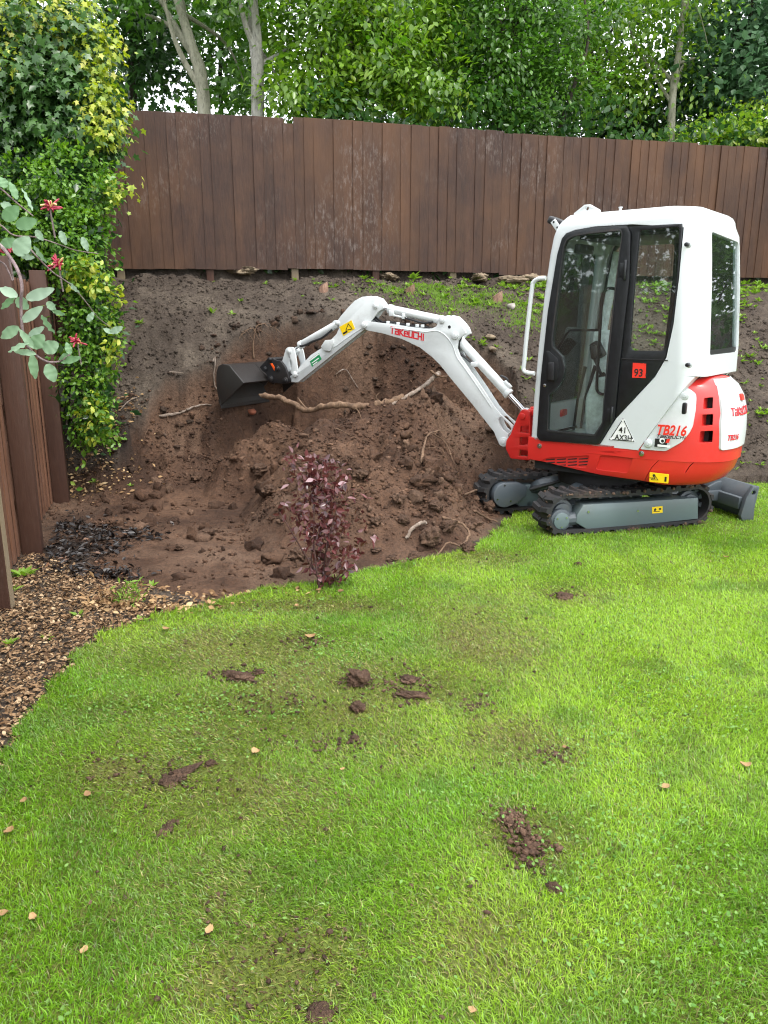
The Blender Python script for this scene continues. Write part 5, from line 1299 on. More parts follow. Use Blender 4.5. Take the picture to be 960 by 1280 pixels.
def tree(name, base, top_pts, r0, bark, blobs, n, leaf, L, label, kind='diamond', branches=6, clump=0.2, shell=0.35, droop=0.5, width=0.9, extra=(), hue=(0, 1), per=16):
    """base point; top_pts = polyline of the trunk above the base; leaves through the blobs"""
    rng = np.random.default_rng(abs(hash(label)) % 1000 if False else sum(map(ord, label)))
    root = tag(empty(name, base), label, 'tree', 'trees behind the fence')
    bx = Vector(base); pts = [Vector((0, 0, -0.15)), Vector((0, 0, 0.1))] + [Vector(p) - bx for p in top_pts]
    pts = bez(pts, 4); m_ = len(pts)
    rad = [r0 * (1.25 if i < 2 else 1.0) * (1 - 0.72 * i / m_) for i in range(m_)]
    b = MB(); b.tube(pts, rad, 12)
    tr = b.build('trunk', bark, root)
    rr = random.Random(len(label) * 7 + n)
    for ex_ in extra:
        q = bez([Vector(p[:3]) - bx for p in ex_[0]], 4)
        MB().tube(q, [ex_[1] * (1 - 0.7 * i / len(q)) for i in range(len(q))], 9).build('limb', bark, root)
    for k in range(branches):
        i = int(m_ * rr.uniform(0.35, 0.9)); c, r3 = blobs[rr.randrange(len(blobs))]
        tgt = Vector(c) - bx + Vector((rr.uniform(-.7, .7) * r3[0], rr.uniform(-.7, .7) * r3[1], rr.uniform(-.3, .6) * r3[2]))
        a = pts[min(i, m_ - 1)]; mid = (a + tgt) / 2 + Vector((rr.uniform(-.2, .2), rr.uniform(-.2, .2), rr.uniform(0, .3)))
        q = bez([a, mid, tgt], 6); rb = rad[min(i, m_ - 1)] * 0.55
        MB().tube(q, [max(0.006, rb * (1 - 0.85 * j / len(q))) for j in range(len(q))], 7).build('limb', bark, root)
    P, O, ci, ct = crown_points(blobs, n, rng, shell, clump, per)
    cd = unit(rng.normal(size=(ci.max() + 1, 3)) + np.array([0, -0.3, -0.2]))[ci]; cn = unit(rng.normal(size=(ci.max() + 1, 3)) * 0.5 + np.array([0, -0.25, 1.0]))[ci]
    D, N = leaf_dirs(O, rng, droop, 0.45); D = unit(D * 0.6 + cd * 0.7); N = unit(N * 0.45 + cn * 0.8)
    ll = L * rng.uniform(0.65, 1.2, len(P))
    tint = np.clip(hue[0] + (hue[1] - hue[0]) * (0.72 * ct + 0.28 * rng.random(len(P))), 0, 1)
    me = leaf_mesh('crown', P - np.array(base), D, N, ll, ll * width, kind, tint)
    link('crown', me, leaf, root)
    return root
GZB = BANK_TOP
def W(px, py, Y): p = at_depth(px, py, Y); return (p.x, p.y, p.z)
def base_at(px, Y): p = at_depth(px, 300, Y); return (p.x * 1.0, Y, GZB)
def bl_(px, py, Y, rx, rz, ry=None):
    """crown ellipsoid centred under a spot of the photograph at depth Y; radii in metres"""
    return (W(px, py, Y), (rx, ry or rx, rz))
tree('leaning_tree', base_at(262, 11.6), [W(254, 120, 11.6), W(240, 60, 11.6), W(222, 0, 11.7), W(200, -70, 11.8)], 0.125, MAT['bark_green'],
     [bl_(215, -60, 11.9, 1.3, 0.9), bl_(290, 50, 12.4, 0.55, 0.8, 0.5), bl_(300, 105, 12.3, 0.45, 0.5), bl_(160, -10, 12.2, 0.6, 0.5)], 2400, MAT['leaf_mid'], 0.13,
     'leaning tree with a bare greenish grey trunk, forked low, left of the pale straight trunk', 'ivy', 4, extra=[([W(250, 108, 11.6), W(232, 80, 11.55), W(215, 40, 11.5), W(203, -10, 11.5)], 0.05)], hue=(0.1, 0.9))
tree('birch_tree', base_at(322, 11.3), [W(322, 110, 11.3), W(322, 60, 11.3), W(317, 0, 11.3), W(314, -80, 11.3)], 0.118, MAT['bark_pale'],
     [bl_(330, -60, 11.4, 1.0, 0.8), bl_(355, 40, 11.9, 0.4, 0.6, 0.4), bl_(365, 105, 11.8, 0.4, 0.45)], 2800, MAT['leaf_light'], 0.11,
     'pale straight tree trunk with a forked side limb rising behind the fence', 'oval', 3, extra=[([W(321, 62, 11.3), W(308, 35, 11.25), W(297, -10, 11.2)], 0.055)], hue=(0, 0.6))
tree('maple_tree', base_at(150, 13.5), [W(165, 90, 13.5), W(172, 30, 13.5), W(180, -60, 13.6)], 0.14, MAT['bark_dark'],
     [bl_(150, 20, 13.4, 1.0, 0.9), bl_(175, 85, 13.2, 0.9, 0.6), bl_(120, 60, 13.0, 0.9, 1.0), bl_(215, -20, 13.6, 0.8, 0.6), bl_(195, 45, 13.4, 0.55, 0.8), bl_(60, 30, 13, 1.2, 1.4)], 4200, MAT['leaf_dark'], 0.14,
     'dark broad-leaved tree against the white sky behind the ivy', 'ivy', 7, clump=0.24, hue=(0, 0.9))
tree('maple_sapling', base_at(290, 13.8), [W(275, 100, 13.8), W(285, 30, 13.8), W(290, -40, 13.8)], 0.05, MAT['bark_dark'],
     [bl_(285, 60, 13.8, 0.7, 0.6), bl_(270, 110, 13.6, 0.6, 0.4), bl_(290, 0, 13.9, 0.6, 0.5), bl_(335, 90, 13.5, 0.5, 0.7)], 1900, MAT['leaf_mid'], 0.13,
     'slender green sapling between the two bare trunks', 'ivy', 5, clump=0.22, hue=(0, 0.7))
tree('laurel_tree', base_at(455, 11.6), [W(450, 120, 11.6), W(440, 60, 11.7), W(455, 0, 11.8), W(450, -80, 11.8)], 0.07, MAT['bark_dark'],
     [bl_(410, 70, 11.4, 0.85, 0.95, 0.6), bl_(490, 95, 11.3, 0.95, 0.75, 0.6), bl_(460, 10, 11.7, 1.1, 0.9), bl_(545, 45, 11.8, 0.5, 0.9), bl_(380, 120, 11.2, 0.6, 0.4, 0.4), bl_(525, 125, 11.1, 0.7, 0.35, 0.4)], 14500, MAT['leaf_light'], 0.100,
     'leafy light green tree with oval leaves over the middle of the fence', 'oval', 9, clump=0.15, hue=(0, 0.92), per=34, shell=0.1)
tree('plum_tree', base_at(625, 12.0), [W(622, 110, 12.0), W(640, 50, 12.0), W(655, 0, 12.1), W(650, -80, 12.1)], 0.09, MAT['bark_dark'],
     [bl_(600, 60, 11.9, 0.9, 1.0, 0.6), bl_(670, 100, 11.8, 1.0, 0.75, 0.6), bl_(690, 20, 12.2, 1.0, 0.9), bl_(590, -10, 12.2, 0.9, 0.7), bl_(620, 130, 11.6, 0.8, 0.35, 0.4)], 16500, MAT['leaf_mid'], 0.085,
     'dense mid green tree with dark branches, right of the light oval-leaved one', 'oval', 9, clump=0.14, per=34, shell=0.1, hue=(0, 0.95), extra=[([W(700, 160, 12.0), W(720, 100, 11.9), W(735, 50, 11.9), W(728, -20, 11.9)], 0.035)])
tree('ash_tree', base_at(838, 12.6), [W(840, 130, 12.6), W(848, 70, 12.6), W(853, 20, 12.6), W(862, -60, 12.6)], 0.078, MAT['bark_green'],
     [bl_(790, 40, 12.9, 0.8, 0.8), bl_(850, -20, 12.6, 1.0, 0.6), bl_(760, 110, 12.8, 0.6, 0.5, 0.5), bl_(800, 100, 13.1, 0.5, 0.6), bl_(870, 90, 12.8, 0.35, 0.5)], 5200, MAT['leaf_light'], 0.095,
     'slim grey trunked tree with thin pale foliage above the digger cab', 'oval', 6, clump=0.24, hue=(0, 0.9), extra=[([W(846, 95, 12.6), W(855, 80, 12.55), W(866, 72, 12.5)], 0.016)])
tree('lime_tree', base_at(935, 13.6), [W(930, 100, 13.6), W(920, 20, 13.6), W(925, -80, 13.7)], 0.12, MAT['bark_dark'],
     [bl_(925, 60, 13.3, 1.1, 1.1, 0.8), bl_(950, -10, 13.5, 1.2, 0.9), bl_(890, 100, 13.2, 0.8, 0.6), bl_(985, 100, 13.2, 1.0, 1.0)], 8200, MAT['leaf_blue'], 0.125,
     'large drooping blue-green tree at the right end of the fence', 'oval', 7, clump=0.24, droop=0.9, hue=(0, 0.9), width=1.1)
tree('lilac_bush', base_at(915, 12.6), [W(915, 190, 12.6), W(920, 165, 12.6), W(925, 145, 12.6)], 0.03, MAT['bark_dark'],
     [bl_(920, 172, 12.5, 0.75, 0.32, 0.5), bl_(960, 165, 12.4, 0.6, 0.40, 0.5), bl_(870, 180, 12.5, 0.6, 0.22, 0.5)], 3600, MAT['leaf_light'], 0.085,
     'low bright yellow-green bush just topping the fence at the right', 'oval', 4, clump=0.13, hue=(0.45, 0.97))
tree('holly_tree', base_at(735, 14.2), [W(740, 120, 14.2), W(735, 40, 14.2), W(740, -60, 14.2)], 0.1, MAT['bark_dark'],
     [bl_(740, 150, 13.9, 1.3, 0.5, 0.6), bl_(720, 80, 14.3, 0.7, 0.9), bl_(820, 145, 14.0, 1.0, 0.5), bl_(770, -20, 14.4, 1.0, 0.5)], 8000, MAT['leaf_dark'], 0.13,
     'dark evergreen filling the gap behind the digger roof', 'oval', 6, clump=0.22)
tree('yew_tree', base_at(560, 15.0), [W(560, 100, 15), W(555, 30, 15), W(560, -60, 15)], 0.13, MAT['bark_dark'],
     [bl_(560, 90, 15, 1.4, 1.2, 0.8), bl_(460, 100, 15, 1.0, 0.9, 0.8), bl_(640, 60, 15.2, 1.5, 1.5, 0.8), bl_(480, -10, 15.2, 1.2, 0.8)], 8500, MAT['leaf_dark'], 0.17,
     'very dark tree deep behind the middle of the fence', 'diamond', 6, clump=0.3)
tree('hazel_tree', base_at(1130, 14.0), [(9.0, 14.1, 3.8), (9.1, 14.1, 5.4), (9.1, 14.1, 7.0)], 0.12, MAT['bark_dark'],
     [((9.0, 14.0, 4.6), (1.7, 1.2, 1.6)), ((8.2, 13.8, 5.8), (1.4, 1.1, 1.2)), ((10.6, 14.3, 5.2), (1.6, 1.2, 1.8))], 4200, MAT['leaf_mid'], 0.15,
     'round green tree beyond the right end of the fence', 'oval', 6, clump=0.26)
tree('sycamore_tree', (12.6, 14.6, GZB), [(12.6, 14.6, 4.0), (12.7, 14.6, 6.0), (12.7, 14.6, 7.6)], 0.14, MAT['bark_dark'],
     [((12.4, 14.4, 4.8), (1.8, 1.2, 1.6)), ((13.2, 14.8, 6.4), (1.9, 1.3, 1.8)), ((11.2, 14.2, 6.0), (1.7, 1.2, 1.8)), ((12.4, 14.6, 8.2), (2.2, 1.3, 1.4))], 7000, MAT['leaf_mid'], 0.24,
     'tall green tree second farthest along the fence to the right', 'oval', 6, clump=0.28)
tree('beech_tree', (16.5, 13.5, GZB), [(16.5, 13.5, 4.0), (16.6, 13.5, 6.0), (16.6, 13.5, 8.0)], 0.16, MAT['bark_dark'],
     [((16.0, 13.2, 4.6), (2.2, 1.4, 2.2)), ((15.0, 13.6, 6.4), (2.2, 1.5, 1.8)), ((17.5, 13.6, 7.4), (2.4, 1.5, 2.2))], 6500, MAT['leaf_mid'], 0.2,
     'broad green tree far to the right beyond the fence', 'diamond', 6, clump=0.3)
for nm, bx_, by_, lab in (('unseen_tree_far', -6.0, 5.4, 'apple tree in the next garden beyond the side fence'), ('unseen_tree_near', -5.6, 1.6, 'cherry tree in the next garden, nearest to the viewer'), ('unseen_tree_back', -6.5, -2.2, 'pear tree in the next garden, behind the viewer')):  # unseen trees, added to darken the reflections in the door glass
    o = tree(nm, (bx_, by_, 0.0), [(bx_, by_, 1.2), (bx_ + 0.1, by_, 3.0), (bx_, by_, 5.4)], 0.12, MAT['bark_dark'],
         [((bx_, by_, 1.7), (1.7, 2.3, 1.6)), ((bx_ - 0.3, by_ + 0.3, 3.6), (1.7, 2.2, 1.4)), ((bx_ - 0.2, by_ - 0.3, 5.4), (1.4, 1.5, 1.2))], 7000, MAT['leaf_dark'], 0.22, lab, 'diamond', 6, clump=0.3)
    o['group'] = 'unseen trees added for dark reflections'
o = tree('unseen_bush', (8.9, 9.8, 0.8), [(8.9, 9.8, 1.6), (8.9, 9.8, 2.4), (8.9, 9.8, 3.2)], 0.08, MAT['bark_dark'],
     [((8.7, 10.0, 2.0), (1.0, 1.5, 1.7)), ((9.6, 11.6, 2.8), (1.2, 1.2, 1.6)), ((8.9, 8.2, 1.7), (1.0, 1.4, 1.7)), ((8.9, 9.6, 3.6), (0.9, 1.2, 0.9))], 7500, MAT['leaf_mid'], 0.15, 'big evergreen bush on the bank beyond the right edge of the picture', 'oval', 6, clump=0.2)
o['group'] = 'unseen bush added for the window reflection'  # unseen bush, added so the rear window reflects dark green instead of sky
# undergrowth in the dark gap under and behind the boards
rng = np.random.default_rng(5); n = 15000
tt = rng.uniform(-2.0, 13.5, n); dd = rng.uniform(0.15, 1.6, n); hh = rng.random(n) ** 1.2 * (0.55 + 0.5 * dd)
P = np.array([FL.x, FL.y, BANK_TOP - 0.05])[None] + tt[:, None] * np.array(FD)[None] - dd[:, None] * np.array(FN)[None] + hh[:, None] * np.array([[0, 0, 1]])
O = unit(rng.normal(size=(n, 3))); D, N = leaf_dirs(O, rng)
ll = rng.uniform(0.08, 0.16, n)
n2_ = 8000; t2 = rng.uniform(2.2, 13.5, n2_); d2 = rng.uniform(0.5, 2.2, n2_); h2_ = 1.2 + 1.15 * rng.random(n2_) + 0.25 * np.sin(t2 * 2.3) * np.cos(t2 * 0.9)
P2 = np.array([FL.x, FL.y, BANK_TOP])[None] + t2[:, None] * np.array(FD)[None] - d2[:, None] * np.array(FN)[None] + h2_[:, None] * np.array([[0, 0, 1]])
D2, N2 = leaf_dirs(unit(rng.normal(size=(n2_, 3))), rng); P = np.concatenate([P, P2]); D = np.concatenate([D, D2]); N = np.concatenate([N, N2]); ll = np.concatenate([ll, rng.uniform(0.08, 0.13, n2_)]); n = len(P)
o = link('undergrowth', leaf_mesh('undergrowth', P, D, N, ll, ll * 0.9, 'oval', rng.random(n)), MAT['leaf_dark']); o['kind'] = 'stuff'

# ------------------------------------------------------------------ ivy-clad trunk and evergreen hedge at the left
def vol(px, py, Y, rx, rz, ry): return (W(px, py, Y), (rx * Y / FOC, ry, rz * Y / FOC))
ivy = tag(empty('ivy_clad_tree', W(40, 560, 7.9)[:2] + (0.2,)), 'tall dark green ivy mass with yellow variegated edges covering the fence corner', 'ivy')
io = np.array(ivy.location)
MB().tube([Vector(W(45, 560, 7.95)) - ivy.location, Vector(W(50, 300, 7.95)) - ivy.location, Vector(W(40, 60, 8.0)) - ivy.location, Vector(W(30, -40, 8.1)) - ivy.location], [0.16, 0.14, 0.11, 0.07], 12).build('trunk', MAT['bark_dark'], ivy)
rng = np.random.default_rng(11)
IV = [vol(60, 110, 7.7, 72, 95, 0.55), vol(85, 165, 7.5, 48, 70, 0.4), vol(16, 150, 7.6, 60, 110, 0.5), vol(95, 70, 7.7, 30, 45, 0.3)]
P, O, ci, ct = crown_points(IV, 9500, rng, 0.70, 0.085, 26)
D, N = leaf_dirs(O, rng, 0.9, 0.45); N = unit(O * 1.0 + rng.normal(size=O.shape) * 0.45 + np.array([0, 0, 0.3])); ll = rng.uniform(0.045, 0.095, len(P))
link('foliage', leaf_mesh('foliage', P - io, D, N, ll, ll * 0.95, 'ivy', np.clip(0.5 * ct + 0.5 * rng.random(len(P)), 0, 1)), MAT['leaf_ivy'], ivy)
GD = [vol(45, 22, 7.7, 75, 38, 0.5), vol(130, 138, 7.4, 12, 45, 0.25), vol(120, 165, 7.2, 22, 14, 0.12), vol(146, 225, 7.2, 7, 30, 0.15), vol(5, 75, 7.3, 22, 40, 0.3), vol(118, 62, 7.5, 22, 30, 0.2)]
P, O, ci, ct = crown_points(GD, 3200, rng, 0.55, 0.08, 8)
D, N = leaf_dirs(O, rng, 0.8, 0.5); N = unit(O + rng.normal(size=O.shape) * 0.5 + np.array([0, 0, 0.4])); ll = rng.uniform(0.035, 0.07, len(P))
link('golden_foliage', leaf_mesh('golden_foliage', P - io, D, N, ll, ll * 0.95, 'ivy', np.clip(0.6 * ct + 0.4 * rng.random(len(P)), 0, 1)), MAT['leaf_gold'], ivy)
hd = tag(empty('evergreen_hedge', W(95, 575, 7.2)[:2] + (0.1,)), 'bright small-leaved evergreen hedge spilling over the fence below the ivy', 'hedge')
ho = np.array(hd.location); rng = np.random.default_rng(12)
HV = [vol(90, 235, 7.2, 48, 42, 0.4), vol(60, 290, 7.2, 62, 55, 0.4), vol(102, 320, 7.0, 32, 60, 0.35), vol(26, 250, 7.1, 45, 45, 0.35), vol(114, 410, 7.0, 26, 70, 0.3), vol(106, 485, 6.9, 24, 70, 0.25), vol(125, 520, 6.8, 14, 30, 0.12), vol(16, 310, 7.0, 40, 25, 0.3)]
P, O, ci, ct = crown_points(HV, 16000, rng, 0.66, 0.06, 34)
D, N = leaf_dirs(O, rng, 0.2, 0.7); N = unit(O * 0.9 + rng.normal(size=O.shape) * 0.55 + np.array([0, 0, 0.5])); ll = rng.uniform(0.032, 0.058, len(P))
link('foliage', leaf_mesh('foliage', P - ho, D, N, ll, ll * 1.0, 'diamond', np.clip(0.62 * ct + 0.38 * rng.random(len(P)) - 0.1, 0, 1)), MAT['leaf_box'], hd)
P, O, ci, ct = crown_points([(c, (r[0] * 0.8, r[1] * 0.8, r[2] * 0.85)) for c, r in HV + IV[:3]], 5200, rng, 0.3, 0.1, 10)  # darker leaves inside the mass, standing in for shade in its gaps
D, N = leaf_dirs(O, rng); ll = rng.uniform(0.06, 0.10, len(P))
link('shade_foliage', leaf_mesh('shade_foliage', P - ho, D, N, ll, ll, 'diamond', 0.5 * rng.random(len(P))), MAT['leaf_dark'], hd)
for k in range(7):
    a = Vector(W(70 + 9 * k, 580 - 4 * k, 7.0)); c = Vector(W(60 + 12 * k, 300, 7.15))
    MB().tube([a - hd.location, (a + c) / 2 - hd.location + Vector((0.05 * math.sin(k * 2), 0.04, 0)), c - hd.location], [0.016, 0.012, 0.006], 6).build('stem', MAT['bark_dark'], hd)
P, O, ci, ct = crown_points([vol(110, 350, 6.75, 20, 20, 0.1), vol(145, 370, 6.85, 8, 14, 0.06), vol(95, 335, 6.75, 15, 12, 0.08), vol(140, 430, 6.8, 10, 30, 0.08), vol(120, 520, 6.7, 16, 35, 0.1)], 420, rng, 0.3, 0.04, 6)
D, N = leaf_dirs(O, rng); ll = rng.uniform(0.04, 0.075, len(P))
link('golden_foliage', leaf_mesh('golden_foliage', P - ho, D, N, ll, ll * 0.95, 'oval', rng.random(len(P)) * 0.9), MAT['leaf_gold'], hd)
# ------------------------------------------------------------------ grass
def gp(px, py): p = on_ground(px, py); return p.x, p.y
rng = np.random.default_rng(21)
def lawn_points(n, y0, y1, margin):
    Y = y0 + (y1 - y0) * rng.random(n); half = 0.53 * np.maximum(Y, 0.6) + margin
    wmax = 0.53 * y1 + margin; X = (rng.random(n) * 2 - 1) * wmax
    k = (np.abs(X) < half) & inside(LAWN_POLY, X, Y)
    return X[k], Y[k]
parts = []
for y0, y1, dens in ((0.75, 1.4, 14000), (1.4, 2.1, 44000), (2.1, 3.0, 37000), (3.0, 4.2, 29000), (4.2, 5.6, 21000), (5.6, 7.4, 11000), (7.4, 9.0, 4000)):
    wmax = 0.53 * y1 + 0.45
    parts.append(lawn_points(int(dens * (y1 - y0) * 2 * wmax), y0, y1, 0.45))
GXp = np.concatenate([p[0] for p in parts]); GYp = np.concatenate([p[1] for p in parts])
# no blades under the tracks
lx = (GXp - XC.x) * UD.x + (GYp - XC.y) * UD.y; ly = (GXp - XC.x) * UN.x + (GYp - XC.y) * UN.y
keep = ~((np.abs(lx) < 0.70) & (np.abs(np.abs(ly) - 0.385) < 0.13)) & ~((np.abs(lx) < 0.6) & (np.abs(ly) < 0.3) & (rng.random(len(lx)) < 0.45))
GXp, GYp = GXp[keep], GYp[keep]
# worn places: trodden, olive and thin
def blob_field(X, Y, L):
    f = np.zeros_like(X)
    for px, py, sx, sy, a in L:
        x, y = gp(px, py); f = np.maximum(f, a * np.exp(-((X - x) / sx) ** 2 - ((Y - y) / sy) ** 2))
    return f
WORN = [(300, 815, 0.55, 0.30, 1.0), (410, 850, 0.45, 0.35, 0.95), (330, 900, 0.6, 0.30, 0.9), (220, 960, 0.35, 0.2, 0.85), (150, 960, 0.15, 0.12, 0.8), (300, 1000, 0.35, 0.25, 0.6), (500, 860, 0.35, 0.2, 0.9), (600, 790, 0.35, 0.5, 0.7),
        (640, 930, 0.25, 0.2, 0.7), (660, 1050, 0.13, 0.15, 1.0), (250, 1110, 0.25, 0.18, 0.5), (380, 760, 0.5, 0.12, 0.8), (620, 700, 0.3, 0.2, 0.6), (700, 745, 0.3, 0.2, 0.45), (320, 1230, 0.2, 0.15, 0.9), (380, 1180, 0.15, 0.12, 0.8), (600, 1180, 0.2, 0.2, 0.45), (440, 930, 0.4, 0.2, 0.6)]
BARE = [(297, 845, 0.10, 0.05, 1.0), (512, 862, 0.10, 0.10, 0.95), (450, 852, 0.07, 0.06, 0.8), (662, 1062, 0.045, 0.07, 1.0), (640, 1028, 0.035, 0.04, 0.9), (690, 948, 0.06, 0.04, 0.6), (705, 745, 0.07, 0.06, 0.7), (420, 935, 0.10, 0.06, 0.6), (215, 975, 0.06, 0.05, 0.7), (388, 805, 0.10, 0.07, 0.8), (600, 885, 0.07, 0.05, 0.6), (340, 880, 0.18, 0.07, 0.6)]
n1 = fbm(GXp * 1.6, GYp * 1.6, 4, seed=71); n2 = fbm(GXp * 6, GYp * 6, 3, seed=72); n3 = fbm(GXp * 18, GYp * 18, 2, seed=73)
worn = np.clip(blob_field(GXp, GYp, WORN) * (0.5 + 1.6 * n2) + 0.25 * (n1 - 0.5), 0, 1)
bare = blob_field(GXp, GYp, BARE) * (0.5 + n3)
keep = (rng.random(len(GXp)) > 0.5 * worn) & (bare < 0.55 + 0.3 * rng.random(len(GXp)))
GXp, GYp, n1, n2, n3, worn = [a[keep] for a in (GXp, GYp, n1, n2, n3, worn)]
n = len(GXp)
ed = seg_dist([(p.x, p.y) for p in LAWN_EDGE], GXp, GYp)
dist = np.hypot(GXp, GYp)
Lh = (0.013 + 0.024 * rng.random(n)) * (0.85 + 0.3 * n2) * (1 - 0.40 * worn) * (1 + 0.35 * np.exp(-ed / 0.08))
tall = rng.random(n) < 0.035; Lh[tall] *= 1.5
Wb = (0.0015 + 0.0022 * rng.random(n) ** 1.5) * np.clip(0.78 + dist * 0.085, 0.95, 1.45)
# lie: neighbours lean the same way in swathes
ang = 2 * PI * (fbm(GXp * 1.1, GYp * 1.1, 3, seed=81) * 2.2) + rng.normal(size=n) * 1.5
lean = np.clip(0.70 + 0.5 * worn + rng.normal(size=n) * 0.35, 0.05, 1.75)
dx, dy = np.cos(ang), np.sin(ang)
px_, py_ = -dy, dx                                   # across the blade
tw = rng.uniform(-0.8, 0.8, n); c_, s_ = np.cos(tw), np.sin(tw)
wx_, wy_ = px_ * c_ + dx * s_, py_ * c_ + dy * s_
V = np.zeros((n, 5, 3), np.float32)
def along_b(t, bend):
    a = lean * bend
    return np.sin(a) * Lh * t, np.cos(a) * Lh * t
h1, v1 = along_b(0.55, 0.75); h2, v2 = along_b(1.0, 1.25)
for k, (h, v_, w) in enumerate(((0, 0, 1.0), (0, 0, -1.0), (h1, v1, 0.85), (h1, v1, -0.85), (h2, v2, 0.0))):
    V[:, k, 0] = GXp + dx * h + wx_ * Wb * w * 0.5; V[:, k, 1] = GYp + dy * h + wy_ * Wb * w * 0.5; V[:, k, 2] = 0.002 + np.maximum(v_, 0.003 * k)
base = np.arange(n)[:, None] * 5
F = np.concatenate([base + np.array([[0, 1, 2]]), base + np.array([[1, 3, 2]]), base + np.array([[2, 3, 4]])], 1).reshape(-1, 3)
lush = np.array([0.190, 0.390, 0.016]); bright = np.array([0.330, 0.540, 0.032]); olive = np.array([0.215, 0.245, 0.035]); straw = np.array([0.36, 0.33, 0.12]); deep = np.array([0.085, 0.215, 0.018])
f1 = sstep(0.35, 0.68, n1)[:, None]; c = lush * (1 - f1) + bright * f1
right = sstep(-0.3, 1.4, GXp)[:, None] * sstep(1.6, 3.0, GYp)[:, None]; c = c * (1 - 0.35 * right) + bright * 0.35 * right
dk = (sstep(0.52, 0.72, fbm(GXp * 4.5, GYp * 4.5, 4, seed=91)) * 0.5)[:, None]; c = c * (1 - dk) + deep * dk
c = c * (1 - 0.8 * worn[:, None]) + olive * 0.8 * worn[:, None]
st_ = (rng.random(n) < 0.04 + 0.30 * worn)[:, None]; c = np.where(st_, straw * (0.7 + 0.5 * rng.random((n, 1))), c)
brn = (rng.random(n) < 0.02 + 0.22 * worn ** 1.5)[:, None]; c = np.where(brn, np.array([0.13, 0.085, 0.04]), c)
pale = (rng.random(n) < 0.07)[:, None]; c = np.where(pale, np.array([0.27, 0.40, 0.13]) * (0.8 + 0.4 * rng.random((n, 1))), c)
c = c * (0.6 + 0.75 * rng.random((n, 1)))
gmat = NM('grass_blade'); ga = gmat.attr('tint'); gmat.base(ga.outputs['Color']); gmat.set(Roughness=0.36, Specular_IOR_Level=0.5)
tl = gmat.n('ShaderNodeBsdfTranslucent'); gmat.l(ga.outputs['Color'], tl.inputs['Color'])
mx = gmat.n('ShaderNodeMixShader'); mx.inputs[0].default_value = 0.42; gmat.l(gmat.b.outputs[0], mx.inputs[1]); gmat.l(tl.outputs[0], mx.inputs[2]); gmat.l(mx.outputs[0], gmat.out.inputs['Surface'])
grass = link('grass', np_mesh('grass', V.reshape(-1, 3), F, {'tint': np.repeat(c, 5, axis=0)}), gmat.m); grass['kind'] = 'stuff'
NGRASS = n
# crumbs trodden into the worn turf
BX, BY = [], []
for px, py, sx, sy, a in BARE:
    x, y = gp(px, py); q = int(170 * a); BX.append(x + sx * 0.75 * rng.normal(size=q)); BY.append(y + sy * 0.75 * rng.normal(size=q))
for px, py, sx, sy, a in WORN:
    x, y = gp(px, py); q = int(70 * a); BX.append(x + sx * 0.8 * rng.normal(size=q)); BY.append(y + sy * 0.8 * rng.normal(size=q))
BX, BY = np.concatenate(BX), np.concatenate(BY)
# clover and other broad little leaves between the blades
X, Y = lawn_points(60000, 1.2, 5.2, 0.4); f = fbm(X * 1.9, Y * 1.9, 3, seed=95) + 0.35 * sstep(-0.2, 0.9, X) * sstep(3.4, 1.8, Y); k = ((f > 0.72) & (rng.random(len(X)) < 0.5)) | (rng.random(len(X)) < 0.025); X, Y = X[k], Y[k]
m_ = len(X); P = np.stack([X, Y, 0.012 + 0.022 * rng.random(m_)], -1); O = unit(rng.normal(size=(m_, 3)) * np.array([1, 1, 0.25]))
N = unit(rng.normal(size=(m_, 3)) * 0.45 + np.array([0, 0, 1.0])); ll = rng.uniform(0.008, 0.017, m_)
o = link('clover', leaf_mesh('clover', P, O, N, ll, ll * 1.05, 'oval', rng.random(m_)), leaf_material('clover_leaf', (0.08, 0.20, 0.025), (0.19, 0.33, 0.08), 0.25, 0.5, 0.3)); o['kind'] = 'stuff'

# ------------------------------------------------------------------ crumbs of soil
def ico(sub=1):
    b = bmesh.new(); bmesh.ops.create_icosphere(b, subdivisions=sub, radius=1.0)
    V = np.array([v.co[:] for v in b.verts]); F = np.array([[v.index for v in f.verts] for f in b.faces]); b.free(); return V, F
I1, I2 = ico(1), ico(2)
def lumps_mesh(name, P, S_, tmpl, rng, attr):
    tv, tf = tmpl; n, k = len(P), len(tv)
    d = 1 + 0.95 * (rng.random((n, k, 1)) - 0.5)
    sc = S_[:, None, None] * (0.6 + 0.75 * rng.random((n, 1, 3))) * np.array([1, 1, 0.8])
    a = rng.random(n) * 2 * PI; V = tv[None] * d * sc
    ca, sa = np.cos(a)[:, None], np.sin(a)[:, None]
    V = np.stack([V[..., 0] * ca - V[..., 1] * sa, V[..., 0] * sa + V[..., 1] * ca, V[..., 2]], -1) + P[:, None, :]
    F = (tf[None] + (np.arange(n) * k)[:, None, None]).reshape(-1, 3)
    return np_mesh(name, V.reshape(-1, 3), F, {kk: np.repeat(v, k, axis=0) for kk, v in attr.items()}, False)
kb = inside(LAWN_POLY, BX, BY); BX, BY = BX[kb], BY[kb]; sb = 0.002 + 0.008 * RNG.random(len(BX)) ** 2.5
o = link('trodden_crumbs', lumps_mesh('trodden_crumbs', np.stack([BX, BY, 0.006 + 0.010 * RNG.random(len(BX))], -1), sb, I1, RNG, {'fresh': np.full(len(BX), 0.7), 'tone': RNG.uniform(-0.1, 0.7, len(BX))}), MAT['soil']); o['kind'] = 'stuff'
def scatter_soil(n, rng, want):
    k_ = 6 if n < 8000 else 4
    X = rng.uniform(-3.0, 4.6, n * k_); Y = rng.uniform(4.0, 10.6, n * k_)
    z, fr, li, off, t, D = terrain(X, Y); k = want(X, Y, z, fr, li, off, t, D, rng); k = np.flatnonzero(k)[:n]
    return X[k], Y[k], z[k], fr[k]
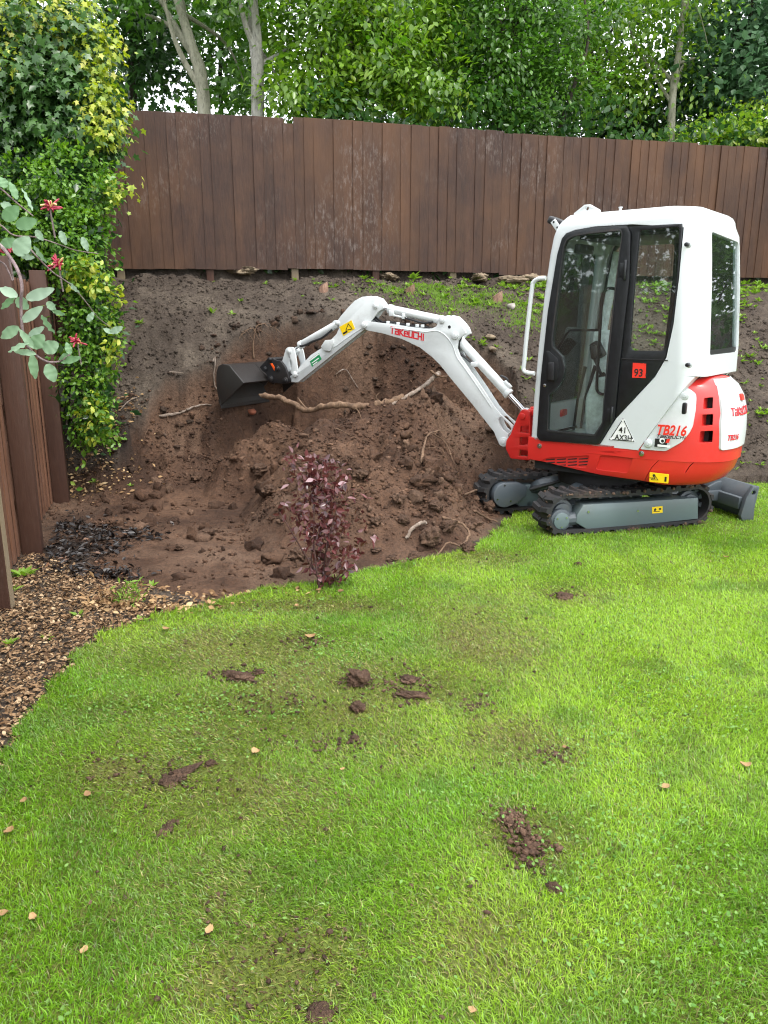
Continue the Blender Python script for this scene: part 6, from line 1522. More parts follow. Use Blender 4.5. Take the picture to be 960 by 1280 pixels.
rng = np.random.default_rng(33)
def want_fresh(X, Y, z, fr, li, off, t, D, r):
    dens = 0.16 + 0.8 * sstep(0.45, 0.68, fbm(X * 2.2, Y * 2.2, 3, seed=101)) + 1.2 * np.exp(-((X - 0.6) / 0.7) ** 2 - ((Y - 5.9) / 0.5) ** 2)
    dens = dens * (0.22 + 0.78 * sstep(0.03, 0.14, z))
    return (fr > 0.5) & (off > 0.12) & (D > 0.3) & (r.random(len(X)) < dens)
X, Y, z, fr = scatter_soil(26000, rng, want_fresh); s_ = 0.0045 + 0.017 * rng.random(len(X)) ** 3
o = link('soil_crumbs', lumps_mesh('soil_crumbs', np.stack([X, Y, z + s_ * 0.25], -1), s_, I1, rng, {'fresh': np.ones(len(X)), 'tan_soil': (rng.random(len(X)) < 0.08) * 0.7, 'tone': rng.uniform(-0.35, 0.5, len(X))}), MAT['soil']); o['kind'] = 'stuff'
def want_lump(X, Y, z, fr, li, off, t, D, r):
    dens = 0.05 + 0.30 * sstep(0.55, 0.72, fbm(X * 1.6, Y * 1.6, 3, seed=103)) + 1.0 * np.exp(-((X - 0.55) / 0.6) ** 2 - ((Y - 5.9) / 0.45) ** 2) + 0.5 * np.exp(-((X + 0.95) / 0.3) ** 2 - ((Y - 6.5) / 0.35) ** 2)
    return (fr > 0.5) & (off > 0.12) & (D > 0.3) & (r.random(len(X)) < dens)
X, Y, z, fr = scatter_soil(520, rng, want_lump); s_ = 0.018 + 0.055 * rng.random(len(X)) ** 2.5
o = link('soil_lumps', lumps_mesh('soil_lumps', np.stack([X, Y, z + s_ * 0.15], -1), s_, I2, rng, {'fresh': np.ones(len(X)), 'tan_soil': (rng.random(len(X)) < 0.12) * 0.6, 'tone': rng.uniform(-0.3, 0.3, len(X))}), MAT['soil']); o['kind'] = 'stuff'
def want_bank(X, Y, z, fr, li, off, t, D, r): return (fr < 0.5) & (~li) & (off > 0.2) & (D > 0.05) & (z > 0.03)
X, Y, z, fr = scatter_soil(14000, rng, want_bank); s_ = 0.005 + 0.016 * rng.random(len(X)) ** 3
o = link('bank_crumbs', lumps_mesh('bank_crumbs', np.stack([X, Y, z + s_ * 0.25], -1), s_, I1, rng, {'fresh': np.zeros(len(X)), 'tone': rng.uniform(-0.35, 0.5, len(X))}), MAT['soil']); o['kind'] = 'stuff'

# ------------------------------------------------------------------ mulch, dark compost and dead leaves at the foot of the side fence
MULCH = [(0, 850), (90, 740), (20, 740), (60, 800), (130, 745), (150, 765), (60, 720), (10, 900), (180, 760)]
rng = np.random.default_rng(44); n = 70000
X = rng.uniform(-3.2, -1.0, n); Y = rng.uniform(1.2, 5.3, n)
lawn_in = inside(LAWN_POLY, X, Y)
fs = (X - PA.x) * ld.y - (Y - PA.y) * ld.x          # + on the garden side of the fence
p2 = on_ground(165, 742); p3 = on_ground(70, 715)
line = (X - p3.x) * (p2.y - p3.y) - (Y - p3.y) * (p2.x - p3.x)          # nearer than the line from the fence to the little plant
k = (~lawn_in) & (fs > -0.1) & ((line > -0.05 * rng.normal(size=n) - 0.05)) & (rng.random(n) < 0.8)
X, Y = X[k], Y[k]; n = len(X); z = zmany(X, Y)
N = unit(rng.normal(size=(n, 3)) * 0.5 + np.array([0, 0, 1.0])); D = unit(rng.normal(size=(n, 3)) * np.array([1, 1, 0.2]))
ll = rng.uniform(0.010, 0.034, n)
mul = leaf_material('wood_chip', (0.070, 0.040, 0.022), (0.29, 0.18, 0.095), 0.0, 0.8, 0.2, (0.48, 0.36, 0.22))
o = link('bark_mulch', leaf_mesh('bark_mulch', np.stack([X, Y, z + 0.004 + 0.018 * rng.random(n)], -1), D, N, ll, ll * rng.uniform(0.5, 1.0, n), 'oval', rng.random(n)), mul); o['kind'] = 'stuff'
# scattered dead leaves under the hedge and along the cut
spots = [(120, 590, 0.35, 0.3, 230), (145, 520, 0.25, 0.25, 160), (100, 600, 0.2, 0.2, 90), (125, 560, 0.2, 0.25, 120), (165, 505, 0.15, 0.12, 70), (150, 755, 0.25, 0.12, 200), (260, 745, 0.5, 0.06, 60), (220, 762, 0.3, 0.06, 80)]
Xs, Ys = [], []
for px, py, sx, sy, m_ in spots:
    q = hit(px, py); Xs.append(q.x + sx * rng.normal(size=m_) * 0.6); Ys.append(q.y + sy * rng.normal(size=m_) * 0.6)
X, Y = np.concatenate(Xs), np.concatenate(Ys); n = len(X); z = zmany(X, Y)
N = unit(rng.normal(size=(n, 3)) * 0.6 + np.array([0, -0.3, 1.0])); D = unit(rng.normal(size=(n, 3)) * np.array([1, 1, 0.3])); ll = rng.uniform(0.02, 0.055, n)
o = link('dead_leaves', leaf_mesh('dead_leaves', np.stack([X, Y, z + 0.01 + 0.015 * rng.random(n)], -1), D, N, ll, ll * 0.8, 'oval', rng.random(n)), MAT['leaf_dead']); o['kind'] = 'stuff'
# black leaf compost
Xs, Ys = [], []
for px, py, sx, sy, m_ in ((95, 690, 0.25, 0.35, 700), (120, 660, 0.35, 0.2, 500), (75, 660, 0.2, 0.3, 300), (120, 715, 0.22, 0.1, 380), (150, 668, 0.25, 0.1, 300)):
    q = on_ground(px, py); Xs.append(q.x + sx * rng.normal(size=m_) * 0.7); Ys.append(q.y + sy * rng.normal(size=m_) * 0.7)
X, Y = np.concatenate(Xs), np.concatenate(Ys); fs = (X - PA.x) * ld.y - (Y - PA.y) * ld.x; X, Y = X[fs > 0.02], Y[fs > 0.02]
n = len(X); z = zmany(X, Y); N = unit(rng.normal(size=(n, 3)) * 0.7 + np.array([0, 0, 1.0])); D = unit(rng.normal(size=(n, 3)) * np.array([1, 1, 0.4])); ll = rng.uniform(0.02, 0.06, n)
o = link('leaf_compost', leaf_mesh('leaf_compost', np.stack([X, Y, z + 0.005 + 0.02 * rng.random(n)], -1), D, N, ll, ll * rng.uniform(0.3, 0.9, n), 'oval', rng.random(n) ** 3), leaf_material('wet_black_leaf', (0.010, 0.008, 0.008), (0.040, 0.028, 0.022), 0.0, 0.4, 0.4, (0.22, 0.11, 0.06))); o['kind'] = 'stuff'

# ------------------------------------------------------------------ weeds on the bank
def rosette(P, r_, nl, rng, lean=0.6):
    a = rng.random(nl) * 2 * PI; el = rng.uniform(0.15, 1.0, nl)
    D = np.stack([np.cos(a) * np.cos(el), np.sin(a) * np.cos(el), np.sin(el)], -1)
    N = np.stack([-np.cos(a) * np.sin(el), -np.sin(a) * np.sin(el), np.cos(el)], -1)
    return np.repeat(P[None], nl, 0) + D * r_ * 0.12, D, N, r_ * rng.uniform(0.6, 1.1, nl)
rng = np.random.default_rng(55)
n = 9500; X = rng.uniform(-2.6, 5.8, n); Y = rng.uniform(6.6, 11.2, n); z, fr, li, off, t, D_ = terrain(X, Y)
dens = 0.9 * sstep(2.6, 4.6, t + 0.8 * (fbm(X * 1.3, Y * 1.3, 3, seed=111) - 0.5)) * sstep(0.34, 0.58, fbm(X * 3.2, Y * 3.2, 3, seed=112)) + 0.18 * np.exp(-((D_ - 0.35) / 0.25) ** 2) * sstep(1.0, 2.2, t) + 0.02
k = (fr < 0.5) & (~li) & (D_ > 0.05) & (rng.random(n) < dens * 0.75)
LP, LD, LN, LL, LT = [], [], [], [], []
for x, y, zz in zip(X[k], Y[k], z[k]):
    r_ = 0.025 + 0.06 * rng.random() ** 1.5; nl = rng.integers(5, 13); a, b_, c_, d_ = rosette(np.array([x, y, zz + 0.005]), r_, nl, rng)
    LP.append(a); LD.append(b_); LN.append(c_); LL.append(d_); LT.append(np.clip(rng.random() + 0.3 * (rng.random(nl) - 0.5), 0, 1))
LP, LD, LN, LL, LT = [np.concatenate(q) for q in (LP, LD, LN, LL, LT)]
o = link('bank_weeds', leaf_mesh('bank_weeds', LP, LD, LN, LL, LL * 0.75, 'diamond', LT), MAT['leaf_weed']); o['kind'] = 'stuff'
# mossy grass on the shelf behind the boom
n = 34000; X = rng.uniform(-0.8, 2.6, n); Y = rng.uniform(8.2, 10.2, n); z, fr, li, off, t, D_ = terrain(X, Y)
mw = np.zeros(n)
for (px, py, sx, sy) in ((545, 368, 0.42, 0.22), (612, 378, 0.36, 0.14), (500, 362, 0.25, 0.10), (655, 400, 0.2, 0.15)):
    p = march(natural, px, py); mw = np.maximum(mw, np.exp(-((X - p.x) / sx) ** 2 - ((Y - p.y) / sy) ** 2))
k = (fr < 0.5) & (rng.random(n) < mw * sstep(0.28, 0.46, fbm(X * 7, Y * 7, 4, seed=61)) * 1.8); X, Y, z = X[k], Y[k], z[k]; n = len(X)
a = rng.random(n) * 2 * PI; D = unit(np.stack([np.cos(a) * 0.6, np.sin(a) * 0.6, np.ones(n)], -1)); N = unit(np.stack([-np.sin(a), np.cos(a), 0.2 * np.ones(n)], -1)); ll = rng.uniform(0.02, 0.05, n)
o = link('moss', leaf_mesh('moss', np.stack([X, Y, z], -1), D, N, ll, ll * 0.22, 'strip', rng.random(n)), MAT['leaf_weed']); o['kind'] = 'stuff'

# ------------------------------------------------------------------ roots torn out of the bank
MAT['root'] = bark_material('brown_root', (0.075, 0.042, 0.024), (0.16, 0.095, 0.055), (0.27, 0.17, 0.10), 14)
MAT['root_pale'] = bark_material('pale_root', (0.12, 0.085, 0.06), (0.27, 0.21, 0.165), (0.42, 0.36, 0.31), 22)
def root_on(name, label, pxs, r0, r1, mat, lift=0.02, sub=6, group=None, wob=0.0, deep=False):
    P = [at_depth(*q) for q in pxs] if deep else []
    if deep: pxs_ = pxs; pxs = []
    for i, q in enumerate(pxs):
        h = hit(q[0], q[1]); up_ = q[2] if len(q) > 2 else lift
        P.append(h + Vector((0, -0.4 * up_, up_)))
    c0 = P[0].copy(); L = bez(P, sub); rr = random.Random(int(P[0].x * 700 + P[0].z * 300))
    wob = max(wob, 0.35 * r0); L = [p + Vector((rr.uniform(-1, 1), rr.uniform(-1, 1), rr.uniform(-1, 1))) * wob for p in L]
    m_ = len(L); rad = [(r0 + (r1 - r0) * i / (m_ - 1)) * rr.uniform(0.75, 1.2) * (0.45 if i in (0, m_ - 1) else 1) for i in range(m_)]
    o = MB().tube([p - c0 for p in L], rad, 9).build(name, mat, None, c0, None, 60)
    tag(o, label, 'root', group or 'roots torn out of the bank'); return o
lr = root_on('long_root', 'thick brown root lying across the spoil heap under the bucket', [(325, 494, 7.35), (348, 497, 7.22), (368, 506, 7.08), (385, 513, 6.98), (402, 508, 6.88), (425, 506, 6.82), (450, 508, 6.82), (470, 506, 6.86), (488, 502, 6.92), (504, 497, 7.0)], 0.024, 0.034, MAT['root'], wob=0.006, deep=True)
for pp, rr_ in (([(385, 513, 6.98), (378, 505, 7.0), (372, 497, 7.02)], 0.010), ([(462, 507, 6.85), (466, 515, 6.8), (462, 523, 6.75)], 0.008), ([(478, 504, 6.9), (470, 497, 6.9), (474, 491, 6.92)], 0.006), ([(440, 507, 6.82), (448, 514, 6.76), (452, 524, 6.7)], 0.005)):
    P = [at_depth(*q) - lr.location for q in pp]; MB().tube(bez(P, 5), [rr_ * (1 - 0.05 * i) for i in range(11)], 7).build('side_root', MAT['root'], lr)
root_on('pale_root', 'pale grey root end continuing the thick root up to the boom', [(486, 508, 6.88), (508, 496, 7.0), (528, 484, 7.15), (541, 473, 7.3), (549, 466, 7.4)], 0.014, 0.024, MAT['root_pale'], wob=0.003, deep=True)
root_on('curled_root', 'split curled root piece behind the boom at the pale end', [(538, 463, 7.35), (546, 469, 7.3), (556, 471, 7.35), (566, 466, 7.45)], 0.012, 0.006, MAT['root'], deep=True)
root_on('cut_root', 'pale forked root lying on the left face of the cut', [(200, 525, .02), (225, 520, .02), (245, 514, .03), (265, 510, .02)], 0.016, 0.007, MAT['root_pale'], wob=0.004)
root_on('thin_root', 'thin white root hanging beside the bucket lip', [(267, 466, .02), (271, 474, .04), (268, 482, .03), (273, 494, .02)], 0.009, 0.005, MAT['root_pale'])
root_on('thin_root', 'short pale root curving out of the cut edge left of the bucket', [(212, 474, .02), (222, 474, .04), (231, 485, .02)], 0.007, 0.004, MAT['root_pale'])
root_on('thin_root', 'straight thin root poking out at the left end of the cut', [(152, 517, .03), (162, 508, .05), (172, 500, .02)], 0.006, 0.003, MAT['root_pale'])
root_on('thin_root', 'thin pale root across the hollow under the arm', [(420, 476, .03), (432, 476, .05), (442, 482, .03), (448, 490, .02)], 0.008, 0.004, MAT['root_pale'])
root_on('thin_root', 'tangled root standing up above the quick hitch', [(318, 452, .02), (317, 440, .05), (322, 430, .04), (338, 415, .03)], 0.009, 0.004, MAT['root'])
root_on('forked_root', 'dark forked root sticking out of the heap below the boom foot', [(526, 582, .02), (530, 568, .07), (535, 552, .06), (552, 548, .05), (568, 546, .03)], 0.011, 0.004, MAT['root'])
root_on('forked_root', 'long drooping root below the boom foot, right of the dark one', [(540, 552, .05), (556, 562, .04), (566, 580, .03), (574, 598, .01)], 0.006, 0.003, MAT['root'])
root_on('buried_root', 'pale root end beside the big clod near the lawn edge', [(507, 677, .02), (516, 668, .05), (528, 660, .04), (533, 657, .02)], 0.014, 0.010, MAT['root_pale'])
root_on('buried_root', 'bent root with a kink lying on the lawn edge near the tracks', [(546, 698, .02), (560, 685, .04), (575, 688, .04), (586, 675, .05), (574, 660, .04), (552, 651, .02)], 0.006, 0.011, MAT['root'], wob=0.004)
root_on('buried_root', 'straight brown root lying in front of the far track', [(580, 623, .03), (598, 617, .04)], 0.010, 0.008, MAT['root'])
root_on('buried_root', 'reddish root between the far track and the grass', [(592, 643, .03), (606, 650, .03), (622, 656, .02)], 0.011, 0.006, MAT['root'])
root_on('bare_root', 'grey-brown root bridging the hole under the hedge', [(78, 541, .03), (90, 536, .06), (104, 538, .03)], 0.014, 0.009, MAT['root_pale'])
root_on('fibre_root', 'fine hair roots on the face of the heap under the boom', [(420, 538, .02), (432, 544, .02), (450, 552, .01)], 0.005, 0.002, MAT['root'])
# ragged rim of soil hanging over the cut
rng = np.random.default_rng(67); RP, RS = [], []
for i in range(1, len(CREST) - 2):
    a, c_ = CREST[i], CREST[i + 1]
    for k in range(int((c_ - a).length / 0.02)):
        f = rng.random(); p = a.lerp(c_, f); x, y = p.x + rng.normal() * 0.07, p.y + rng.normal() * 0.06
        RP.append((x, y - 0.03, zat(x, y - 0.03) - 0.004 + rng.random() * 0.02)); RS.append(0.008 + 0.034 * rng.random() ** 3)
RP, RS = np.array(RP), np.array(RS)
o = link('rim_lumps', lumps_mesh('rim_lumps', RP, RS, I2, rng, {'fresh': rng.uniform(0.35, 1, len(RP)), 'tone': rng.uniform(-0.45, 0.1, len(RP))}), MAT['soil']); o['kind'] = 'stuff'
# hairy fibrous roots: strands in the freshly torn faces
rng = np.random.default_rng(66); b = MB()
for cx, cy, sx, sy, m_ in ((575, 510, 26, 14, 70), (430, 460, 26, 22, 60), (320, 425, 20, 12, 22), (540, 575, 20, 22, 26), (600, 560, 15, 20, 16), (215, 540, 20, 30, 16)):
    for _ in range(m_):
        p = hit(cx + sx * rng.normal() * 0.6, cy + sy * rng.normal() * 0.6); d = Vector((rng.normal() * 0.6, -0.5 + rng.normal() * 0.3, -0.5 + rng.normal() * 0.5)).normalized(); l_ = rng.uniform(0.06, 0.2)
        b.tube([p, p + d * l_ * 0.5 + Vector((rng.normal() * 0.02, -0.02, 0.015)), p + d * l_], [0.0026, 0.0022, 0.0012], 4)
o = b.build('root_fibres', MAT['root']); o['kind'] = 'stuff'
# ------------------------------------------------------------------ purple-leaved shrub at the edge of the lawn
def shrub_leaves(root, specs, n, rng, L0, L1, mat, kind='oval', wid=0.62, name='foliage', per=7, clump=0.035, shell=0.25):
    P, O, ci, ct = crown_points(specs, n, rng, shell, clump, per)
    D, N = leaf_dirs(O, rng, 0.05, 0.75); ll = rng.uniform(L0, L1, len(P))
    o = link(name, leaf_mesh(name, P - np.array(root.location), D, N, ll, ll * wid, kind, np.clip(0.45 * ct + 0.62 * rng.random(len(P)) ** 1.6, 0, 1)), mat, root)
    return P
b0 = on_ground(405, 732); b0.z = zat(b0.x, b0.y)
sh = tag(empty('purple_shrub', b0), 'upright purple-red leafy shrub on the soil at the edge of the lawn', 'shrub')
rng = np.random.default_rng(77); Yb = b0.y
SV = [(W(px, py, Yb + dy), (1.2 * rx * Yb / FOC, rx * Yb / FOC, 1.1 * rz * Yb / FOC)) for px, py, rx, rz, dy in
      ((385, 585, 20, 16, .05), (405, 600, 26, 22, .0), (415, 635, 30, 24, -.03), (400, 650, 26, 26, .04), (428, 665, 26, 22, -.02), (412, 690, 26, 22, 0), (432, 695, 16, 16, -.05), (405, 705, 20, 16, 0.03), (395, 670, 16, 18, 0.03), (362, 636, 14, 9, 0), (383, 610, 20, 18, .02), (372, 575, 9, 8, 0), (420, 715, 20, 10, -.03), (405, 735, 10, 7, -0.05))]
P = shrub_leaves(sh, SV, 880, rng, 0.036, 0.064, MAT['leaf_purple'], 'oval', 0.78)
MAT['stem_red'] = bark_material('reddish_stem', (0.05, 0.022, 0.02), (0.10, 0.045, 0.04), (0.15, 0.08, 0.06), 20)
for k in range(9):
    q = Vector(P[rng.integers(len(P))]) - sh.location; s0 = Vector((rng.normal() * 0.05, rng.normal() * 0.03, 0))
    MB().tube(bez([s0, s0 * 1.3 + q * 0.45 + Vector((rng.normal() * .03, rng.normal() * .03, 0.02)), q], 5), [0.007 * (1 - 0.07 * i) for i in range(11)], 6).build('stem', MAT['stem_red'], sh)
# dead brown sprig and the little green plant among the mulch
b1 = on_ground(150, 757); b1.z = zat(b1.x, b1.y)
gpl = tag(empty('young_plant', b1), 'small bright green plant with withered brown leaves in the mulch', 'plant'); Yp = b1.y
rng = np.random.default_rng(78)
shrub_leaves(gpl, [(W(px, py, Yp), (rx * Yp / FOC, rx * Yp / FOC, rz * Yp / FOC)) for px, py, rx, rz in ((152, 735, 16, 12), (165, 740, 14, 12), (160, 752, 16, 8), (180, 742, 7, 5))], 120, rng, 0.030, 0.060, MAT['leaf_weed'], 'oval', 0.34, 'foliage', 5, 0.02)
shrub_leaves(gpl, [(W(px, py, Yp), (rx * Yp / FOC, rx * Yp / FOC, rz * Yp / FOC)) for px, py, rx, rz in ((133, 733, 8, 14), (125, 752, 18, 12), (150, 762, 24, 7), (172, 728, 6, 6))], 110, rng, 0.035, 0.065, MAT['leaf_dead'], 'oval', 0.45, 'withered_leaf_cluster', 5, 0.02)
for k in range(7):
    q = Vector((rng.normal() * 0.06, rng.normal() * 0.04, 0.10 + 0.05 * rng.random())); MB().tube([Vector((0, 0, -0.01)), q * 0.5, q], [0.004, 0.003, 0.002], 5).build('stem', MAT['root'], gpl)
# seedlings
def seedling(px, py, r_, n, label, name='weed_plant', mat='leaf_weed', tint=(0.3, 1), group='weeds by the fence and bank'):
    h = hit(px, py); rg_ = np.random.default_rng(int(px * 13 + py))
    o = empty(name, h); tag(o, label, 'weed', group)
    a, d, nn, l_ = rosette(np.zeros(3) + np.array([0, 0, 0.004]), r_, n, rg_)
    link('foliage', leaf_mesh('foliage', a, d, nn, l_, l_ * 0.7, 'oval', rg_.uniform(*tint, n)), MAT[mat], o); return o
seedling(30, 722, 0.10, 16, 'leafy weed at the foot of the side fence by its nearest post')
seedling(15, 742, 0.07, 10, 'small round-leaved weed below the leafy one by the nearest fence post')
seedling(98, 772, 0.05, 9, 'yellow-green weed in the middle of the mulch')
seedling(175, 778, 0.05, 9, 'pale weed on the lawn edge below the young plant', tint=(0.7, 1))
seedling(10, 808, 0.06, 9, 'small weed in the mulch at the left edge of the picture')
seedling(58, 800, 0.04, 7, 'tiny green weed in the mulch near the lawn')
seedling(163, 608, 0.04, 8, 'seedling on the dark soil at the foot of the cut')
seedling(517, 350, 0.12, 14, 'tall tuft of weed under the fence above the mossy patch')
seedling(190, 735, 0.05, 8, 'small leaf pair right of the young plant')
seedling(135, 545, 0.11, 20, 'broad-leaved plant below the hedge on the left of the cut')
seedling(150, 555, 0.08, 12, 'small leafy plant on the dead leaves below the hedge')
seedling(118, 605, 0.06, 10, 'weed at the foot of the far fence post')
seedling(176, 408, 0.07, 10, 'lone weed on the bare bank beside the hedge')
seedling(290, 395, 0.06, 10, 'small weed on the bare bank above the bucket')
seedling(300, 378, 0.05, 8, 'little weed near the top of the bank above the bucket')

# climbers: bindweed leaves down the fence end
bw = tag(empty('trailing_ivy', hit(98, 585)), 'thin trail of round ivy leaves hanging beside the far fence post', 'ivy')
rng = np.random.default_rng(79); P = []
for px, py in [(103, 500), (106, 512), (103, 522), (108, 532), (107, 545), (104, 552), (105, 562), (103, 575), (98, 583), (106, 580), (104, 490), (92, 540), (88, 602), (95, 612)]:
    p = at_depth(px, py, 6.75); P.append([p.x, p.y, p.z])
P = np.array(P); N = unit(np.array([[0.2, -1, 0.5]]) + rng.normal(size=P.shape) * 0.3); D = unit(rng.normal(size=P.shape) * 0.6 + np.array([[0, 0, -1]])); ll = rng.uniform(0.05, 0.08, len(P))
link('foliage', leaf_mesh('foliage', P - np.array(bw.location), D, N, ll, ll, 'oval', rng.random(len(P))), MAT['leaf_box'], bw)
MB().tube([Vector(p) - bw.location + Vector((0, 0.02, 0)) for p in P[[10, 0, 1, 2, 3, 4, 6, 7]]], 0.004, 5).build('stem', MAT['bark_dark'], bw)

# ------------------------------------------------------------------ honeysuckle reaching in from the left
hs_o = Vector((-1.52, 2.2, 0.0)); hs = tag(empty('honeysuckle', hs_o), 'honeysuckle with silvery leaves trailing in front of the side fence', 'climber')
K1 = (0, 200, 4.569)
def hpt(x, y, Y): return at_depth(K1[0] + x / K1[2], K1[1] + y / K1[2], Y)
MAT['stem_honey'] = bark_material('purplish_vine_stem', (0.11, 0.07, 0.07), (0.22, 0.16, 0.16), (0.34, 0.27, 0.26), 20)
stems = [([Vector((-1.52, 2.2, 0)), Vector((-1.45, 2.2, 0.9)), Vector((-1.38, 2.25, 1.6)), hpt(-160, 420, 2.3), hpt(-20, 470, 2.3), hpt(60, 560, 2.25), hpt(105, 640, 2.22), hpt(125, 720, 2.2), hpt(120, 800, 2.2), hpt(122, 900, 2.2), hpt(130, 980, 2.2), hpt(150, 1050, 2.2), hpt(200, 1110, 2.2), hpt(270, 1152, 2.2), hpt(340, 1150, 2.2), hpt(400, 1110, 2.2)], 0.0062),
         ([Vector((-1.50, 2.25, 0)), Vector((-1.45, 2.3, 1.0)), hpt(-160, 560, 2.35), hpt(0, 580, 2.3), hpt(45, 630, 2.3), hpt(70, 690, 2.3)], 0.004),
         ([Vector((-1.6, 2.4, 0)), Vector((-1.55, 2.5, 1.3)), Vector((-1.5, 2.55, 1.9)), hpt(-150, 60, 2.5), hpt(0, 160, 2.5), hpt(90, 240, 2.5), hpt(190, 320, 2.5)], 0.0045),
         ([Vector((-1.58, 2.4, 0)), Vector((-1.55, 2.5, 1.2)), hpt(-150, 300, 2.6), hpt(0, 370, 2.6), hpt(80, 430, 2.6), hpt(200, 440, 2.65), hpt(330, 480, 2.7), hpt(430, 515, 2.8), hpt(560, 535, 2.9)], 0.0035),
         ([hpt(120, 440, 2.6), hpt(200, 540, 2.6), hpt(300, 640, 2.65), hpt(400, 710, 2.7), hpt(490, 810, 2.75), hpt(560, 900, 2.8), hpt(640, 960, 2.85)], 0.003)]
for L, r_ in stems:
    L = bez([p - hs_o for p in L], 5); MB().tube(L, [r_ * (1 - 0.6 * i / len(L)) for i in range(len(L))], 7).build('stem', MAT['stem_honey'], hs)
def big_leaf(a, c, w, Y, tint, roll=0.0, fold=0.12, droop=0.15, dY=0.0):
    """one leaf from a to c (pixels of the enlarged view) as a cupped 5x9 sheet"""
    A = hpt(*a, Y); C_ = hpt(*c, Y + dY); d = C_ - A; L = d.length; y = d.normalized()
    toc = (EYEP - A).normalized(); x = y.cross(toc).normalized(); x = (Matrix.Rotation(roll, 3, y) @ x); z = x.cross(y)
    ww = w / K1[2] / FOC * Y; V, F = [], []
    nu, nv = 8, 4
    for i in range(nu + 1):
        t = i / nu; half = ww * 0.5 * math.sin(PI * min(1, t * 0.93 + 0.045)) ** 0.72 * (1.06 - 0.25 * t)
        for j in range(nv + 1):
            s = (j / nv - 0.5) * 2
            V.append(A + y * (L * t) + x * (half * s) + z * (-droop * L * (t * t) + droop * L * 0.35 * t + fold * half * s * s * 1.4 + 0.004 * math.sin(t * 19) * abs(s)))
    for i in range(nu):
        for j in range(nv):
            a0 = i * (nv + 1) + j; F.append((a0, a0 + 1, a0 + nv + 2, a0 + nv + 1))
    me = np_mesh('leaf', np.array([(v - hs_o)[:] for v in V]), np.array(F), {'tint': np.full(len(V), tint)}, True)
    return link('leaf', me, MAT['leaf_silver'] if tint < 2 else MAT['leaf_box'], hs)
for a, c, w, Y, t, ro in [((100, 780), (-6, 728), 60, 2.2, 0.9, 0.2), ((150, 792), (305, 738), 66, 2.18, 1.0, 0.1), ((128, 922), (240, 838), 58, 2.2, 0.95, 0.0), ((108, 955), (0, 1018), 66, 2.2, 0.35, 0.2),
                          ((165, 1005), (250, 955), 44, 2.22, 0.9, 0.1), ((195, 1074), (105, 965), 44, 2.18, 0.4, -0.2), ((180, 1070), (250, 1000), 84, 2.2, 0.25, 0.1), ((165, 1045), (38, 1092), 36, 2.17, 0.5, 0.6),
                          ((205, 1108), (75, 1088), 40, 2.18, 0.45, 0.3), ((185, 1112), (200, 1252), 56, 2.16, 0.2, 0.2), ((250, 1090), (330, 1045), 84, 2.2, 0.4, 0.0), ((272, 1165), (310, 1268), 76, 2.17, 0.35, 0.1),
                          ((238, 885), (305, 992), 40, 2.2, 0.1, 0.7), ((90, 540), (165, 440), 96, 2.24, 0.7, 0.0), ((92, 378), (205, 345), 74, 2.4, 0.05, 0.1), ((20, 340), (105, 268), 80, 2.4, 0.0, 0.2),
                          ((8, 490), (85, 455), 60, 2.3, 0.1, 0.1), ((30, 160), (0, 95), 60, 2.5, 0.0, 0.3), ((95, 225), (58, 120), 44, 2.5, 0.0, 0.4), ((185, 290), (130, 155), 24, 2.5, 0.6, 0.6), ((70, 275), (0, 245), 44, 2.5, 0.5, 0.2),
                          ((120, 548), (195, 560), 36, 2.25, 0.9, 0.4), ((195, 490), (260, 590), 30, 2.6, 0.3, 0.6), ((205, 400), (245, 460), 40, 2.6, 0.6, 0.2), ((345, 405), (375, 485), 42, 2.7, 0.8, 0.3), ((470, 440), (500, 520), 40, 2.8, 0.8, 0.2),
                          ((95, 790), (160, 850), 70, 2.23, 0.3, 0.2), ((85, 785), (0, 850), 40, 2.22, 0.0, 0.4), ((270, 810), (315, 860), 46, 2.6, 0.5, 0.2), ((300, 860), (370, 885), 30, 2.6, 0.1, 0.3), ((395, 700), (450, 760), 26, 2.7, 0.8, 0.5), ((500, 920), (535, 870), 36, 2.75, 0.7, 0.1), ((630, 985), (700, 955), 42, 2.85, 0.9, 0.2), ((640, 990), (590, 960), 30, 2.85, 0.7, 0.3),
                          ((340, 1150), (400, 1095), 40, 2.2, 0.1, 0.3), ((345, 1150), (460, 1130), 46, 2.2, 0.0, 0.2), ((400, 1110), (380, 1040), 40, 2.2, 0.05, 0.1)]:
    big_leaf(a, c, w, Y, t, ro)
P_ = []
for L, r_ in stems[:4]:
    LL_ = bez(L, 6); k1 = int(len(LL_) * 0.2)
    for p in LL_[2:k1]:
        for _ in range(5): P_.append([p.x + 0.05 * RNG.normal(), p.y + 0.05 * RNG.normal(), p.z + 0.04 * RNG.normal()])
P_ = np.array(P_); O_ = unit(RNG.normal(size=P_.shape)); D_h, N_h = leaf_dirs(O_, RNG); l_h = RNG.uniform(0.04, 0.07, len(P_))
link('foliage', leaf_mesh('foliage', P_ - np.array(hs_o), D_h, N_h, l_h, l_h * 0.9, 'oval', RNG.random(len(P_))), MAT['leaf_silver'], hs)
MAT['petal'] = plain('crimson_petal', (0.33, 0.020, 0.050), 0.5, 0, 0.45, 60)
MAT['petal_cream'] = plain('cream_petal', (0.62, 0.42, 0.18), 0.5, 0, 0.2, 40)
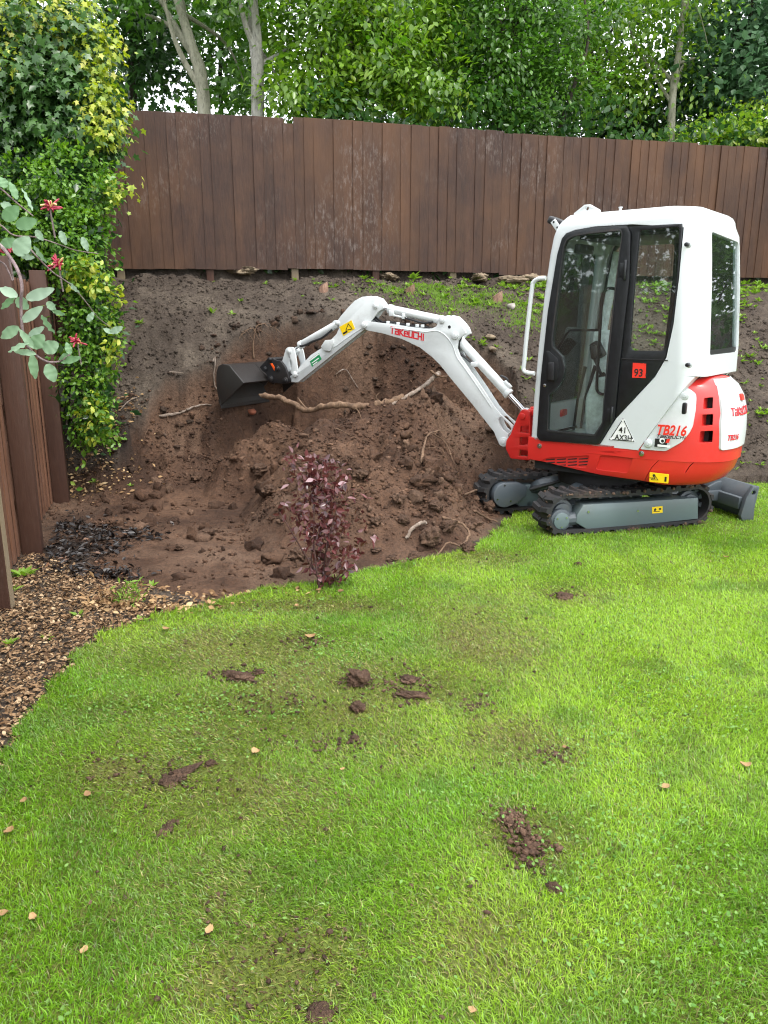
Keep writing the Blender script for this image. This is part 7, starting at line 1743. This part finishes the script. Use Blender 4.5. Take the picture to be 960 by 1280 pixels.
def flower(x, y, Y, r_, label, seed):
    c = hpt(x, y, Y); rg_ = random.Random(seed); fo_ = tag(empty('honeysuckle_flower', c), label, 'flower', 'red honeysuckle flowers')
    for k in range(24):
        a = rg_.uniform(0, 2 * PI); el = rg_.uniform(-0.2, 1.3); d = Vector((math.cos(a) * math.cos(el), math.sin(a) * math.cos(el) - 0.3, math.sin(el))).normalized(); l_ = r_ * rg_.uniform(0.7, 1.25)
        bend = Vector((rg_.uniform(-.5, .5), rg_.uniform(-.4, .4), rg_.uniform(-.7, .4))) * l_
        MB().tube(bez([d * 0.15 * l_, d * 0.6 * l_ + bend * 0.15, d * l_ + bend], 3), [0.0022, 0.0024, 0.0026, 0.003, 0.0036, 0.004, 0.0018], 6).build('petal', MAT['petal'] if k % 6 else MAT['petal_cream'], fo_)
    MB().tube([Vector((0, 0.02, -0.10)), Vector((0, 0.005, -0.03)), Vector((0, 0, 0.005))], 0.0035, 6).build('stalk', MAT['stem_honey'], fo_)
flower(285, 275, 3.0, 0.032, 'open red honeysuckle flower, largest and topmost, against the hedge', 1)
flower(335, 605, 3.3, 0.032, 'fringed red honeysuckle flower among yellow leaves at fence-top height', 2)
flower(442, 1042, 3.6, 0.032, 'small dark red honeysuckle flower low on the hedge by the last leaves', 3)
flower(40, 505, 2.7, 0.026, 'red honeysuckle flower half hidden behind the silvery leaf at the left', 4)

# ------------------------------------------------------------------ clods, stones, stumps and fallen leaves
def clod(px, py, r_, label, name='soil_clod', cat='clod', group='clods of soil', flat=0.7, mat=None, seed=0, sub=4, ground=True, fresh=0.75, stretch=(1, 1), sink=0.45):
    h = on_ground(px, py) if ground else hit(px, py)
    rg_ = np.random.default_rng(int(px * 3 + py * 7 + seed)); V, F = ico(sub)
    a = V * 1.0
    for q, amp in ((1.3, 0.9), (2.9, 0.7), (7.0, 0.55), (13.0, 0.35)):
        ph = rg_.random(3) * 40
        a = a * (1 + amp * ((vnoise(V[:, 0] * q + ph[0], V[:, 1] * q + V[:, 2] * q * 0.7 + ph[1]) + vnoise(V[:, 2] * q + ph[2], V[:, 0] * q - V[:, 1] * q * 0.6 + ph[0])) / 2 - 0.5)[:, None])
    a = a * np.array([stretch[0], stretch[1], flat]) * r_
    th = rg_.random() * 6.28; ca, sa = math.cos(th), math.sin(th); a = np.stack([a[:, 0] * ca - a[:, 1] * sa, a[:, 0] * sa + a[:, 1] * ca, a[:, 2]], -1)
    a[:, 2] -= a[:, 2].min() + sink * r_ * flat
    o = link(name, np_mesh(name, a, F, {'fresh': np.full(len(a), fresh), 'tan_soil': np.zeros(len(a)), 'tone': np.full(len(a), 0.45)}, True), mat or MAT['soil'])
    o.location = h; tag(o, label, cat, group); return o
clod(448, 856, 0.052, 'largest soil clod lying on the lawn, pointed at the left', flat=0.75)
clod(447, 889, 0.030, 'dark rounded clod just below the largest clod on the lawn')
clod(297, 848, 0.055, 'flat spread clod at the left of the worn lawn', flat=0.3, stretch=(1.5, 0.7))
clod(322, 843, 0.026, 'small crumb beside the flat spread clod', flat=0.5)
clod(232, 968, 0.038, 'long thin clod above the pale flake on the lawn', flat=0.35, stretch=(1.6, 0.6))
clod(215, 979, 0.034, 'pale brown flake of soil, lower of a pair on the lawn', flat=0.3)
clod(262, 957, 0.022, 'little clod right of the long thin one', flat=0.5)
clod(210, 1037, 0.026, 'flat brown clod standing alone on the left of the lawn', flat=0.35, stretch=(1.5, 0.7))
clod(692, 1114, 0.022, 'small lone clod below the crumbly patch of soil')
clod(512, 852, 0.040, 'crumbled clod, upper of two right of the largest clod', flat=0.3)
clod(516, 872, 0.048, 'crumbled clod, lower of two right of the largest clod', flat=0.3, stretch=(1.4, 0.8))
clod(588, 886, 0.026, 'flat scrap of soil on the worn strip in the middle of the lawn', flat=0.35)
clod(706, 748, 0.045, 'flattened clod on the lawn in front of the digger tracks', flat=0.3)
clod(722, 707, 0.022, 'tiny dark clod near the front of the track')
clod(442, 925, 0.022, 'crumb of soil between the clods and the middle of the lawn', flat=0.4)
clod(400, 1270, 0.030, 'flat crumb of soil at the bottom edge of the picture', flat=0.3)
# crumbly patch
rng = np.random.default_rng(88); n = 240; c0 = on_ground(662, 1064)
X = c0.x + rng.normal(size=n) * 0.030 + 0.0; Y = c0.y + rng.normal(size=n) * 0.034; X[:90] = on_ground(640, 1030).x + rng.normal(size=90) * 0.022; Y[:90] = on_ground(640, 1030).y + rng.normal(size=90) * 0.03
s_ = 0.003 + 0.009 * rng.random(n) ** 2
o = link('crumbled_soil', lumps_mesh('crumbled_soil', np.stack([X, Y, 0.012 + 0.008 * rng.random(n)], -1), s_, I1, rng, {'fresh': np.full(n, 0.8), 'tone': rng.uniform(0.2, 0.9, n)}), MAT['soil']); o['kind'] = 'stuff'
# on the dug soil
for q in [(540, 682, 0.085, 'large rounded clod on the lawn edge below the spoil heap', 0.8), (585, 690, 0.05, 'clod at the lawn edge right of the large one', 0.7), (518, 700, 0.04, 'small pale stone-like clod left of the large one', 0.6),
          (490, 700, 0.035, 'flat clod on the soil edge right of the shrub', 0.4), (498, 628, 0.05, 'broken clod on the heap right of the shrub', 0.7), (520, 622, 0.055, 'flat pale slab of earth on the heap', 0.4), (505, 655, 0.045, 'clod below the flat slab of earth', 0.7),
          (470, 655, 0.04, 'clod close to the right side of the shrub', 0.7), (258, 670, 0.055, 'rounded clod alone on the trampled floor', 0.6), (225, 688, 0.03, 'small clod left of the lone rounded one', 0.6), (325, 594, 0.07, 'tan clod at the left foot of the heap', 0.7),
          (335, 618, 0.05, 'dark clod below the tan one', 0.7), (545, 640, 0.05, 'clod in front of the far track', 0.7), (590, 660, 0.06, 'lump of earth beside the far track', 0.7), (610, 640, 0.05, 'lump of earth on the front of the far track', 0.7), (560, 665, 0.055, 'lump of earth above the large rounded clod', 0.7),
          (245, 600, 0.05, 'clod at the foot of the left wall of the cut', 0.7), (405, 700, 0.05, 'dark clod behind the stems of the shrub', 0.8), (372, 700, 0.06, 'dark lump of root and soil beside the shrub stems', 0.9), (470, 690, 0.03, 'small stone on the soil right of the shrub', 0.5), (450, 600, 0.05, 'clod halfway up the heap', 0.6)]:
    clod(q[0], q[1], q[2], q[3], flat=q[4], ground=False, group='clods on the dug soil')
MAT['terracotta'] = plain('broken_terracotta', (0.26, 0.085, 0.045), 0.8, 0, 0.4, 12, 0.3)
clod(315, 518, 0.055, 'reddish brick fragment in the hollow under the bucket', 'brick_fragment', 'rubble', None, 0.6, MAT['terracotta'], ground=False, sub=2)
MAT['tan'] = plain('tan_earth_stone', (0.19, 0.145, 0.095), 0.95, 0, 0.55, 20, 0.8)
MAT['greystone'] = plain('grey_stone', (0.30, 0.27, 0.24), 0.85, 0, 0.35, 14, 0.4)
for px, py, r_, lab, st in [(300, 345, 0.16, 'tan hump of earth under the left part of the fence', (1.5, .7)), (487, 350, 0.14, 'brown lump of earth under the fence above the moss', (1.2, .8)), (600, 352, 0.15, 'flat tan stone under the fence right of the moss', (2.0, .7)), (640, 354, 0.13, 'tan stone under the fence left of the digger cab', (1.6, .7)), (668, 352, 0.15, 'brown earth hump under the fence behind the grab handle', (1.4, .8))]:
    clod(px, py, r_, lab, 'earth_lump', 'lump', 'lumps along the foot of the fence', 0.34, MAT['tan'], ground=False, stretch=st)
clod(639, 386, 0.05, 'pale grey stone on the bank left of the cab', 'stone', 'stone', 'stones on the bank', 0.7, MAT['greystone'], ground=False, sub=2)
clod(612, 425, 0.06, 'flat tan stone on the bank behind the boom cylinder', 'stone', 'stone', 'stones on the bank', 0.4, MAT['tan'], ground=False, sub=2)
clod(720, 368, 0.09, 'grey stone on the bank seen through the cab door', 'stone', 'stone', 'stones on the bank', 0.6, MAT['greystone'], ground=False, sub=2)
clod(615, 457, 0.05, 'small ochre stone on the bank above the boom cylinder rod', 'stone', 'stone', 'stones on the bank', 0.5, MAT['tan'], ground=False, sub=2)
MAT['cutwood'] = bark_material('fresh_cut_wood', (0.13, 0.075, 0.05), (0.26, 0.15, 0.10), (0.40, 0.27, 0.19), 20)
for px, py, r_, h_, lab in [(404, 362, 0.05, 0.055, 'stump of cut wood on the bank above the dipper arm'), (622, 374, 0.055, 0.06, 'pinkish cut stump on the bank beyond the boom'), (512, 364, 0.055, 0.05, 'dark weathered stump left of the mossy patch')]:
    q = hit(px, py); b = MB(); n_ = 14
    for k in range(2): pass
    rings = []
    rr = random.Random(px)
    for zz, f in ((-0.06, 1.25), (h_ * 0.4, 1.05), (h_, 0.95)):
        rings.append([b.bm.verts.new((r_ * f * rr.uniform(.85, 1.12) * math.cos(2 * PI * k / n_), r_ * f * rr.uniform(.85, 1.12) * math.sin(2 * PI * k / n_), zz + (0.03 * math.cos(2 * PI * k / n_) if zz == h_ else 0))) for k in range(n_)])
    for i in range(2):
        for k in range(n_): b.bm.faces.new((rings[i][k], rings[i][(k + 1) % n_], rings[i + 1][(k + 1) % n_], rings[i + 1][k]))
    b.bm.faces.new(rings[2])
    o = b.build('tree_stump', MAT['cutwood'] if px != 512 else MAT['root'], None, q, None, 40); tag(o, lab, 'stump', 'stumps on the bank')
def fallen(px, py, L, label, tint, seed, kind='leaf'):
    p = on_ground(px, py); rg_ = random.Random(seed); V, F = [], []; nu, nv = 7, 4; a = rg_.uniform(0, 6.28); curl = rg_.uniform(0.25, 0.6)
    for i in range(nu + 1):
        t = i / nu; half = L * 0.36 * math.sin(PI * min(1, t * 0.92 + 0.05)) ** 0.7 * (1 + 0.12 * math.sin(t * 23))
        for j in range(nv + 1):
            s = (j / nv - 0.5) * 2; V.append((half * s, L * (t - 0.5), 0.022 + curl * L * ((t - 0.5) ** 2 * 1.2 + s * s * 0.18) + rg_.uniform(-.002, .002)))
    for i in range(nu):
        for j in range(nv): q = i * (nv + 1) + j; F.append((q, q + 1, q + nv + 2, q + nv + 1))
    A = np.array(V); c_, s_ = math.cos(a), math.sin(a); A = np.stack([A[:, 0] * c_ - A[:, 1] * s_, A[:, 0] * s_ + A[:, 1] * c_, A[:, 2]], -1)
    o = link('fallen_leaf', np_mesh('fallen_leaf', A, np.array(F), {'tint': np.full(len(A), tint)}, True), MAT['leaf_dead']); o.location = (p.x, p.y, 0.0)
    tag(o, label, 'leaf', 'fallen leaves on the lawn'); return o
for i, (px, py, L, lab, t) in enumerate([(320, 946, 0.055, 'curled cream leaf on the worn lawn in the middle distance', 0.95), (388, 801, 0.075, 'pinkish brown leaf below the purple shrub', 0.6), (830, 990, 0.055, 'folded tan leaf on the right of the lawn', 0.8), (931, 963, 0.055, 'broad tan leaf at the far right of the lawn', 0.75), (262, 1171, 0.042, 'curled pale leaf in the lower left of the lawn', 1.0),
                                         (110, 1000, 0.045, 'reddish leaf on the left of the lawn', 0.45), (12, 1046, 0.05, 'upright orange leaf near the left edge of the lawn', 0.6), (30, 1008, 0.04, 'small orange leaf near the mulch end of the lawn', 0.55), (4, 1150, 0.045, 'orange leaf cut by the left edge of the picture', 0.65), (42, 1155, 0.040, 'whitish leaf at the lower left', 1.0), (106, 1196, 0.036, 'whitish folded leaf on the bottom left of the lawn', 1.0),
                                         (428, 968, 0.028, 'tiny cream leaf in the middle of the lawn', 0.95), (371, 762, 0.05, 'pink leaf on the lawn below the shrub', 0.7), (208, 791, 0.06, 'orange-brown leaf on the lawn below the young plant', 0.6), (907, 700, 0.05, 'small red-orange leaf behind the right of the lawn', 0.4), (398, 742, 0.06, 'orange leaf under the purple shrub', 0.55), (590, 1272, 0.03, 'pale leaf at the bottom edge in the middle', 0.95), (705, 940, 0.03, 'brown scrap of leaf right of the lawn centre', 0.4)]):
    fallen(px, py, L * 0.72, lab, t * 0.72, i + 5)

for o in bpy.data.objects:
    if o.name.startswith('sticker_print'): o['kind'] = 'stuff'
